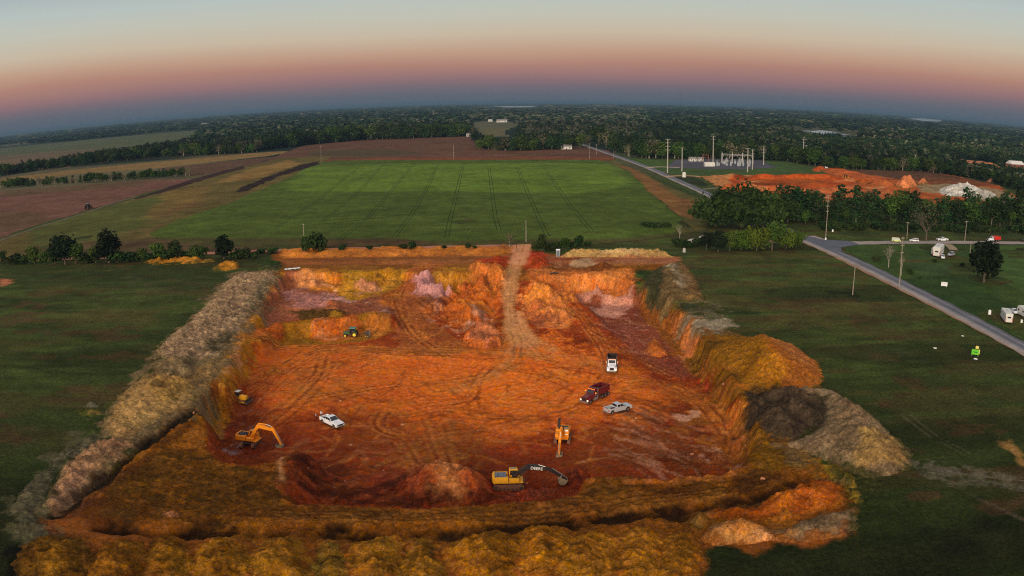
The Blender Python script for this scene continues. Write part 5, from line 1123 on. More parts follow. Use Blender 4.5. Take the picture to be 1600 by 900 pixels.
# ---- the woods behind, too many to count: two masses
def in_poly(px, poly): return inside(px[:, 0], px[:, 1], np.array(poly, float))
NOWOOD = [[(755, 164), (850, 163), (850, 171), (755, 172)], [(1236, 200), (1345, 208), (1340, 224), (1240, 214)], [(1410, 183), (1480, 186), (1480, 196), (1410, 191)], [(733, 188), (812, 188), (812, 214), (800, 232), (755, 228), (738, 214)], [(894, 214), (935, 228), (930, 240), (880, 238), (900, 226)], [(900, 218), (925, 232), (1010, 262), (1040, 262), (945, 222)],
          [(1040, 300), (1040, 248), (1240, 254), (1300, 276), (1300, 300)], [(1470, 264), (1484, 250), (1530, 249), (1564, 259), (1640, 265), (1640, 282), (1560, 275)]]
WOODS = [[(0, 276), (60, 266), (150, 255), (270, 244), (400, 238), (400, 209), (300, 224), (228, 236), (190, 243), (126, 254), (50, 266), (0, 272)],
         [(400, 238), (430, 232), (480, 226), (560, 219), (736, 212), (752, 233), (800, 236), (905, 232), (935, 227), (965, 240), (1000, 247), (1110, 247), (1240, 253), (1290, 262), (1440, 268), (1500, 276), (1545, 283), (1640, 312), (1640, 185), (800, 150), (330, 170), (330, 190), (300, 224), (400, 209)]]
FARL = [[(-40, 232), (0, 229), (120, 219), (240, 207), (330, 200), (400, 206), (470, 196), (420, 150), (-40, 150)]]
def mass(name, r0, r1, q, qs, spf, hgt, seed, prob_left=0.45):
    rs = np.random.RandomState(seed); pts = []; r = r0
    while r < r1:
        sp = spf(r); n = int(1.5 * r / sp)
        th = (np.arange(n) + rs.rand(n)) / n * 1.5 - 0.75
        rr = r + rs.rand(n) * sp
        pts.append(np.stack([np.sin(th) * rr, np.cos(th) * rr, np.zeros(n), np.full(n, sp)], 1)); r += sp
    P = np.concatenate(pts); px = to_px(P[:, :3])
    k = np.zeros(len(P), bool)
    for w in WOODS: k |= in_poly(px, w)
    lf = in_poly(px, FARL[0]) & (rs.rand(len(P)) < 1.0) & ((fbm(P[:, 0] / 3.5, P[:, 1], 260, 4, 60) < 0.02))
    k |= lf & ~k
    for w in NOWOOD: k &= ~in_poly(px, w)
    # glades
    k &= ~((fbm(P[:, 0] / 2.2, P[:, 1], 420, 5, 40) > 0.17) & (P[:, 1] > 1500) & (rs.rand(len(P)) < .85))
    k &= (px[:, 0] > -60) & (px[:, 0] < 1660) & (px[:, 1] > 155)
    P = P[k]; px = px[k]; n = len(P)
    # 8 little crowns to copy from
    prot = [crown_quads(np.random.RandomState(seed + 50 + i), lobes_for('broad' if i % 3 else 'pine', np.random.RandomState(i + seed)), q, qs, (1, 1, 1, 1), .5, .8) for i in range(8)]
    gr = fbm(P[:, 0], P[:, 1], 90, 3, seed + 1); tone = rs.rand(n)
    cd_, cm_, cg_, cp_ = (np.array(S(*c)[:3]) for c in ((28, 42, 22), (42, 58, 30), (74, 76, 58), (22, 40, 28)))
    base = np.where((tone < .42)[:, None], cd_, np.where((tone < .75)[:, None], cm_, cp_))
    greyish = (rs.rand(n) < np.clip(.04 + gr * .7 + 0.4 * ((px[:, 0] > 730) & (px[:, 0] < 1010) & (px[:, 1] < 222)), 0, .8))
    base = np.where(greyish[:, None], cg_, base) * (0.88 + 0.3 * rs.rand(n) + 1.1 * fbm(P[:, 0] / 2, P[:, 1], 300, 4, seed + 9))[:, None].clip(.5, 1.7)
    VV, CC = [], []; kind = rs.randint(0, 8, n); ang = rs.rand(n) * 6.28; hs = hgt * (0.7 + 0.6 * rs.rand(n)) * (1 + 0.2 * gr)
    ws = np.maximum(hs * 1.25, P[:, 3] * 1.9)
    for i in range(8):
        s = kind == i; V, F, c = prot[i]; ca, sa = np.cos(ang[s])[:, None], np.sin(ang[s])[:, None]
        x = (V[None, :, 0] * ca - V[None, :, 1] * sa) * ws[s][:, None] + P[s, 0][:, None]
        y = (V[None, :, 0] * sa + V[None, :, 1] * ca) * ws[s][:, None] + P[s, 1][:, None]
        z = V[None, :, 2] * hs[s][:, None] * 1.05
        VV.append(np.stack([x, y, z], 2).reshape(-1, 3)); CC.append((base[s][:, None, :] * c[None]).reshape(-1, 3))
    VV = np.concatenate(VV); CC = np.concatenate(CC)
    F = np.arange(len(VV)).reshape(-1, 4)
    tag(link(name, np_mesh(name, VV, F, 'foliage', np.clip(CC, .002, .6))), kind='stuff')
    print(name, n, len(F))
mass('near_woods', 720, 1700, 70, 0.07, lambda r: 8.5 + (r - 700) * .004, 12.5, 3)
mass('far_woods', 1700, 5200, 22, 0.13, lambda r: 13 + (r - 1700) * .008, 13.0, 8)
mass('horizon_woods', 5200, 15000, 9, 0.22, lambda r: 42 + (r - 5200) * .012, 14.0, 13)
# ================================================================== VEHICLES AND BUILT THINGS
mat('white_paint', S(225, 228, 232), 0.35, spec=0.5, dirt=0.22); mat('silver_paint', S(196, 200, 206), 0.3, 0.4, spec=0.5, dirt=0.2)
mat('maroon_paint', S(96, 20, 26), 0.3, spec=0.5, dirt=0.2); mat('red_paint', S(190, 42, 30), 0.4, dirt=0.2); mat('lime_paint', S(196, 208, 130), 0.4, dirt=0.2)
mat('yellow_paint', S(226, 160, 22), 0.45, dirt=0.3); mat('orange_yellow_paint', S(236, 140, 12), 0.45, dirt=0.25); mat('black_paint', S(22, 22, 25), 0.4, dirt=0.2)
mat('glass', S(18, 24, 32), 0.08, spec=0.8, dirt=0.1); mat('rubber', S(26, 25, 24), 0.9, dirt=0.6); mat('rim_metal', S(150, 150, 152), 0.4, 0.7, dirt=0.4)
mat('steel', S(140, 138, 136), 0.4, 0.6, dirt=0.3); mat('dark_metal', S(52, 50, 50), 0.6, dirt=0.5); mat('track_steel', S(104, 76, 62), 0.8, dirt=0.8, dirtcol=(0.32, 0.1, 0.04))
mat('green_paint', S(24, 82, 40), 0.4, dirt=0.2); mat('yellow_rim', S(232, 214, 60), 0.5, dirt=0.2); mat('teal_roof', S(60, 130, 120), 0.5, dirt=0.2)
mat('grey_panel', S(96, 108, 120), 0.5, dirt=0.2); mat('bucket_steel', S(150, 140, 112), 0.6, 0.2, dirt=0.6); mat('lettering', S(236, 232, 220), 0.6, dirt=0.0)
mat('lamp_amber', S(255, 130, 50), emit=1.6); mat('lamp_red', S(255, 50, 35), emit=1.4); mat('lamp_white', S(255, 236, 210), emit=1.3)
mat('wood_pole', S(150, 138, 120), 0.9, dirt=0.5, dirtcol=(0.1, 0.07, 0.05)); mat('concrete', S(170, 166, 158), 0.9, dirt=0.3); mat('porcelain', S(160, 156, 150), 0.5)
mat('skin', S(170, 116, 88), 0.7, dirt=0.0); mat('hair', S(40, 28, 20), 0.9, dirt=0.0); mat('white_cloth', S(206, 206, 206), 0.95, dirt=0.1); mat('grey_cloth', S(150, 150, 156), 0.95, dirt=0.1); mat('dark_cloth', S(34, 36, 46), 0.95, dirt=0.2)
mat('plastic_sheet', S(226, 226, 226), 0.5, dirt=0.1); mat('roof_grey', S(120, 118, 114), 0.8, dirt=0.3); mat('wall_white', S(206, 204, 198), 0.8, dirt=0.2); mat('brick_wall', S(120, 72, 60), 0.9, dirt=0.3)
mat('tank_grey', S(150, 156, 160), 0.6, dirt=0.2); mat('sign_green', S(96, 190, 40), 0.6, dirt=0.05); mat('sign_yellow', S(220, 200, 110), 0.6, dirt=0.05)

def to_mesh(o):
    dg = bpy.context.evaluated_depsgraph_get(); dg.update(); me = bpy.data.meshes.new_from_object(o.evaluated_get(dg)); n = bpy.data.objects.new(o.name, me)
    COL.objects.link(n); n.parent = o.parent; n.matrix_local = o.matrix_local.copy(); nm = o.name; bpy.data.objects.remove(o); n.name = nm; return n
def heading(p0, p1, z):
    a = at(*p0, z); b = at(*p1, z); return math.atan2(b.y - a.y, b.x - a.x)
def wheel(parent, x, y, r, w, rim='rim_metal', tyre_name='wheel', dual=False, nn=18):
    """tyre as the part, its rim below it"""
    mb = MB(); 
    prof = [(r * .55, -w / 2), (r * .93, -w / 2), (r, -w * .3), (r, w * .3), (r * .93, w / 2), (r * .55, w / 2)]
    vs = []; fs = []
    for i in range(nn):
        a = 2 * PI * i / nn
        for rr, yy in prof: vs.append((math.cos(a) * rr, yy, math.sin(a) * rr))
    k = len(prof)
    for i in range(nn):
        for j in range(k - 1): fs.append((i * k + j, i * k + j + 1, (i + 1) % nn * k + j + 1, (i + 1) % nn * k + j))
    mb.add(vs, fs); t = mb.build(tyre_name, 'rubber', parent, loc=(x, y, r))
    sg = 1 if y > 0 else -1
    rb = MB().cyl((0, -w * .35, 0), (0, w * .35, 0), r * .58, n=14).cyl((0, sg * w * .3, 0), (0, sg * w * .48, 0), r * .2, r * .14, n=10)
    for i in range(5):
        a = 2 * PI * i / 5; rb.box((math.cos(a) * r * .33, sg * w * .38, math.sin(a) * r * .33), (r * .16, .03, r * .1))
    rb.build('rim', rim, t)
    return t
def lamp(parent, name, pos, d, m, bev=0.01): return MB().box(pos, d).build(name, m, parent, bevel=bev)

def pickup(label, px, z_, front, paint, bed_load=None, px2=None, name='pickup_truck', lampl=False, group=None):
    p = on(*px, z_); rz = heading(px, front, p.z); t = empty(name, p, rz, label, 'pickup truck', group, 1.1)
    W2 = .98
    b = MB()   # body shell: lower sides with arches cut as profile
    prof = [(-2.85, .62), (-2.85, 1.28), (-.95, 1.30), (1.05, 1.30), (1.25, 1.22), (2.70, 1.08), (2.88, .92), (2.90, .55), (2.38, .50), (2.30, .80), (2.02, .98), (1.68, .98), (1.42, .80), (1.34, .48), (-1.42, .48), (-1.50, .80), (-1.76, .98), (-2.10, .98), (-2.36, .80), (-2.44, .55)]
    for s in (-1, 1): b.prism(prof, s * W2, s * (W2 - .12))
    b.box((1.95, 0, 1.12), (1.75, 1.75, .10), ry=.07)                               # hood
    b.box((2.82, 0, .82), (.12, 1.74, .46)); b.box((.2, 0, .9), (2.4, 1.74, .75))    # nose, cabin base
    b.box((-2.82, 0, .95), (.08, 1.74, .62)); b.box((-1.85, 0, .72), (1.95, 1.74, .06)); b.box((-.92, 0, 1.05), (.08, 1.74, .55))
    b.build('body', paint, t, bevel=.035)
    MB().box((-1.88, 0, .765), (1.8, 1.7, .02)).build('bed_liner', 'black_paint', t)
    c = MB(); ins = lambda x, zz: 0.16 if zz > 1.6 else 0.02
    c.prism([(-.88, 1.28), (-.74, 1.86), (.30, 1.90), (1.12, 1.28)], -.93, .93, ins)
    cab = c.build('cab', paint, t, bevel=.05)
    MB().box((.79, 0, 1.60), (.03, 1.44, .66), ry=-.93 + PI / 2 - PI / 2).build('windshield', 'glass', cab)
    bpy.data.objects.remove(cab.children[0])
    g = MB().add([(1.10, -.80, 1.335), (1.10, .80, 1.335), (.36, .70, 1.875), (.36, -.70, 1.875), (1.06, -.80, 1.30), (1.06, .80, 1.30), (.32, .70, 1.84), (.32, -.70, 1.84)], [(0, 1, 2, 3), (4, 7, 6, 5), (0, 4, 5, 1), (2, 6, 7, 3), (1, 5, 6, 2), (0, 3, 7, 4)])
    g.build('windshield', 'glass', cab)
    MB().add([(-.885, -.75, 1.36), (-.885, .75, 1.36), (-.775, .68, 1.80), (-.775, -.68, 1.80), (-.86, -.75, 1.36), (-.86, .75, 1.36), (-.75, .68, 1.80), (-.75, -.68, 1.80)], [(0, 3, 2, 1), (4, 5, 6, 7), (0, 1, 5, 4), (2, 3, 7, 6), (1, 2, 6, 5), (0, 4, 7, 3)]).build('rear_window', 'glass', cab)
    for s in (-1, 1):
        for x0, x1 in ((-.74, -.02), (.05, .88)):
            zt = 1.80; xt1 = x1 if x1 < .5 else .42
            q = [(x0 + .02, 1.37), (x0 + .08 if x0 < -.5 else x0, zt), (xt1, zt), (x1, 1.37)]
            def yy(zz): return s * (.952 - (zz - 1.3) * .24)
            vs = [(a, yy(c_) + s * .006, c_) for a, c_ in q] + [(a, yy(c_) - s * .03, c_) for a, c_ in q]
            MB().add(vs, [(0, 1, 2, 3), (7, 6, 5, 4), (0, 4, 5, 1), (1, 5, 6, 2), (2, 6, 7, 3), (3, 7, 4, 0)]).build('side_window', 'glass', cab)
        MB().box((.95, s * 1.08, 1.38), (.12, .2, .16)).build('mirror', 'black_paint', t, bevel=.02)
        MB().box((2.90, s * .72, .95), (.06, .36, .16)).build('headlight', 'lamp_white' if lampl else 'steel', t, bevel=.01)
        MB().box((-2.88, s * .86, 1.02), (.05, .14, .34)).build('tail_light', 'lamp_red' if lampl else 'red_paint', t, bevel=.01)
        MB().box((.05, s * 1.0, .42), (2.3, .14, .06)).build('running_board', 'dark_metal', t)
    MB().box((2.90, 0, .88), (.05, 1.0, .26)).build('grille', 'black_paint', t)
    MB().box((2.95, 0, .60), (.14, 1.86, .2)).build('bumper', 'steel', t, bevel=.03); MB().box((-2.95, 0, .58), (.14, 1.8, .18)).build('bumper', 'steel', t, bevel=.03)
    MB().box((0, 0, .45), (5.2, 1.2, .16)).build('chassis', 'dark_metal', t)
    for x in (1.86, -1.92):
        for s in (-1, 1): wheel(t, x, s * .84, .40, .26)
    if bed_load == 'boxes':
        for k, (x, y, dx, dy, h, m) in enumerate(((-1.3, -.4, .5, .6, .4, 'black_paint'), (-1.9, .3, .7, .5, .35, 'tank_grey'), (-2.4, -.3, .5, .7, .3, 'wall_white'))):
            o = MB().box((x, y, .78 + h / 2), (dx, dy, h)).box((x, y, .80 + h), (dx * .9, dy * .9, .05)).build('cargo_box', m, None, bevel=.02)
            o.matrix_world = Matrix.Translation(p) @ Matrix.Rotation(rz, 4, 'Z') @ Matrix.Scale(1.1, 4)
            tag(o, ['black cargo box behind the cab of the silver pickup', 'grey cargo box in the middle of the silver pickup bed', 'white cargo box near the tailgate of the silver pickup'][k], 'box')
    if bed_load == 'tool':
        o = MB().box((-1.25, 0, 1.16), (.5, 1.7, .42)).box((-1.25, 0, 1.39), (.54, 1.74, .05)).build('tool_chest', 'black_paint', None, bevel=.02)
        o.matrix_world = Matrix.Translation(p) @ Matrix.Rotation(rz, 4, 'Z') @ Matrix.Scale(1.1, 4); tag(o, 'black tool chest across the bed of the white pickup in the pit', 'tool chest')
    return t
WP = pickup('white pickup truck parked on the orange pit floor with two men at its tailgate', (519, 664), -6, (532, 670), 'white_paint', 'tool')
pickup('silver pickup truck with boxes in its bed beside the maroon dump truck', (965, 643), -6, (985, 638), 'silver_paint', 'boxes')

def dump_truck(label, px, z_, front, paint, bedpaint, name='dump_truck', lights=True, axles=3, raise_=0.0, group=None):
    p = on(*px, z_); rz = heading(px, front, p.z); t = empty(name, p, rz, label, 'dump truck', group)
    MB().box((-.3, 0, .95), (8.2, .9, .28)).box((3.1, 0, .8), (1.2, 1.6, .3)).build('chassis', 'dark_metal', t)
    h = MB().prism([(1.75, .95), (1.75, 1.95), (3.55, 1.72), (3.95, 1.55), (4.02, .75), (3.6, .75)], -.82, .82, lambda x, z: .10 if z > 1.5 else 0)
    h.build('hood', paint, t, bevel=.07)
    for s in (-1, 1):
        MB().prism([(2.2, .8), (2.35, 1.2), (2.75, 1.38), (3.35, 1.38), (3.8, 1.15), (3.95, .8), (3.7, .8), (3.45, 1.12), (2.8, 1.14), (2.5, .8)], s * .8, s * 1.22).build('fender', paint, t, bevel=.03)
        MB().box((4.0, s * .93, 1.02), (.14, .34, .22)).build('headlight', 'lamp_white' if lights else 'steel', t, bevel=.02)
        MB().box((1.55, s * 1.38, 1.95), (.12, .22, .5)).build('mirror', 'steel', t, bevel=.02)
        MB().cyl((.35, s * 1.12, .55), (.35, s * 1.12, 3.2), .08, n=10).build('exhaust_stack', 'steel', t)
        f = MB().cyl((.55, s * 1.0, .78), (1.6, s * 1.0, .78), .33, n=14); f.build('fuel_tank', 'steel', t)
    gr = MB().box((4.02, 0, 1.22), (.06, 1.05, .66))
    gr.build('grille', 'black_paint', t, bevel=.02)
    MB().box((4.12, 0, .62), (.2, 2.3, .32)).build('bumper', 'steel', t, bevel=.04)
    c = MB().prism([(.55, 1.0), (.55, 2.72), (1.35, 2.80), (1.85, 2.0), (1.85, 1.0)], -1.02, 1.02, lambda x, z: .08 if z > 2.3 else 0).build('cab', paint, t, bevel=.06)
    MB().add([(1.90, -.82, 2.06), (1.90, .82, 2.06), (1.44, .80, 2.70), (1.44, -.80, 2.70), (1.85, -.82, 2.03), (1.85, .82, 2.03), (1.39, .80, 2.66), (1.39, -.80, 2.66)], [(0, 1, 2, 3), (4, 7, 6, 5), (0, 4, 5, 1), (2, 6, 7, 3), (1, 5, 6, 2), (0, 3, 7, 4)]).build('windshield', 'glass', c)
    for s in (-1, 1):
        MB().prism([(.72, 1.95), (.72, 2.5), (1.3, 2.52), (1.62, 1.98)], s * 1.01, s * 1.035, None).build('side_window', 'glass', c)
        MB().box((1.1, s * 1.01, 1.4), (.9, .05, .85)).build('door', paint, c, bevel=.02)
    if lights:
        for yy in (-.75, -.38, 0, .38, .75): MB().box((1.30, yy, 2.86), (.14, .16, .1)).build('marker_light', 'lamp_amber' if paint != 'white_paint' or abs(yy) > .7 else 'lamp_amber', c)
        for s in (-1, 1): MB().box((1.56, s * 1.42, 2.28), (.16, .2, .18)).build('marker_light', 'lamp_amber', t); MB().box((-4.15, s * .9, 1.2), (.06, .3, .16)).build('tail_light', 'lamp_red', t)
    # tub
    bed = MB(); L0, L1, Wb, zb, zt = -4.15, .25, 1.22, 1.35, 2.85
    def R(x, z):
        a = raise_; dx, dz = x - L0, z - zb; return (L0 + dx * math.cos(a) - dz * math.sin(a), zb + dx * math.sin(a) + dz * math.cos(a))
    def slab(prof, y0, y1): bed.prism([R(a, b_) for a, b_ in prof], y0, y1)
    slab([(L0, zb), (L0, zb + .1), (L1, zb + .1), (L1, zb)], -Wb, Wb)
    for s in (-1, 1):
        slab([(L0, zb + .1), (L0, zt - .1), (L1, zt), (L1, zb + .1)], s * (Wb - .07), s * Wb)
        slab([(L0, zt - .1), (L0, zt + .02), (L1 + .02, zt + .12), (L1 + .02, zt)], s * (Wb - .1), s * (Wb + .05))
        for k in range(7):
            x = L0 + .15 + k * .66; slab([(x, zb), (x, zt - .06), (x + .12, zt - .06), (x + .12, zb)], s * Wb, s * (Wb + .06))
    slab([(L0 - .06, zb - .05), (L0 - .06, zt - .1), (L0, zt - .1), (L0, zb - .05)], -Wb, Wb)
    slab([(L1 - .08, zb + .1), (L1 - .08, zt + .1), (L1, zt + .1), (L1, zb + .1)], -Wb, Wb)
    slab([(L1, zt), (L1, zt + .12), (L1 + .75, zt + .2), (L1 + .75, zt + .1)], -Wb + .15, Wb - .15)
    bo = bed.build('dump_bed', bedpaint, t)
    for s in (-1, 1):
        if lights: MB().box((R(L0 + .1, zt + .05)[0], s * (Wb + .08), R(L0 + .1, zt + .05)[1]), (.12, .05, .12)).build('marker_light', 'lamp_red', bo)
    li = MB(); li.prism([R(L0 + .02, zb + .102), R(L0 + .02, zb + .13), R(L1 - .1, zb + .13), R(L1 - .1, zb + .102)], -Wb + .08, Wb - .08); li.build('bed_floor', 'dark_metal', bo)
    for s in (-1, 1):
        wheel(t, 3.05, s * 1.02, .54, .32, nn=16)
        for k in range(axles): wheel(t, -1.35 - k * 1.22, s * .95, .54, .52, nn=16)
    return t
dump_truck('white dump truck with a black tub driving towards the camera on the pit floor', (956, 576), -6, (955.5, 590), 'white_paint', 'black_paint')
dump_truck('maroon dump truck with lit marker lamps beside the silver pickup', (929, 624), -6, (910, 633), 'maroon_paint', 'maroon_paint', axles=3)
dump_truck('white cab dump truck with a bright red tub on the country road', (1552, 378, ), .13, (1540, 378), 'white_paint', 'red_paint', lights=False, axles=2)

def excavator(label, px, z_, front, swing, paint, boompaint, B, text=None, scale=1.0, cabside=1, hood=False, name='excavator', reach=None):
    """B: boom joints in the house frame: foot, knee, tip of boom, end of stick, bucket direction"""
    p = on(*px, z_); rz = heading(px, front, p.z); t = empty(name, p, rz, label, 'excavator', None, scale)
    for s in (-1, 1):
        pr = []; n = 8
        for k in range(n + 1): a = -PI / 2 + PI * k / n; pr.append((2.05 + math.cos(a) * .46, .46 + math.sin(a) * .46))
        for k in range(n + 1): a = PI / 2 + PI * k / n; pr.append((-2.05 + math.cos(a) * .46, .46 + math.sin(a) * .46))
        tb = MB().prism(pr, s * 1.0, s * 1.62)
        for k in range(16):
            x = -2.1 + k * .28; tb.box((x, s * 1.31, .94), (.16, .66, .06)); tb.box((x, s * 1.31, -.0), (.16, .66, .05))
        tr = tb.build('crawler_track', 'track_steel', t, bevel=.03)
        for x in (-2.05, 2.05): MB().cyl((x, s * 1.66, .46), (x, s * 1.60, .46), .34, n=14).build('sprocket', 'dark_metal', tr)
        for x in (-1.4, -.7, 0, .7, 1.4): MB().cyl((x, s * 1.66, .26), (x, s * 1.60, .26), .17, n=10).build('roller', 'dark_metal', tr)
    MB().box((0, 0, .62), (2.0, 2.2, .4)).cyl((0, 0, .8), (0, 0, 1.12), .75, n=20).build('undercarriage', 'dark_metal', t, bevel=.04)
    # house frame turned by swing
    R = Matrix.Rotation(swing - rz, 4, 'Z')
    def rot(o):
        o.data.transform(R); return o
    Hs = MB(); arc = [(-2.45 - .42 * math.cos(a), 1.45 * math.sin(a)) for a in [(-PI / 2 + PI * k / 8) for k in range(9)]]
    cw = MB(); nA = len(arc); vs = [(x, y, 1.15) for x, y in arc] + [(x, y, 2.15) for x, y in arc] + [(x * .985, y * .96, 2.28) for x, y in arc]
    cw.add(vs, [tuple(range(nA))[::-1], tuple(range(2 * nA, 3 * nA))] + [(i + k * nA, i + 1 + k * nA, i + 1 + (k + 1) * nA, i + (k + 1) * nA) for k in (0, 1) for i in range(nA - 1)] + [(nA - 1 + k * nA, k * nA, (k + 1) * nA, nA - 1 + (k + 1) * nA) for k in (0, 1)])
    rot(cw.build('counterweight', paint, t, bevel=.05))
    rot(MB().box((-.1, 0, 1.22), (4.7, 2.5, .16)).box((-1.35, cabside * -1.0, 1.75), (2.2, .85, .95)).box((-1.35, cabside * 1.0, 1.72), (2.2, .85, .9)).box((.75, -cabside * 1.02, 1.6), (1.6, .7, .62)).build('engine_house', paint, t, bevel=.05))
    eh = rot(MB().box((-1.45, 0, 2.18), (1.9, 1.9, .12)).box((-1.6, .1, 2.27), (1.3, 1.5, .07)).build('engine_cover', 'grey_panel' if boompaint == 'black_paint' else 'black_paint', t, bevel=.03))
    rot(MB().cyl((-1.9, -cabside * .7, 2.2), (-1.9, -cabside * .7, 2.8), .07, n=8).build('exhaust_pipe', 'dark_metal', t))
    if hood: rot(MB().box((-2.3, -.9, 2.9), (.10, .55, 1.9), ry=-.7).build('open_hood', 'black_paint', t))
    for a, b_ in (((-2.3, -1.2), (-.4, -1.2)), ((-2.3, 1.2), (-.4, 1.2))):
        rl = MB(); rl.cyl((a[0], a[1], 2.5), (b_[0], b_[1], 2.5), .025, n=6)
        for x in (a[0], (a[0] + b_[0]) / 2, b_[0]): rl.cyl((x, a[1], 2.1), (x, a[1], 2.5), .022, n=6)
        rot(rl.build('handrail', 'dark_metal', t))
    cy = cabside * .82
    cb = rot(MB().prism([(.0, 1.3), (.0, 2.95), (1.35, 2.95), (1.72, 2.2), (1.72, 1.3)], cy - .5, cy + .5, lambda x, z: .04 if z > 2.6 else 0).build('cab', paint, t, bevel=.06))
    rot(MB().add([(1.75, cy - .4, 2.0), (1.75, cy + .4, 2.0), (1.42, cy + .38, 2.86), (1.42, cy - .38, 2.86), (1.70, cy - .4, 2.0), (1.70, cy + .4, 2.0), (1.37, cy + .38, 2.83), (1.37, cy - .38, 2.83)], [(0, 1, 2, 3), (4, 7, 6, 5), (0, 4, 5, 1), (2, 6, 7, 3), (1, 5, 6, 2), (0, 3, 7, 4)]).build('front_window', 'glass', cb))
    for s in (-1, 1): rot(MB().prism([(.12, 1.95), (.14, 2.8), (1.28, 2.8), (1.6, 2.15), (1.6, 1.95)], cy + s * .475, cy + s * .515).build('side_window', 'glass', cb))
    rot(MB().box((.65, cy, 2.99), (1.0, .72, .05)).build('roof_hatch', 'bucket_steel', cb, bevel=.015))
    # boom: a bent box beam whose depth swells at the knee
    ft, kn, tp, st, bk = [Vector((a, -.05 * cabside, b_)) for a, b_ in B[:5]]
    def beam(pts, ws, wy, name, m):
        up, dn = [], []
        for i, q in enumerate(pts):
            d = (pts[min(i + 1, len(pts) - 1)] - pts[max(i - 1, 0)]).normalized(); nn = Vector((-d.z, 0, d.x))
            up.append(q + nn * ws[i] / 2); dn.append(q - nn * ws[i] / 2)
        prof = [(v.x, v.z) for v in up] + [(v.x, v.z) for v in reversed(dn)]
        return rot(MB().prism(prof, -wy / 2 - .05 * cabside, wy / 2 - .05 * cabside).build(name, m, t, bevel=.02))
    m1 = ft.lerp(kn, .5) + Vector((-.05, 0, .08)); m2 = kn.lerp(tp, .45) + Vector((0, 0, .05))
    bm_ = beam([ft, m1, kn, m2, tp], [.45, .62, .85, .68, .38], .52, 'boom', boompaint)
    sd = (st - tp).normalized(); sb = tp - sd * .75
    stk = beam([sb, tp, tp.lerp(st, .5), st], [.3, .62, .46, .28], .4, 'stick', boompaint)
    for s in (-1, 1): rot(MB().cyl((ft.x + .5, s * .42 - .05, ft.z - .35), tuple(kn.lerp(ft, .15) + Vector((.05, s * .42, -.25))), .09, n=8).build('boom_cylinder', boompaint, t))
    
    nb = Vector((0, 0, .55)); r2 = MB().cyl(tuple(kn + nb), tuple(kn.lerp(sb, .6) + Vector((0, 0, .45))), .11, n=8); rot(r2.build('stick_cylinder', boompaint, t))
    rot(MB().cyl(tuple(kn.lerp(sb, .6) + Vector((0, 0, .45))), tuple(sb + Vector((-.05, 0, .08))), .05, n=8).build('piston_rod', 'lettering', t))
    nn = Vector((-sd.z, 0, sd.x)); nn = nn if nn.z > 0 else -nn
    rot(MB().cyl(tuple(tp.lerp(st, .1) + nn * .42), tuple(tp.lerp(st, .75) + nn * .34), .07, n=8).cyl(tuple(tp.lerp(st, .75) + nn * .34), tuple(st + nn * .2), .045, n=8).build('bucket_cylinder', 'steel', t))
    # bucket: open shell with teeth
    ang = B[5]; ca, sa = math.cos(ang), math.sin(ang); bmsh = MB(); bw = .62
    def bp(u, v): return (st.x + u * ca - v * sa, st.z + u * sa + v * ca)
    shell = [(-.15, .12), (.35, .34), (.95, .28), (1.3, -.15), (1.28, -.65), (.95, -1.0), (.35, -1.12)]
    pr = [bp(*q) for q in shell]; inner = [bp(q[0] * .93 - .0, q[1] * .9 - .02) for q in shell]
    bmsh.prism(pr + inner[::-1], -bw, bw)
    for s in (-1, 1): bmsh.prism(pr, s * bw, s * (bw - .05))
    bo = rot(bmsh.build('bucket', 'bucket_steel', t))
    for k in range(5):
        y = -bw + .12 + k * (2 * bw - .24) / 4; a = bp(.38, -1.12); c_ = bp(.02, -1.2); rot(MB().cyl((a[0], y, a[1]), (c_[0], y, c_[1]), .07, .02, n=6).build('tooth', 'steel', bo))
    
    if text:
        cu = bpy.data.curves.new('lettering', 'FONT'); cu.body = text; cu.size = .72; cu.extrude = .012; cu.align_x = 'CENTER'; cu.align_y = 'CENTER'
        to = bpy.data.objects.new('lettering', cu); COL.objects.link(to); to.parent = bm_; cu.materials.append(MAT['lettering'])
        mid = kn.lerp(tp, .42); sl = math.atan2(tp.z - kn.z, tp.x - kn.x)
        to.matrix_local = R @ Matrix.Translation((mid.x, -.05 * cabside - .285, mid.z + .03)) @ Matrix.Rotation(-sl, 4, 'Y') @ Matrix.Rotation(PI / 2, 4, 'X')
        to_mesh(to)
    return t
# (boom foot, knee, boom tip, stick end, unused, bucket angle)
excavator('yellow excavator with a long black boom digging at the near pit edge', (796, 760), -6, (820, 760.5), heading((796, 760), (830, 759), -6), 'yellow_paint', 'black_paint',
          [(.55, 1.75), (3.0, 3.5), (6.6, 3.0), (9.5, 1.0), (0, 0), -2.4], text='DEERE', scale=1.06)
excavator('orange yellow excavator standing in the sunken corner dig on the left', (391, 694), -7.5, (406, 675), heading((391, 694), (425, 699), -7.5), 'orange_yellow_paint', 'orange_yellow_paint',
          [(.55, 1.75), (2.6, 4.4), (6.1, 3.9), (7.6, .9), (0, 0), -1.7], scale=1.02, cabside=1)
excavator('orange yellow excavator reaching towards the camera in the middle of the pit', (879, 688), -6, (877, 702), heading((879, 688), (873, 716), -6), 'orange_yellow_paint', 'orange_yellow_paint',
          [(.55, 1.75), (2.8, 3.6), (6.2, 2.3), (8.0, .4), (0, 0), -1.9], scale=1.0, cabside=1, hood=True)

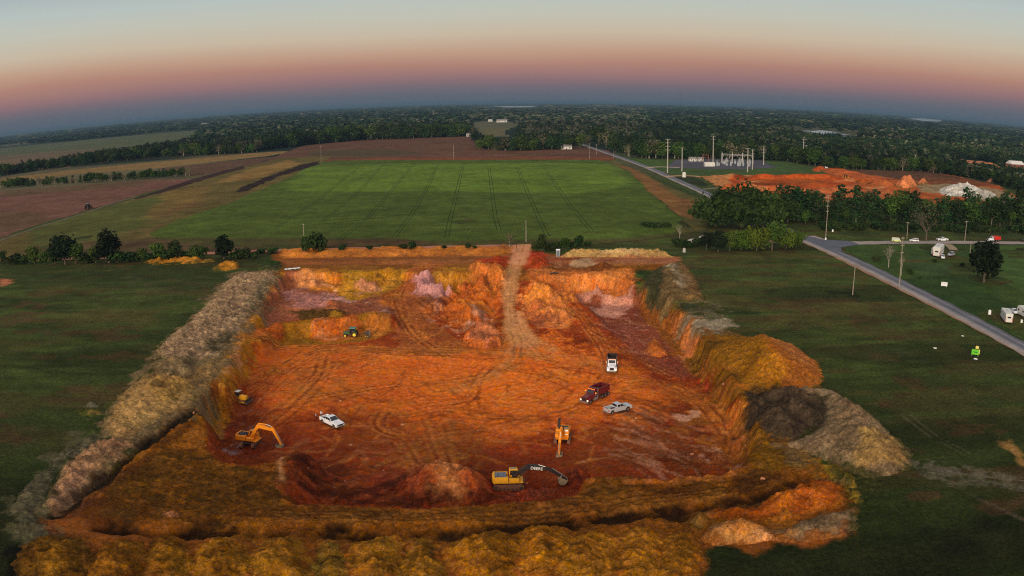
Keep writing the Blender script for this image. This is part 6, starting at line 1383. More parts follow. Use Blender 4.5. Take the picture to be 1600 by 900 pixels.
def bulldozer(label, px, z_, front):
    p = on(*px, z_); rz = heading(px, front, p.z); t = empty('bulldozer', p, rz, label, 'bulldozer')
    for s in (-1, 1):
        pr = [(1.35, .05), (1.6, .35), (1.4, .7), (-1.1, .95), (-1.5, .75), (-1.65, .35), (-1.4, .05)]
        MB().prism(pr, s * .75, s * 1.2).build('crawler_track', 'track_steel', t, bevel=.03)
    MB().prism([(-.4, .7), (-.4, 1.75), (1.5, 1.6), (1.55, .7)], -.5, .5).build('engine_house', 'yellow_paint', t, bevel=.05)
    MB().prism([(-1.6, .7), (-1.6, 1.5), (-.4, 1.45), (-.4, .7)], -.7, .7).build('body', 'yellow_paint', t, bevel=.05)
    MB().prism([(-1.3, 1.5), (-1.2, 2.55), (-.35, 2.55), (-.2, 1.7), (-.2, 1.5)], -.6, .6).build('cab', 'glass', t, bevel=.04)
    MB().box((-.8, 0, 2.6), (1.15, 1.4, .1)).build('roof', 'wall_white', t, bevel=.03)
    b = MB(); n = 7; q = [(2.15 - .35 * math.sin(PI * k / (n - 1)), .05 + 1.15 * k / (n - 1)) for k in range(n)]
    b.prism(q + [(x + .09, z) for x, z in reversed(q)], -1.6, 1.6); b.build('blade', 'dark_metal', t)
    for s in (-1, 1): MB().bar((0, s * 1.28, .45), (1.95, s * 1.28, .4), .14, .2).build('push_arm', 'yellow_paint', t)
    MB().cyl((.9, .2, 1.6), (.9, .2, 2.25), .06, n=8).build('exhaust_pipe', 'dark_metal', t)
    MB().cyl((-.9, -1.0, .95), (-1.2, -.6, 1.9), .5, .5, n=10).build('hose_reel', 'dark_metal', t)
bulldozer('small yellow bulldozer with its dark blade against the left pit wall', (378, 628), -5.5, (392, 630))

def tractor(label, px, z_, front, body='green_paint', roof='teal_roof', rimm='yellow_rim', scale=1.0):
    p = on(*px, z_); rz = heading(px, front, p.z); t = empty('tractor', p, rz, label, 'tractor', None, scale)
    MB().prism([(.5, .95), (.5, 1.75), (2.35, 1.6), (2.5, 1.3), (2.5, .85)], -.38, .38, lambda x, z: .05 if z > 1.5 else 0).build('hood', body, t, bevel=.05)
    MB().box((.2, 0, .8), (3.4, .5, .4)).build('chassis', 'dark_metal', t)
    c = MB().prism([(-1.1, 1.1), (-1.2, 2.6), (.5, 2.6), (.75, 1.5), (.5, 1.1)], -.72, .72, lambda x, z: .03 if z > 2 else 0).build('cab', 'glass', t, bevel=.04)
    for x, z0, z1 in ((-1.17, 1.1, 2.62), (.52, 1.1, 2.62)):
        for s in (-1, 1): MB().box((x, s * .72, (z0 + z1) / 2), (.09, .09, z1 - z0)).build('pillar', body, c)
    MB().box((-.35, 0, 2.68), (1.95, 1.6, .16)).build('roof', roof, t, bevel=.05)
    for s in (-1, 1):
        MB().prism([(-1.75, 1.2), (-1.5, 1.62), (-.9, 1.78), (-.3, 1.6), (-.2, 1.5), (-.85, 1.68), (-1.4, 1.52), (-1.65, 1.2)], s * .75, s * 1.25).build('fender', body, t)
        wheel(t, -.9, s * 1.0, .86, .48, rimm, nn=20); wheel(t, 1.85, s * .88, .52, .34, rimm, nn=16)
    MB().cyl((1.2, .45, 1.5), (1.2, .45, 2.4), .05, n=8).build('exhaust_pipe', 'dark_metal', t)
    return t
tractor('green tractor with yellow wheels beside the pit ledge', (550, 526), -6, (538, 526))
def implement():
    p = on(573, 526, -6); t = empty('field_implement', p, heading((573, 526), (560, 526), p.z), 'dark towed implement with pale tines behind the green tractor', 'implement')
    MB().box((0, 0, .9), (1.9, 1.6, .14)).box((-.3, 0, 1.3), (.9, 1.4, .7)).bar((.9, 0, .8), (2.6, 0, .6), .16, .16).build('frame', 'dark_metal', t, bevel=.03)
    for x, y in ((-.9, -.6), (-.9, .6)): MB().box((x, y, 1.0), (.14, .14, 1.5)).build('tine', 'steel', t)
    MB().cyl((.2, -.85, .25), (.2, .85, .25), .22, n=12).build('roller', 'yellow_paint', t)
    for s in (-1, 1): wheel(t, -.5, s * .95, .35, .2, 'steel')
implement()
tractor('tiny dark tractor at the headland of the brown field', (138, 327), 0, (146, 325), 'black_paint', 'grey_panel', 'dark_metal', 1.5)
tractor('tiny dark tractor on the golden stubble far up the track', (414, 253), 0, (406, 253.5), 'black_paint', 'dark_metal', 'dark_metal', 1.4)

def car(label, px, front, paint, kind='suv', z_=.13, group=None, cat='car', name='parked_car'):
    p = on(*px, 0); p.z = max(p.z, z_); rz = heading(px, front, p.z); t = empty(name, p, rz, label, cat, group)
    lo = MB()
    pr = [(-2.3, .35), (-2.35, .95), (-2.2, 1.02), (1.2, 1.05), (2.1, .88), (2.3, .7), (2.3, .35), (1.85, .35), (1.75, .66), (1.45, .74), (1.15, .66), (1.05, .35), (-1.05, .35), (-1.15, .66), (-1.45, .74), (-1.75, .66), (-1.85, .35)]
    lo.prism(pr, -.9, .9, lambda x, z: .05 if z > .9 else 0); lo.build('body', paint, t, bevel=.05)
    top = [(-2.25, 1.0), (-2.0, 1.62), (.1, 1.68), (1.0, 1.04)] if kind == 'suv' else [(-1.7, 1.0), (-1.0, 1.42), (.1, 1.46), (1.05, 1.04)] if kind == 'sedan' else [(-2.3, 1.0), (-2.25, 1.95), (1.2, 1.98), (1.95, 1.1)]
    ins = lambda x, z: .16 if z > 1.3 else .04
    g = MB().prism(top, -.86, .86, ins).build('windows', 'glass', t)
    xs = [q[0] for q in top]; r = MB(); r.box(((xs[1] + xs[2]) / 2, 0, top[1][1] + .05), (xs[2] - xs[1] + .1, 1.44, .06))
    for s in (-1, 1):
        for x0, z0, x1, z1 in ((top[0][0], 1.0, top[1][0], top[1][1]), (top[3][0], 1.04, top[2][0], top[2][1]), (-.6, 1.0, -.6, top[1][1])):
            r.bar((x0, s * .84, z0), (x1, s * .72, z1), .06, .10)
    r.build('roof', paint, t, bevel=.01)
    for x in (1.45, -1.45):
        for s in (-1, 1): wheel(t, x, s * .8, .34, .22, nn=14)
    for s in (-1, 1):
        MB().box((2.28, s * .66, .72), (.06, .34, .13)).build('headlight', 'steel', t); MB().box((-2.34, s * .74, .82), (.05, .22, .14)).build('tail_light', 'red_paint', t)
    return t
car('lime yellow van with a sloped nose on the country road', (1400.5, 378.5), (1412, 379.5), 'lime_paint', 'van', name='van', cat='van')
car('white sport utility car between the lime van and the white pickup on the road', (1428, 378), (1416, 377.5), 'white_paint', 'suv')
pickup('white pickup truck on the country road behind the white sport utility car', (1472, 377), .13, (1460, 377), 'white_paint')
car('dark sedan cut off by the right edge of the road', (1602, 378), (1590, 378), 'black_paint', 'sedan')
car('white sedan half hidden by trees near the road crossing', (1197, 350), (1188, 347), 'white_paint', 'sedan')
car('small white car parked nose first below the camper', (1473, 404), (1474.5, 410), 'white_paint', 'sedan')
car('grey car tucked against the flank of the camper', (1467, 401), (1470, 397), 'silver_paint', 'sedan')
car('pale grey car parked right of the camper', (1486, 400), (1478, 402), 'silver_paint', 'suv')
car('white car standing between the two trailers at the right edge', (1583, 489), (1575, 484), 'white_paint', 'sedan')

def trailer(label, px, front, L, name='travel_trailer', w=2.5, h=2.7, slide=False, win=3):
    p = on(*px, 0); rz = heading(px, front, p.z); t = empty(name, p, rz, label, 'trailer')
    MB().prism([(-L / 2, .55), (-L / 2, h + .45), (L / 2 - .5, h + .45), (L / 2, h - .3), (L / 2, 1.1), (L / 2 - .5, .55)], -w / 2, w / 2).build('body', 'wall_white', t, bevel=.06)
    for s in (-1, 1):
        for k in range(win): MB().box((-L / 2 + 1 + k * (L - 2) / max(1, win - 1), s * (w / 2 + .012), 1.9), (.85, .04, .6)).build('window', 'glass', t, bevel=.01)
        MB().box((-.2, s * (w / 2 + .008), 1.05), (L * .86, .03, .12)).build('stripe', 'grey_panel', t)
    MB().box((.9, -w / 2 - .012, 1.55), (.65, .05, 1.7)).build('door', 'plastic_sheet', t, bevel=.01)
    MB().box((-L / 2 - .012, 0, 2.05), (.04, 1.2, .5)).build('window', 'glass', t)
    for s in (-1, 1): MB().box((-L / 2 - .03, s * (w / 2 - .12), 1.3), (.06, .14, 1.4)).build('tail_light', 'red_paint', t); wheel(t, -.5, s * (w / 2 - .2), .36, .22); wheel(t, .4, s * (w / 2 - .2), .36, .22)
    MB().box((-.8, 0, h + .53), (.9, .8, .22)).build('roof_unit', 'tank_grey', t, bevel=.03); MB().box((1.2, 0, h + .5), (.5, .5, .14)).build('roof_vent', 'tank_grey', t, bevel=.03)
    MB().bar((L / 2, 0, .55), (L / 2 + 1.3, 0, .5), .12, .12).cyl((L / 2 + 1.1, 0, 0), (L / 2 + 1.1, 0, .6), .05).build('hitch', 'dark_metal', t)
    if slide: MB().box((-L * .1, w / 2 + .45, 1.7), (L * .35, .9, 1.9)).build('slide_out', 'wall_white', t, bevel=.04)
    return t
trailer('long white travel trailer with red corner lamps beside the road at right', (1572, 501), (1564, 490), 8.5)
trailer('white trailer cut off by the right frame edge behind the first one', (1602, 496), (1592, 491), 7.5)
trailer('boxy white camper with a slide out on the lawn below the bare tree', (1466, 399), (1474, 391), 10, slide=True, w=2.7, h=3.1).scale = (1.25, 1.25, 1.25)

# portable toilet
def toilet():
    p = on(872, 401, 0); t = empty('portable_toilet', p, heading((872, 401), (871, 410), 0), 'grey portable toilet at the left end of the sand pile', 'portable toilet', None, 1.3)
    MB().box((0, 0, 1.05), (1.15, 1.15, 2.0)).build('cabin', 'tank_grey', t, bevel=.04)
    MB().prism([(-.62, 2.05), (-.5, 2.22), (0, 2.32), (.5, 2.22), (.62, 2.05)], -.62, .62).build('roof', 'plastic_sheet', t, bevel=.02)
    d = MB().box((.585, 0, 1.05), (.04, .8, 1.8)).build('door', 'grey_panel', t, bevel=.01)
    MB().box((.61, .3, 1.1), (.03, .1, .06)).build('handle', 'dark_metal', d); MB().cyl((-.4, .4, 2.1), (-.4, .4, 2.6), .05).build('vent_pipe', 'black_paint', t)
toilet()
def pump():
    p = on(866, 428, 0); t = empty('scrap_engine', p, .3, 'dark burnt machine part lying above the eastern pit wall', 'machine part')
    MB().cyl((-1.6, 0, .4), (1.4, .1, .45), .32, n=12).box((.4, .3, .5), (1.2, .7, .7), rz=.3).build('block', 'dark_metal', t, bevel=.06)
    MB().cyl((-.8, -.6, .35), (-.8, -.25, .35), .36, n=14).build('wheel', 'rubber', t); MB().bar((1.3, 0, .6), (2.4, .2, .2), .15, .15).build('shaft', 'track_steel', t)
pump()
def sheet_plastic():
    p = on(457, 421, 0); rs = random.Random(2); n = 9; vs = []; fs = []
    for i in range(n):
        for j in range(5): vs.append((i * .75 - 3 + rs.uniform(-.1, .1), j * .5 - 1 + .5 * math.sin(i * .9), .15 + .25 * abs(math.sin(i * 1.3 + j)) + rs.uniform(0, .1)))
    fs = [(i * 5 + j, (i + 1) * 5 + j, (i + 1) * 5 + j + 1, i * 5 + j + 1) for i in range(n - 1) for j in range(4)]
    me = bpy.data.meshes.new('plastic_sheet'); me.from_pydata(vs, [], fs); me.materials.append(MAT['plastic_sheet']); o = link('plastic_sheet', me, None, p); o.rotation_euler = (0, 0, .5)
    md = o.modifiers.new('t', 'SOLIDIFY'); md.thickness = .03
    tag(o, 'crumpled white plastic sheet at the far left corner of the pit', 'sheet')
sheet_plastic()
def gate():
    p = on(797, 389, 0); t = empty('site_gate', p, 0.05, 'dark metal gate and posts at the top of the haul ramp', 'gate')
    for x in (-2.2, 2.6): MB().cyl((x, 0, -.2), (x, 0, 1.8), .12, n=8).build('post', 'dark_metal', t)
    g = MB()
    for z in (.35, .75, 1.15, 1.5): g.cyl((-2.2, 0, z), (-5.4, -.6, z), .05, n=6)
    for k in range(4): g.cyl((-2.2 - k * 1.06, -k * .2, .35), (-2.2 - k * 1.06, -k * .2, 1.5), .05, n=6)
    g.build('gate_leaf', 'dark_metal', t)
gate()

# people
def person(label, px, face, shirt, pants, arm=0.2, z_=-6):
    """one continuous skinned body; clothes are colour regions of it plus a shirt shell"""
    p = on(*px, z_); rz = heading(px, face, p.z); t = empty('person', p, rz, label, 'person')
    J = [(0, 0, .95), (0, 0, 1.12), (0, 0, 1.32), (.0, 0, 1.46), (.01, 0, 1.54), (.02, 0, 1.64), (.02, 0, 1.75)]
    rad = [.15, .135, .16, .09, .055, .09, .07]
    E_ = [(0, 1), (1, 2), (2, 3), (3, 4), (4, 5), (5, 6)]
    for s in (-1, 1):
        b = len(J); J += [(0, s * .1, .90), (.02, s * .11, .5), (-.02, s * .12, .09), (.13, s * .13, .04)]; rad += [.105, .07, .05, .04]; E_ += [(0, b), (b, b + 1), (b + 1, b + 2), (b + 2, b + 3)]
        b = len(J); J += [(0, s * .19, 1.42), (-.02 + arm * .4, s * .25, 1.16), (.12 + arm, s * .24, .98 + arm * .4), (.18 + arm, s * .23, .93 + arm * .5)]; rad += [.07, .045, .035, .03]; E_ += [(3, b), (b, b + 1), (b + 1, b + 2), (b + 2, b + 3)]
        for k in range(5):      # fingers and thumb from the palm
            f0 = b + 3; y = s * (.23 - .014 * (k - 1.5)); ln = (.075, .085, .08, .065, .05)[k]
            J.append((.18 + arm + ln, y if k < 4 else s * .195, .90 + arm * .5 + (.02 if k == 4 else 0))); rad.append(.009); E_.append((f0, len(J) - 1))
    me = bpy.data.meshes.new('body'); me.from_pydata(J, E_, []); o = link('body', me, t)
    md = o.modifiers.new('skin', 'SKIN'); md.use_smooth_shade = True
    for i, sv in enumerate(me.skin_vertices[0].data): sv.radius = (rad[i], rad[i]); sv.use_root = i == 0
    ss = o.modifiers.new('sub', 'SUBSURF'); ss.levels = ss.render_levels = 2
    dg = bpy.context.evaluated_depsgraph_get(); m2 = bpy.data.meshes.new_from_object(o.evaluated_get(dg)); o.modifiers.clear(); o.data = m2
    for mm in ('skin', shirt, pants, 'rubber', 'hair'): m2.materials.append(MAT[mm])
    if len(m2.materials) > 5: m2.materials.clear(); [m2.materials.append(MAT[mm]) for mm in ('skin', shirt, pants, 'rubber', 'hair')]
    for f in m2.polygons:
        c = f.center; torso = abs(c.y) < .3
        f.material_index = 3 if c.z < .10 else 2 if c.z < .94 and c.x < .14 and abs(c.y) < .21 else 1 if (c.z < 1.5 and (c.z > .94 and c.x < .2 and (abs(c.y) < .19 or c.z > 1.12))) else 0
    hr = MB(); n = 10; vs = []; fs = []
    for i in range(5):
        th = i / 4 * 1.5
        for k in range(n): a = 2 * PI * k / n; vs.append((.005 + math.cos(a) * .105 * math.sin(th + .08), math.sin(a) * .095 * math.sin(th + .08), 1.70 + .115 * math.cos(th)))
    for i in range(4):
        for k in range(n): fs.append((i * n + k, i * n + (k + 1) % n, (i + 1) * n + (k + 1) % n, (i + 1) * n + k))
    hr.add(vs, fs); hr.build('hair', 'hair', t, smooth=True)
    MB().cyl((.10, 0, 1.66), (.135, 0, 1.635), .022, .012, n=6).build('nose', 'skin', t)
    for s in (-1, 1): MB().cyl((.095, s * .035, 1.675), (.108, s * .035, 1.675), .014, n=6).build('eye', 'black_paint', t); MB().box((.01, s * .095, 1.655), (.04, .02, .06)).build('ear', 'skin', t)
    MB().box((.105, 0, 1.60), (.015, .05, .012)).build('mouth', 'red_paint', t)
person('standing person in a grey shirt and dark trousers left of the white pickup', (494.5, 656), (505, 656), 'grey_cloth', 'dark_cloth', .05)
person('person in a white shirt leaning at the tailgate of the white pickup', (502.5, 653), (509, 658), 'white_cloth', 'dark_cloth', .22)

# ---- poles
def pole(label, px, py, topy, arms=0, lean=0.0, m='wood_pole', name='utility_pole', r=.16, cat='pole', aw=2.4, group=None, step=1.6, ang=None):
    p = on(px, py) if py > 340 else at(px, py, 0); h = (py - topy) * (p - Vector((0, 0, CAM_Z))).length / (1600 * FE) * 1.04
    t = empty(name, p, 0 if ang is None else ang, label, cat, group)
    MB().cyl((0, 0, -.3), (lean * h, 0, h), r * 1.2, r * .75, n=10).build('pole', m, t)
    for k in range(arms):
        z = h - .5 - k * step; c = MB().box((lean * z, 0, z), (aw, .14, .16)).build('crossarm', m, t)
        for x in (-aw / 2 + .1, -aw / 6, aw / 6, aw / 2 - .1): MB().cyl((lean * z + x, 0, z + .05), (lean * z + x, 0, z + .32), .06, .04, n=6).build('insulator', 'porcelain', c)
    return p, h, t
P = {}
P['a'] = pole('short pole in the field edge above the big dark shrub', 475, 372, 350, 1, aw=1.0)
P['b'] = pole('slim pole standing in the green field above the haul ramp', 822, 378, 345, 0)
P['c'] = pole('tall slim pole on the near left edge of the brown field', 502, 254, 229, 1, aw=2)
P['d'] = pole('slim pole at the far edge of the green field, middle', 709, 249, 227, 0, r=.2)
P['e'] = pole('pole left of the road where it leaves the woods', 921, 249, 225, 1, aw=2)
P['e2'] = pole('short pole right of the road at the wood mouth', 932, 242, 226, 1, aw=2)
P['e3'] = pole('stubby pole on the road verge by the wood', 959, 247, 236, 0)
P['e4'] = pole('pole before the pale trees at the wood edge right of the road', 983, 246, 234, 1, aw=1.6)
P['f'] = pole('lone grey pole in the dark meadow left of the road', 1332, 461, 418, 0, lean=.02, r=.15)
P['g'] = pole('tall many armed pole on the near verge below the bare trees', 1405, 447, 374, 3, aw=2.0, step=2.6, m='wood_pole', ang=.4)
P['h'] = pole('tall pole with stacked arms above the road crossing', 1290, 372, 308, 4, aw=2.2, step=2.4, ang=.5, lean=.03)
P['i'] = pole('pole beside the road behind the bare tree', 1417, 373, 348, 1, aw=2.2)
P['j'] = pole('pole beside the road left of the red tub dump truck', 1507, 379, 347, 1, aw=2.0, lean=.04)
P['k'] = pole('short leaning pole in the lawn left of the oak', 1516, 395, 380, 0)
P['l'] = pole('pale pole in the undergrowth beyond the road, left', 1337, 352, 342, 0); P['m'] = pole('pale pole stub beside the first one in the undergrowth', 1343, 347, 338, 0)
P['n'] = pole('pale pole in the wood edge at the far right, left of two', 1549, 355, 342, 0); P['o'] = pole('pale pole in the wood edge at the far right, right of two', 1557, 352, 341, 0)
T = []
for lb, px, py, ty, ar in [('tallest pale transmission pole left of the substation', 1043, 270, 219, 4), ('shorter pale transmission pole between the tallest one and the white trailer', 1065.5, 268, 232, 1), ('transmission pole rising behind the white substation trailer', 1114, 258, 214, 2),
                           ('transmission pole at the right front of the substation', 1168, 269, 233, 2), ('transmission pole just behind the right front one', 1175.5, 265, 235, 2), ('lone transmission pole at the right end of the substation lawn', 1193, 258, 230, 3),
                           ('twin pole left in the woods right of the substation', 1255, 252, 219, 2), ('twin pole right in the woods right of the substation', 1259, 252, 228, 1), ('pole in the wood above the far diggings', 1430, 266, 243, 2)]:
    T.append(pole(lb, px, py, ty, ar, m='concrete', r=.42, name='transmission_pole', aw=4.5, step=3.0))
pole('hazy lattice mast on the horizon right of the middle', 1065, 168, 143, 0, m='dark_metal', r=1.2, name='radio_mast', cat='mast')
pole('thin mast over the woods left of the middle', 677, 184, 172, 0, m='concrete', r=.8, name='radio_mast', cat='mast')
def wire(a, b, sag, label, r=.035, n=14):
    A = a[0] + Vector((0, 0, a[1] - .4)); B = b[0] + Vector((0, 0, b[1] - .4)); vs = []; q = (B - A).normalized(); sd = q.cross(Vector((0, 0, 1))).normalized()
    for i in range(n + 1):
        t = i / n; c = A.lerp(B, t) - Vector((0, 0, sag * 4 * t * (1 - t))) - A
        for k in range(4): vs.append(c + sd * math.cos(k * PI / 2) * r + Vector((0, 0, math.sin(k * PI / 2) * r)))
    me = bpy.data.meshes.new('power_line'); me.from_pydata(vs, [], [(i * 4 + k, i * 4 + (k + 1) % 4, i * 4 + 4 + (k + 1) % 4, i * 4 + 4 + k) for i in range(n) for k in range(4)])
    me.materials.append(MAT['dark_metal']); tag(link('power_line', me, None, A), label, 'power line')
wire(P['g'], P['h'], 2, 'power line from the many armed pole up to the crossing pole'); wire(P['h'], P['i'], 1.2, 'power line from the crossing pole to the pole behind the bare tree')
wire(P['i'], P['j'], 1.2, 'power line along the country road between its two poles'); wire(P['f'], P['g'], 1.5, 'power line from the lone grey pole to the many armed pole')
wire(T[0], T[2], 2, 'transmission line from the tallest pole to the trailer pole', .07); wire(T[2], T[5], 2, 'transmission line from the trailer pole to the lone pole', .07); wire(T[5], T[6], 3, 'transmission line from the lone pole into the woods', .07)

# ---- substation
def substation():
    p0 = at(1128, 255, 0); k = mpp(1128, 255)
    def wx(px, py): q = at(px, py, 0); return q
    A, B_ = wx(1128, 255), wx(1176, 257)
    t = empty('substation_gantry', A, math.atan2(B_.y - A.y, B_.x - A.x), 'steel gantry of the substation with pale posts and a long beam', 'gantry'); L = (B_ - A).length
    for i in range(4): MB().box((L * i / 3, 0, 5), (1.0, 1.0, 10)).box((L * i / 3, 0, 10.8), (.5, .5, 1.8)).build('post', 'steel', t)
    bm_ = MB().box((L / 2, 0, 8.6), (L, .5, .25)).box((L / 2, 0, 9.6), (L, .5, .25))
    n = 22
    for i in range(n): bm_.bar((L * i / n, 0, 8.6 if i % 2 else 9.6), (L * (i + 1) / n, 0, 9.6 if i % 2 else 8.6), .15, .15)
    bm_.build('beam', 'steel', t)
    for i in range(9): MB().cyl((L * (i + .5) / 9, 0, 8.5), (L * (i + .5) / 9, 0, 7.0), .2, n=6).build('insulator', 'porcelain', t)
    t2 = empty('substation_gantry', wx(1098, 254), 0, 'reddish small gantry left of the transmission pole', 'gantry')
    for x in (0, 6): MB().box((x, 0, 4), (.6, .6, 8)).build('post', 'brick_wall', t2)
    MB().box((3, 0, 7.8), (7, .5, .5)).box((3, 0, 5.5), (6, .4, .4)).build('beam', 'brick_wall', t2)
    r = random.Random(3); lab = 'grey switchgear unit with insulators on the gravel yard'
    for i in range(26):
        px, py = r.uniform(1118, 1178), r.uniform(253, 260.5); e = empty('switchgear', wx(px, py), r.uniform(-.2, .2), lab, 'switchgear', 'switchgear units on the substation yard')
        hh = r.uniform(3, 5.5); MB().box((0, 0, hh * .35), (1.6, 1.2, hh * .7)).build('cabinet', 'tank_grey', e, bevel=.05); b = MB()
        for x in (-.5, 0, .5): b.cyl((x, 0, hh * .7), (x, 0, hh), .12, .08, n=6)
        b.build('insulator', 'porcelain', e); MB().bar((-1.4, 0, hh), (1.4, 0, hh + .2), .1, .1).build('busbar', 'steel', e)
    tr = trailer('white box trailer parked at the front of the substation yard', (1108.5, 261), (1118, 261), 9, w=3, h=3.6, win=0)
    s = tr; s.scale = (1.15, 1.15, 1.15)
    for lb, px, py, sc in (('small white shed at the wood edge left of the substation', 1082, 252, 1.0), ('second white shed at the wood edge left of the substation', 1094, 252, .8)):
        house(lb, px, py, 7 * sc, 5, 3, 'wall_white', 'roof_grey')
def house(label, px, py, w, d, h, wallm, roofm, rz=0.15, chim=False):
    p = at(px, py, 0); t = empty('house', p, rz, label, 'house'); wl = MB().box((0, 0, h / 2), (w, d, h)).build('wall', wallm, t)
    o = .5; z1 = h + d * .32
    rf = MB().add([(-w / 2 - o, -d / 2 - o, h), (w / 2 + o, -d / 2 - o, h), (w / 2 + o, 0, z1), (-w / 2 - o, 0, z1), (w / 2 + o, d / 2 + o, h), (-w / 2 - o, d / 2 + o, h)], [(0, 1, 2, 3), (3, 2, 4, 5), (1, 4, 2), (0, 3, 5), (0, 5, 4, 1)]).build('roof', roofm, t)
    if chim: MB().box((w * .25, 0, z1), (.8, .8, 1.6)).build('chimney', 'brick_wall', rf)
    for k in (-.3, .3): MB().box((w * k, -d / 2 - .02, h * .55), (w * .13, .06, h * .38)).build('window', 'glass', t)
    MB().box((0, -d / 2 - .02, 1.0), (1.0, .06, 2.0)).build('door', 'dark_metal', t)
    return t
substation()
for lb, px, py, w_, d_, h_, wm, rm in [('white farmhouse in the grove, left of two', 836, 233, 14, 9, 4, 'wall_white', 'roof_grey'), ('small white shed at the grove edge left of the farmhouse', 817, 233, 7, 5, 3, 'wall_white', 'roof_grey'), ('low white house at the grove edge near the road', 884, 233, 14, 9, 3.5, 'wall_white', 'roof_grey'),
                                       ('white barn in the hazy trees behind the grove', 841, 199, 26, 14, 6, 'wall_white', 'wall_white'), ('low white shed left of the hazy white barn', 823, 201, 12, 8, 4, 'wall_white', 'roof_grey'), ('grey roofed long house in the middle clearing', 784, 191, 30, 14, 5, 'wall_white', 'roof_grey'),
                                       ('tiny white building right of the middle clearing', 766, 190, 12, 8, 4, 'wall_white', 'wall_white'), ('small roof at the right corner of the left wood edge', 733, 213, 10, 8, 3.5, 'wall_white', 'roof_grey'), ('pale farm shed in the thin tree belt at left', 158, 248, 16, 10, 3.5, 'wall_white', 'wall_white'),
                                       ('second pale farm shed in the thin tree belt', 196, 249, 20, 8, 2.5, 'wall_white', 'wall_white'), ('small white house deep in the left woods', 336, 215, 12, 8, 6, 'wall_white', 'wall_white'), ('white speck of a house in the far left wood', 432, 206, 16, 10, 8, 'wall_white', 'wall_white'),
                                       ('white gabled house far over the left woods', 508, 186, 16, 12, 10, 'wall_white', 'wall_white'), ('long pale sheds far over the left woods', 536, 188, 60, 20, 7, 'wall_white', 'roof_grey'), ('pale buildings on the far left plain', 320, 196, 40, 20, 7, 'wall_white', 'roof_grey'),
                                       ('row of pale sheds on the far left plain', 375, 195, 60, 20, 7, 'wall_white', 'roof_grey'), ('pink walled building at the right in the farthest diggings', 1586, 262, 26, 14, 5, 'brick_wall', 'wall_white')]:
    house(lb, px, py, w_, d_, h_, wm, rm)
# small pit machines of the far diggings
tractor('yellow loader working on the slope of the far diggings', (1354, 284), 1, (1346, 285), 'yellow_paint', 'dark_metal', 'dark_metal', 1.5)
tractor('yellow loader at the grassy rim of the far diggings', (1322, 281), 1, (1330, 281), 'yellow_paint', 'dark_metal', 'dark_metal', 1.5)
dump_truck('white truck at the left tip of the far diggings', (1288, 264), .5, (1296, 264), 'white_paint', 'dark_metal', lights=False, axles=2)
# ---- signs and small things on the lawns
def board(label, px, py, wpx, hpx, m, words=None, legs=True, name='sign', cat='sign', extra=None, rz=None):
    p = on(px, py); k = (p - Vector((0, 0, CAM_Z))).length / (1600 * FE); w_, h_ = wpx * k, hpx * k; yaw = math.atan2(p.y, p.x) - PI / 2 if rz is None else rz
    t = empty(name, p, yaw, label, cat); bo = MB().box((0, 0, .5 + h_ / 2), (w_, .08, h_)).build('board', m, t)
    for s in (-1, 1): MB().box((s * w_ * .42, .08, (.5 + h_) / 2), (.1, .1, .5 + h_)).build('post', 'wood_pole', t)
    if words:
        for i, (wd, sz, dz) in enumerate(words):
            cu = bpy.data.curves.new('lettering', 'FONT'); cu.body = wd; cu.size = sz; cu.extrude = .01; cu.align_x = 'CENTER'; cu.align_y = 'CENTER'; to = bpy.data.objects.new('lettering', cu); COL.objects.link(to); to.parent = bo
            cu.materials.append(MAT['dark_cloth']); to.location = (0, -.055, .5 + h_ / 2 + dz); to.rotation_euler = (PI / 2, 0, 0)
    if extra: extra(t, w_, h_)
    return t
board('white billboard on the right lawn across the road', 1475, 449, 10, 6, 'plastic_sheet', extra=lambda t, w, h: MB().box((-w * .3, -.05, .5 + h * .8), (w * .14, .02, h * .14)).box((w * .1, -.05, .5 + h * .62), (w * .4, .02, h * .07)).build('print', 'dark_cloth', t))
def ex(t, w, h): MB().box((w * .18, 0, h + 1.1), (w * .42, .1, h * .55)).build('top_panel', 'sign_yellow', t); MB().box((0, -.05, .5 + h * .5), (w * .6, .02, h * .18)).build('print', 'green_paint', t); MB().box((w * .52, .02, .6 + h * .55), (w * .14, .1, h * .9)).build('side_panel', 'sign_yellow', t)
board('bright green board with a cream panel on top in the dark meadow', 1523, 557, 12, 8, 'sign_green', extra=ex)
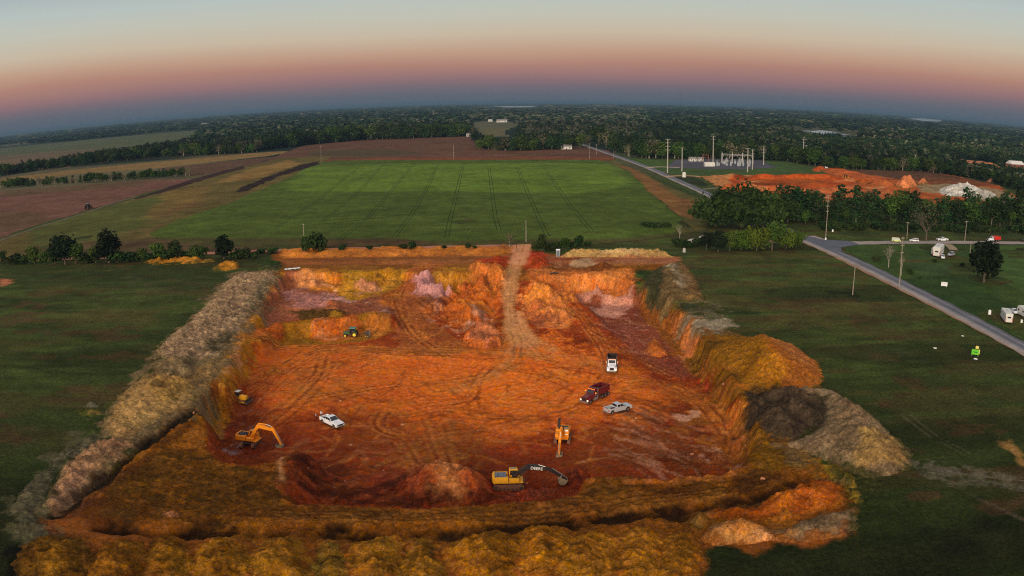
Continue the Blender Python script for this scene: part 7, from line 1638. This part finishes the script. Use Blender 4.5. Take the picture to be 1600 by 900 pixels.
for lb, px, py, s, m in [('white upright tank on the lawn left of the travel trailer', 1546, 491, 1.0, 'plastic_sheet'), ('tiny white marker box below the travel trailer', 1596, 504, .7, 'plastic_sheet'), ('pale round stone beside the sand pile end', 1069, 394, 1.2, 'concrete'), ('white drum on the verge by the substation drive', 1069, 277, 3.0, 'wall_white'),
                         ('white mailbox left of the tall crossing pole', 1290, 424 - 49, .8, 'plastic_sheet'), ('white mailbox right of the tall crossing pole', 1301, 362, .8, 'plastic_sheet')]:
    p = on(px, py); t = empty('tank' if 'tank' in lb or 'drum' in lb else 'marker', p, .3, lb, 'tank' if 'tank' in lb or 'drum' in lb else 'marker', None, s)
    MB().cyl((0, 0, 0), (0, 0, 1.2), .55, .5, n=14).cyl((0, 0, 1.2), (0, 0, 1.45), .5, .15, n=14).build('body', m, t); MB().cyl((0, 0, 1.42), (0, 0, 1.55), .14, n=8).build('cap', 'dark_metal', t)
for i, (px, py, c_, w_) in enumerate([(1461, 544, 'small white plastic scrap in the right meadow', .5), (1504, 525, 'tiny pale scrap between the green board and the trailer', .4), (1524, 561, 'crumpled white scrap at the foot of the green board', .6), (1083, 377, 'pale pink junk pile right of the sand pile', 3.2), (1100, 371, 'grey junk pile by the dark bushes', 2.6)]):
    p = on(px, py); rs = np.random.RandomState(i); bm = bmesh.new(); bmesh.ops.create_icosphere(bm, subdivisions=2, radius=w_)
    for v in bm.verts: v.co *= 1 + rs.uniform(-.3, .3); v.co.z = max(-.05, v.co.z * .35)
    me = bpy.data.meshes.new('scrap'); bm.to_mesh(me); bm.free(); me.materials.append(MAT['plastic_sheet'] if w_ < 1 else MAT['concrete']); tag(link('scrap' if w_ < 1 else 'junk_pile', me, None, p), c_, 'scrap' if w_ < 1 else 'junk pile')
# loose stones on the bare earth near the camera
rk = random.Random(21); protos = []
def rock_mesh(seed):
    rs = np.random.RandomState(seed); bm = bmesh.new(); bmesh.ops.create_icosphere(bm, subdivisions=2, radius=.5)
    for v in bm.verts: v.co *= 1 + rs.uniform(-.22, .22); v.co.z *= .7
    me = bpy.data.meshes.new('clod'); bm.to_mesh(me); bm.free(); me.materials.append(MAT['clod']); return me
mat('clod', S(176, 116, 84), 1.0, dirt=.8, dirtcol=(.25, .09, .03))
for i in range(5): protos.append(rock_mesh(i))
for i in range(70):
    px, py = (rk.uniform(300, 1200), rk.uniform(560, 790)) if i < 45 else (rk.uniform(380, 1060), rk.uniform(450, 560))
    o = link('clod', protos[i % 5], None, on(px, py, -3)); s = rk.choice((.25, .35, .5, .8)); o.scale = (s, s * rk.uniform(.7, 1.1), s); o.rotation_euler = (0, 0, rk.uniform(0, 6))
    tag(o, 'loose clod of clay lying on the bare pit ground', 'clod', 'loose clods scattered over the pit')
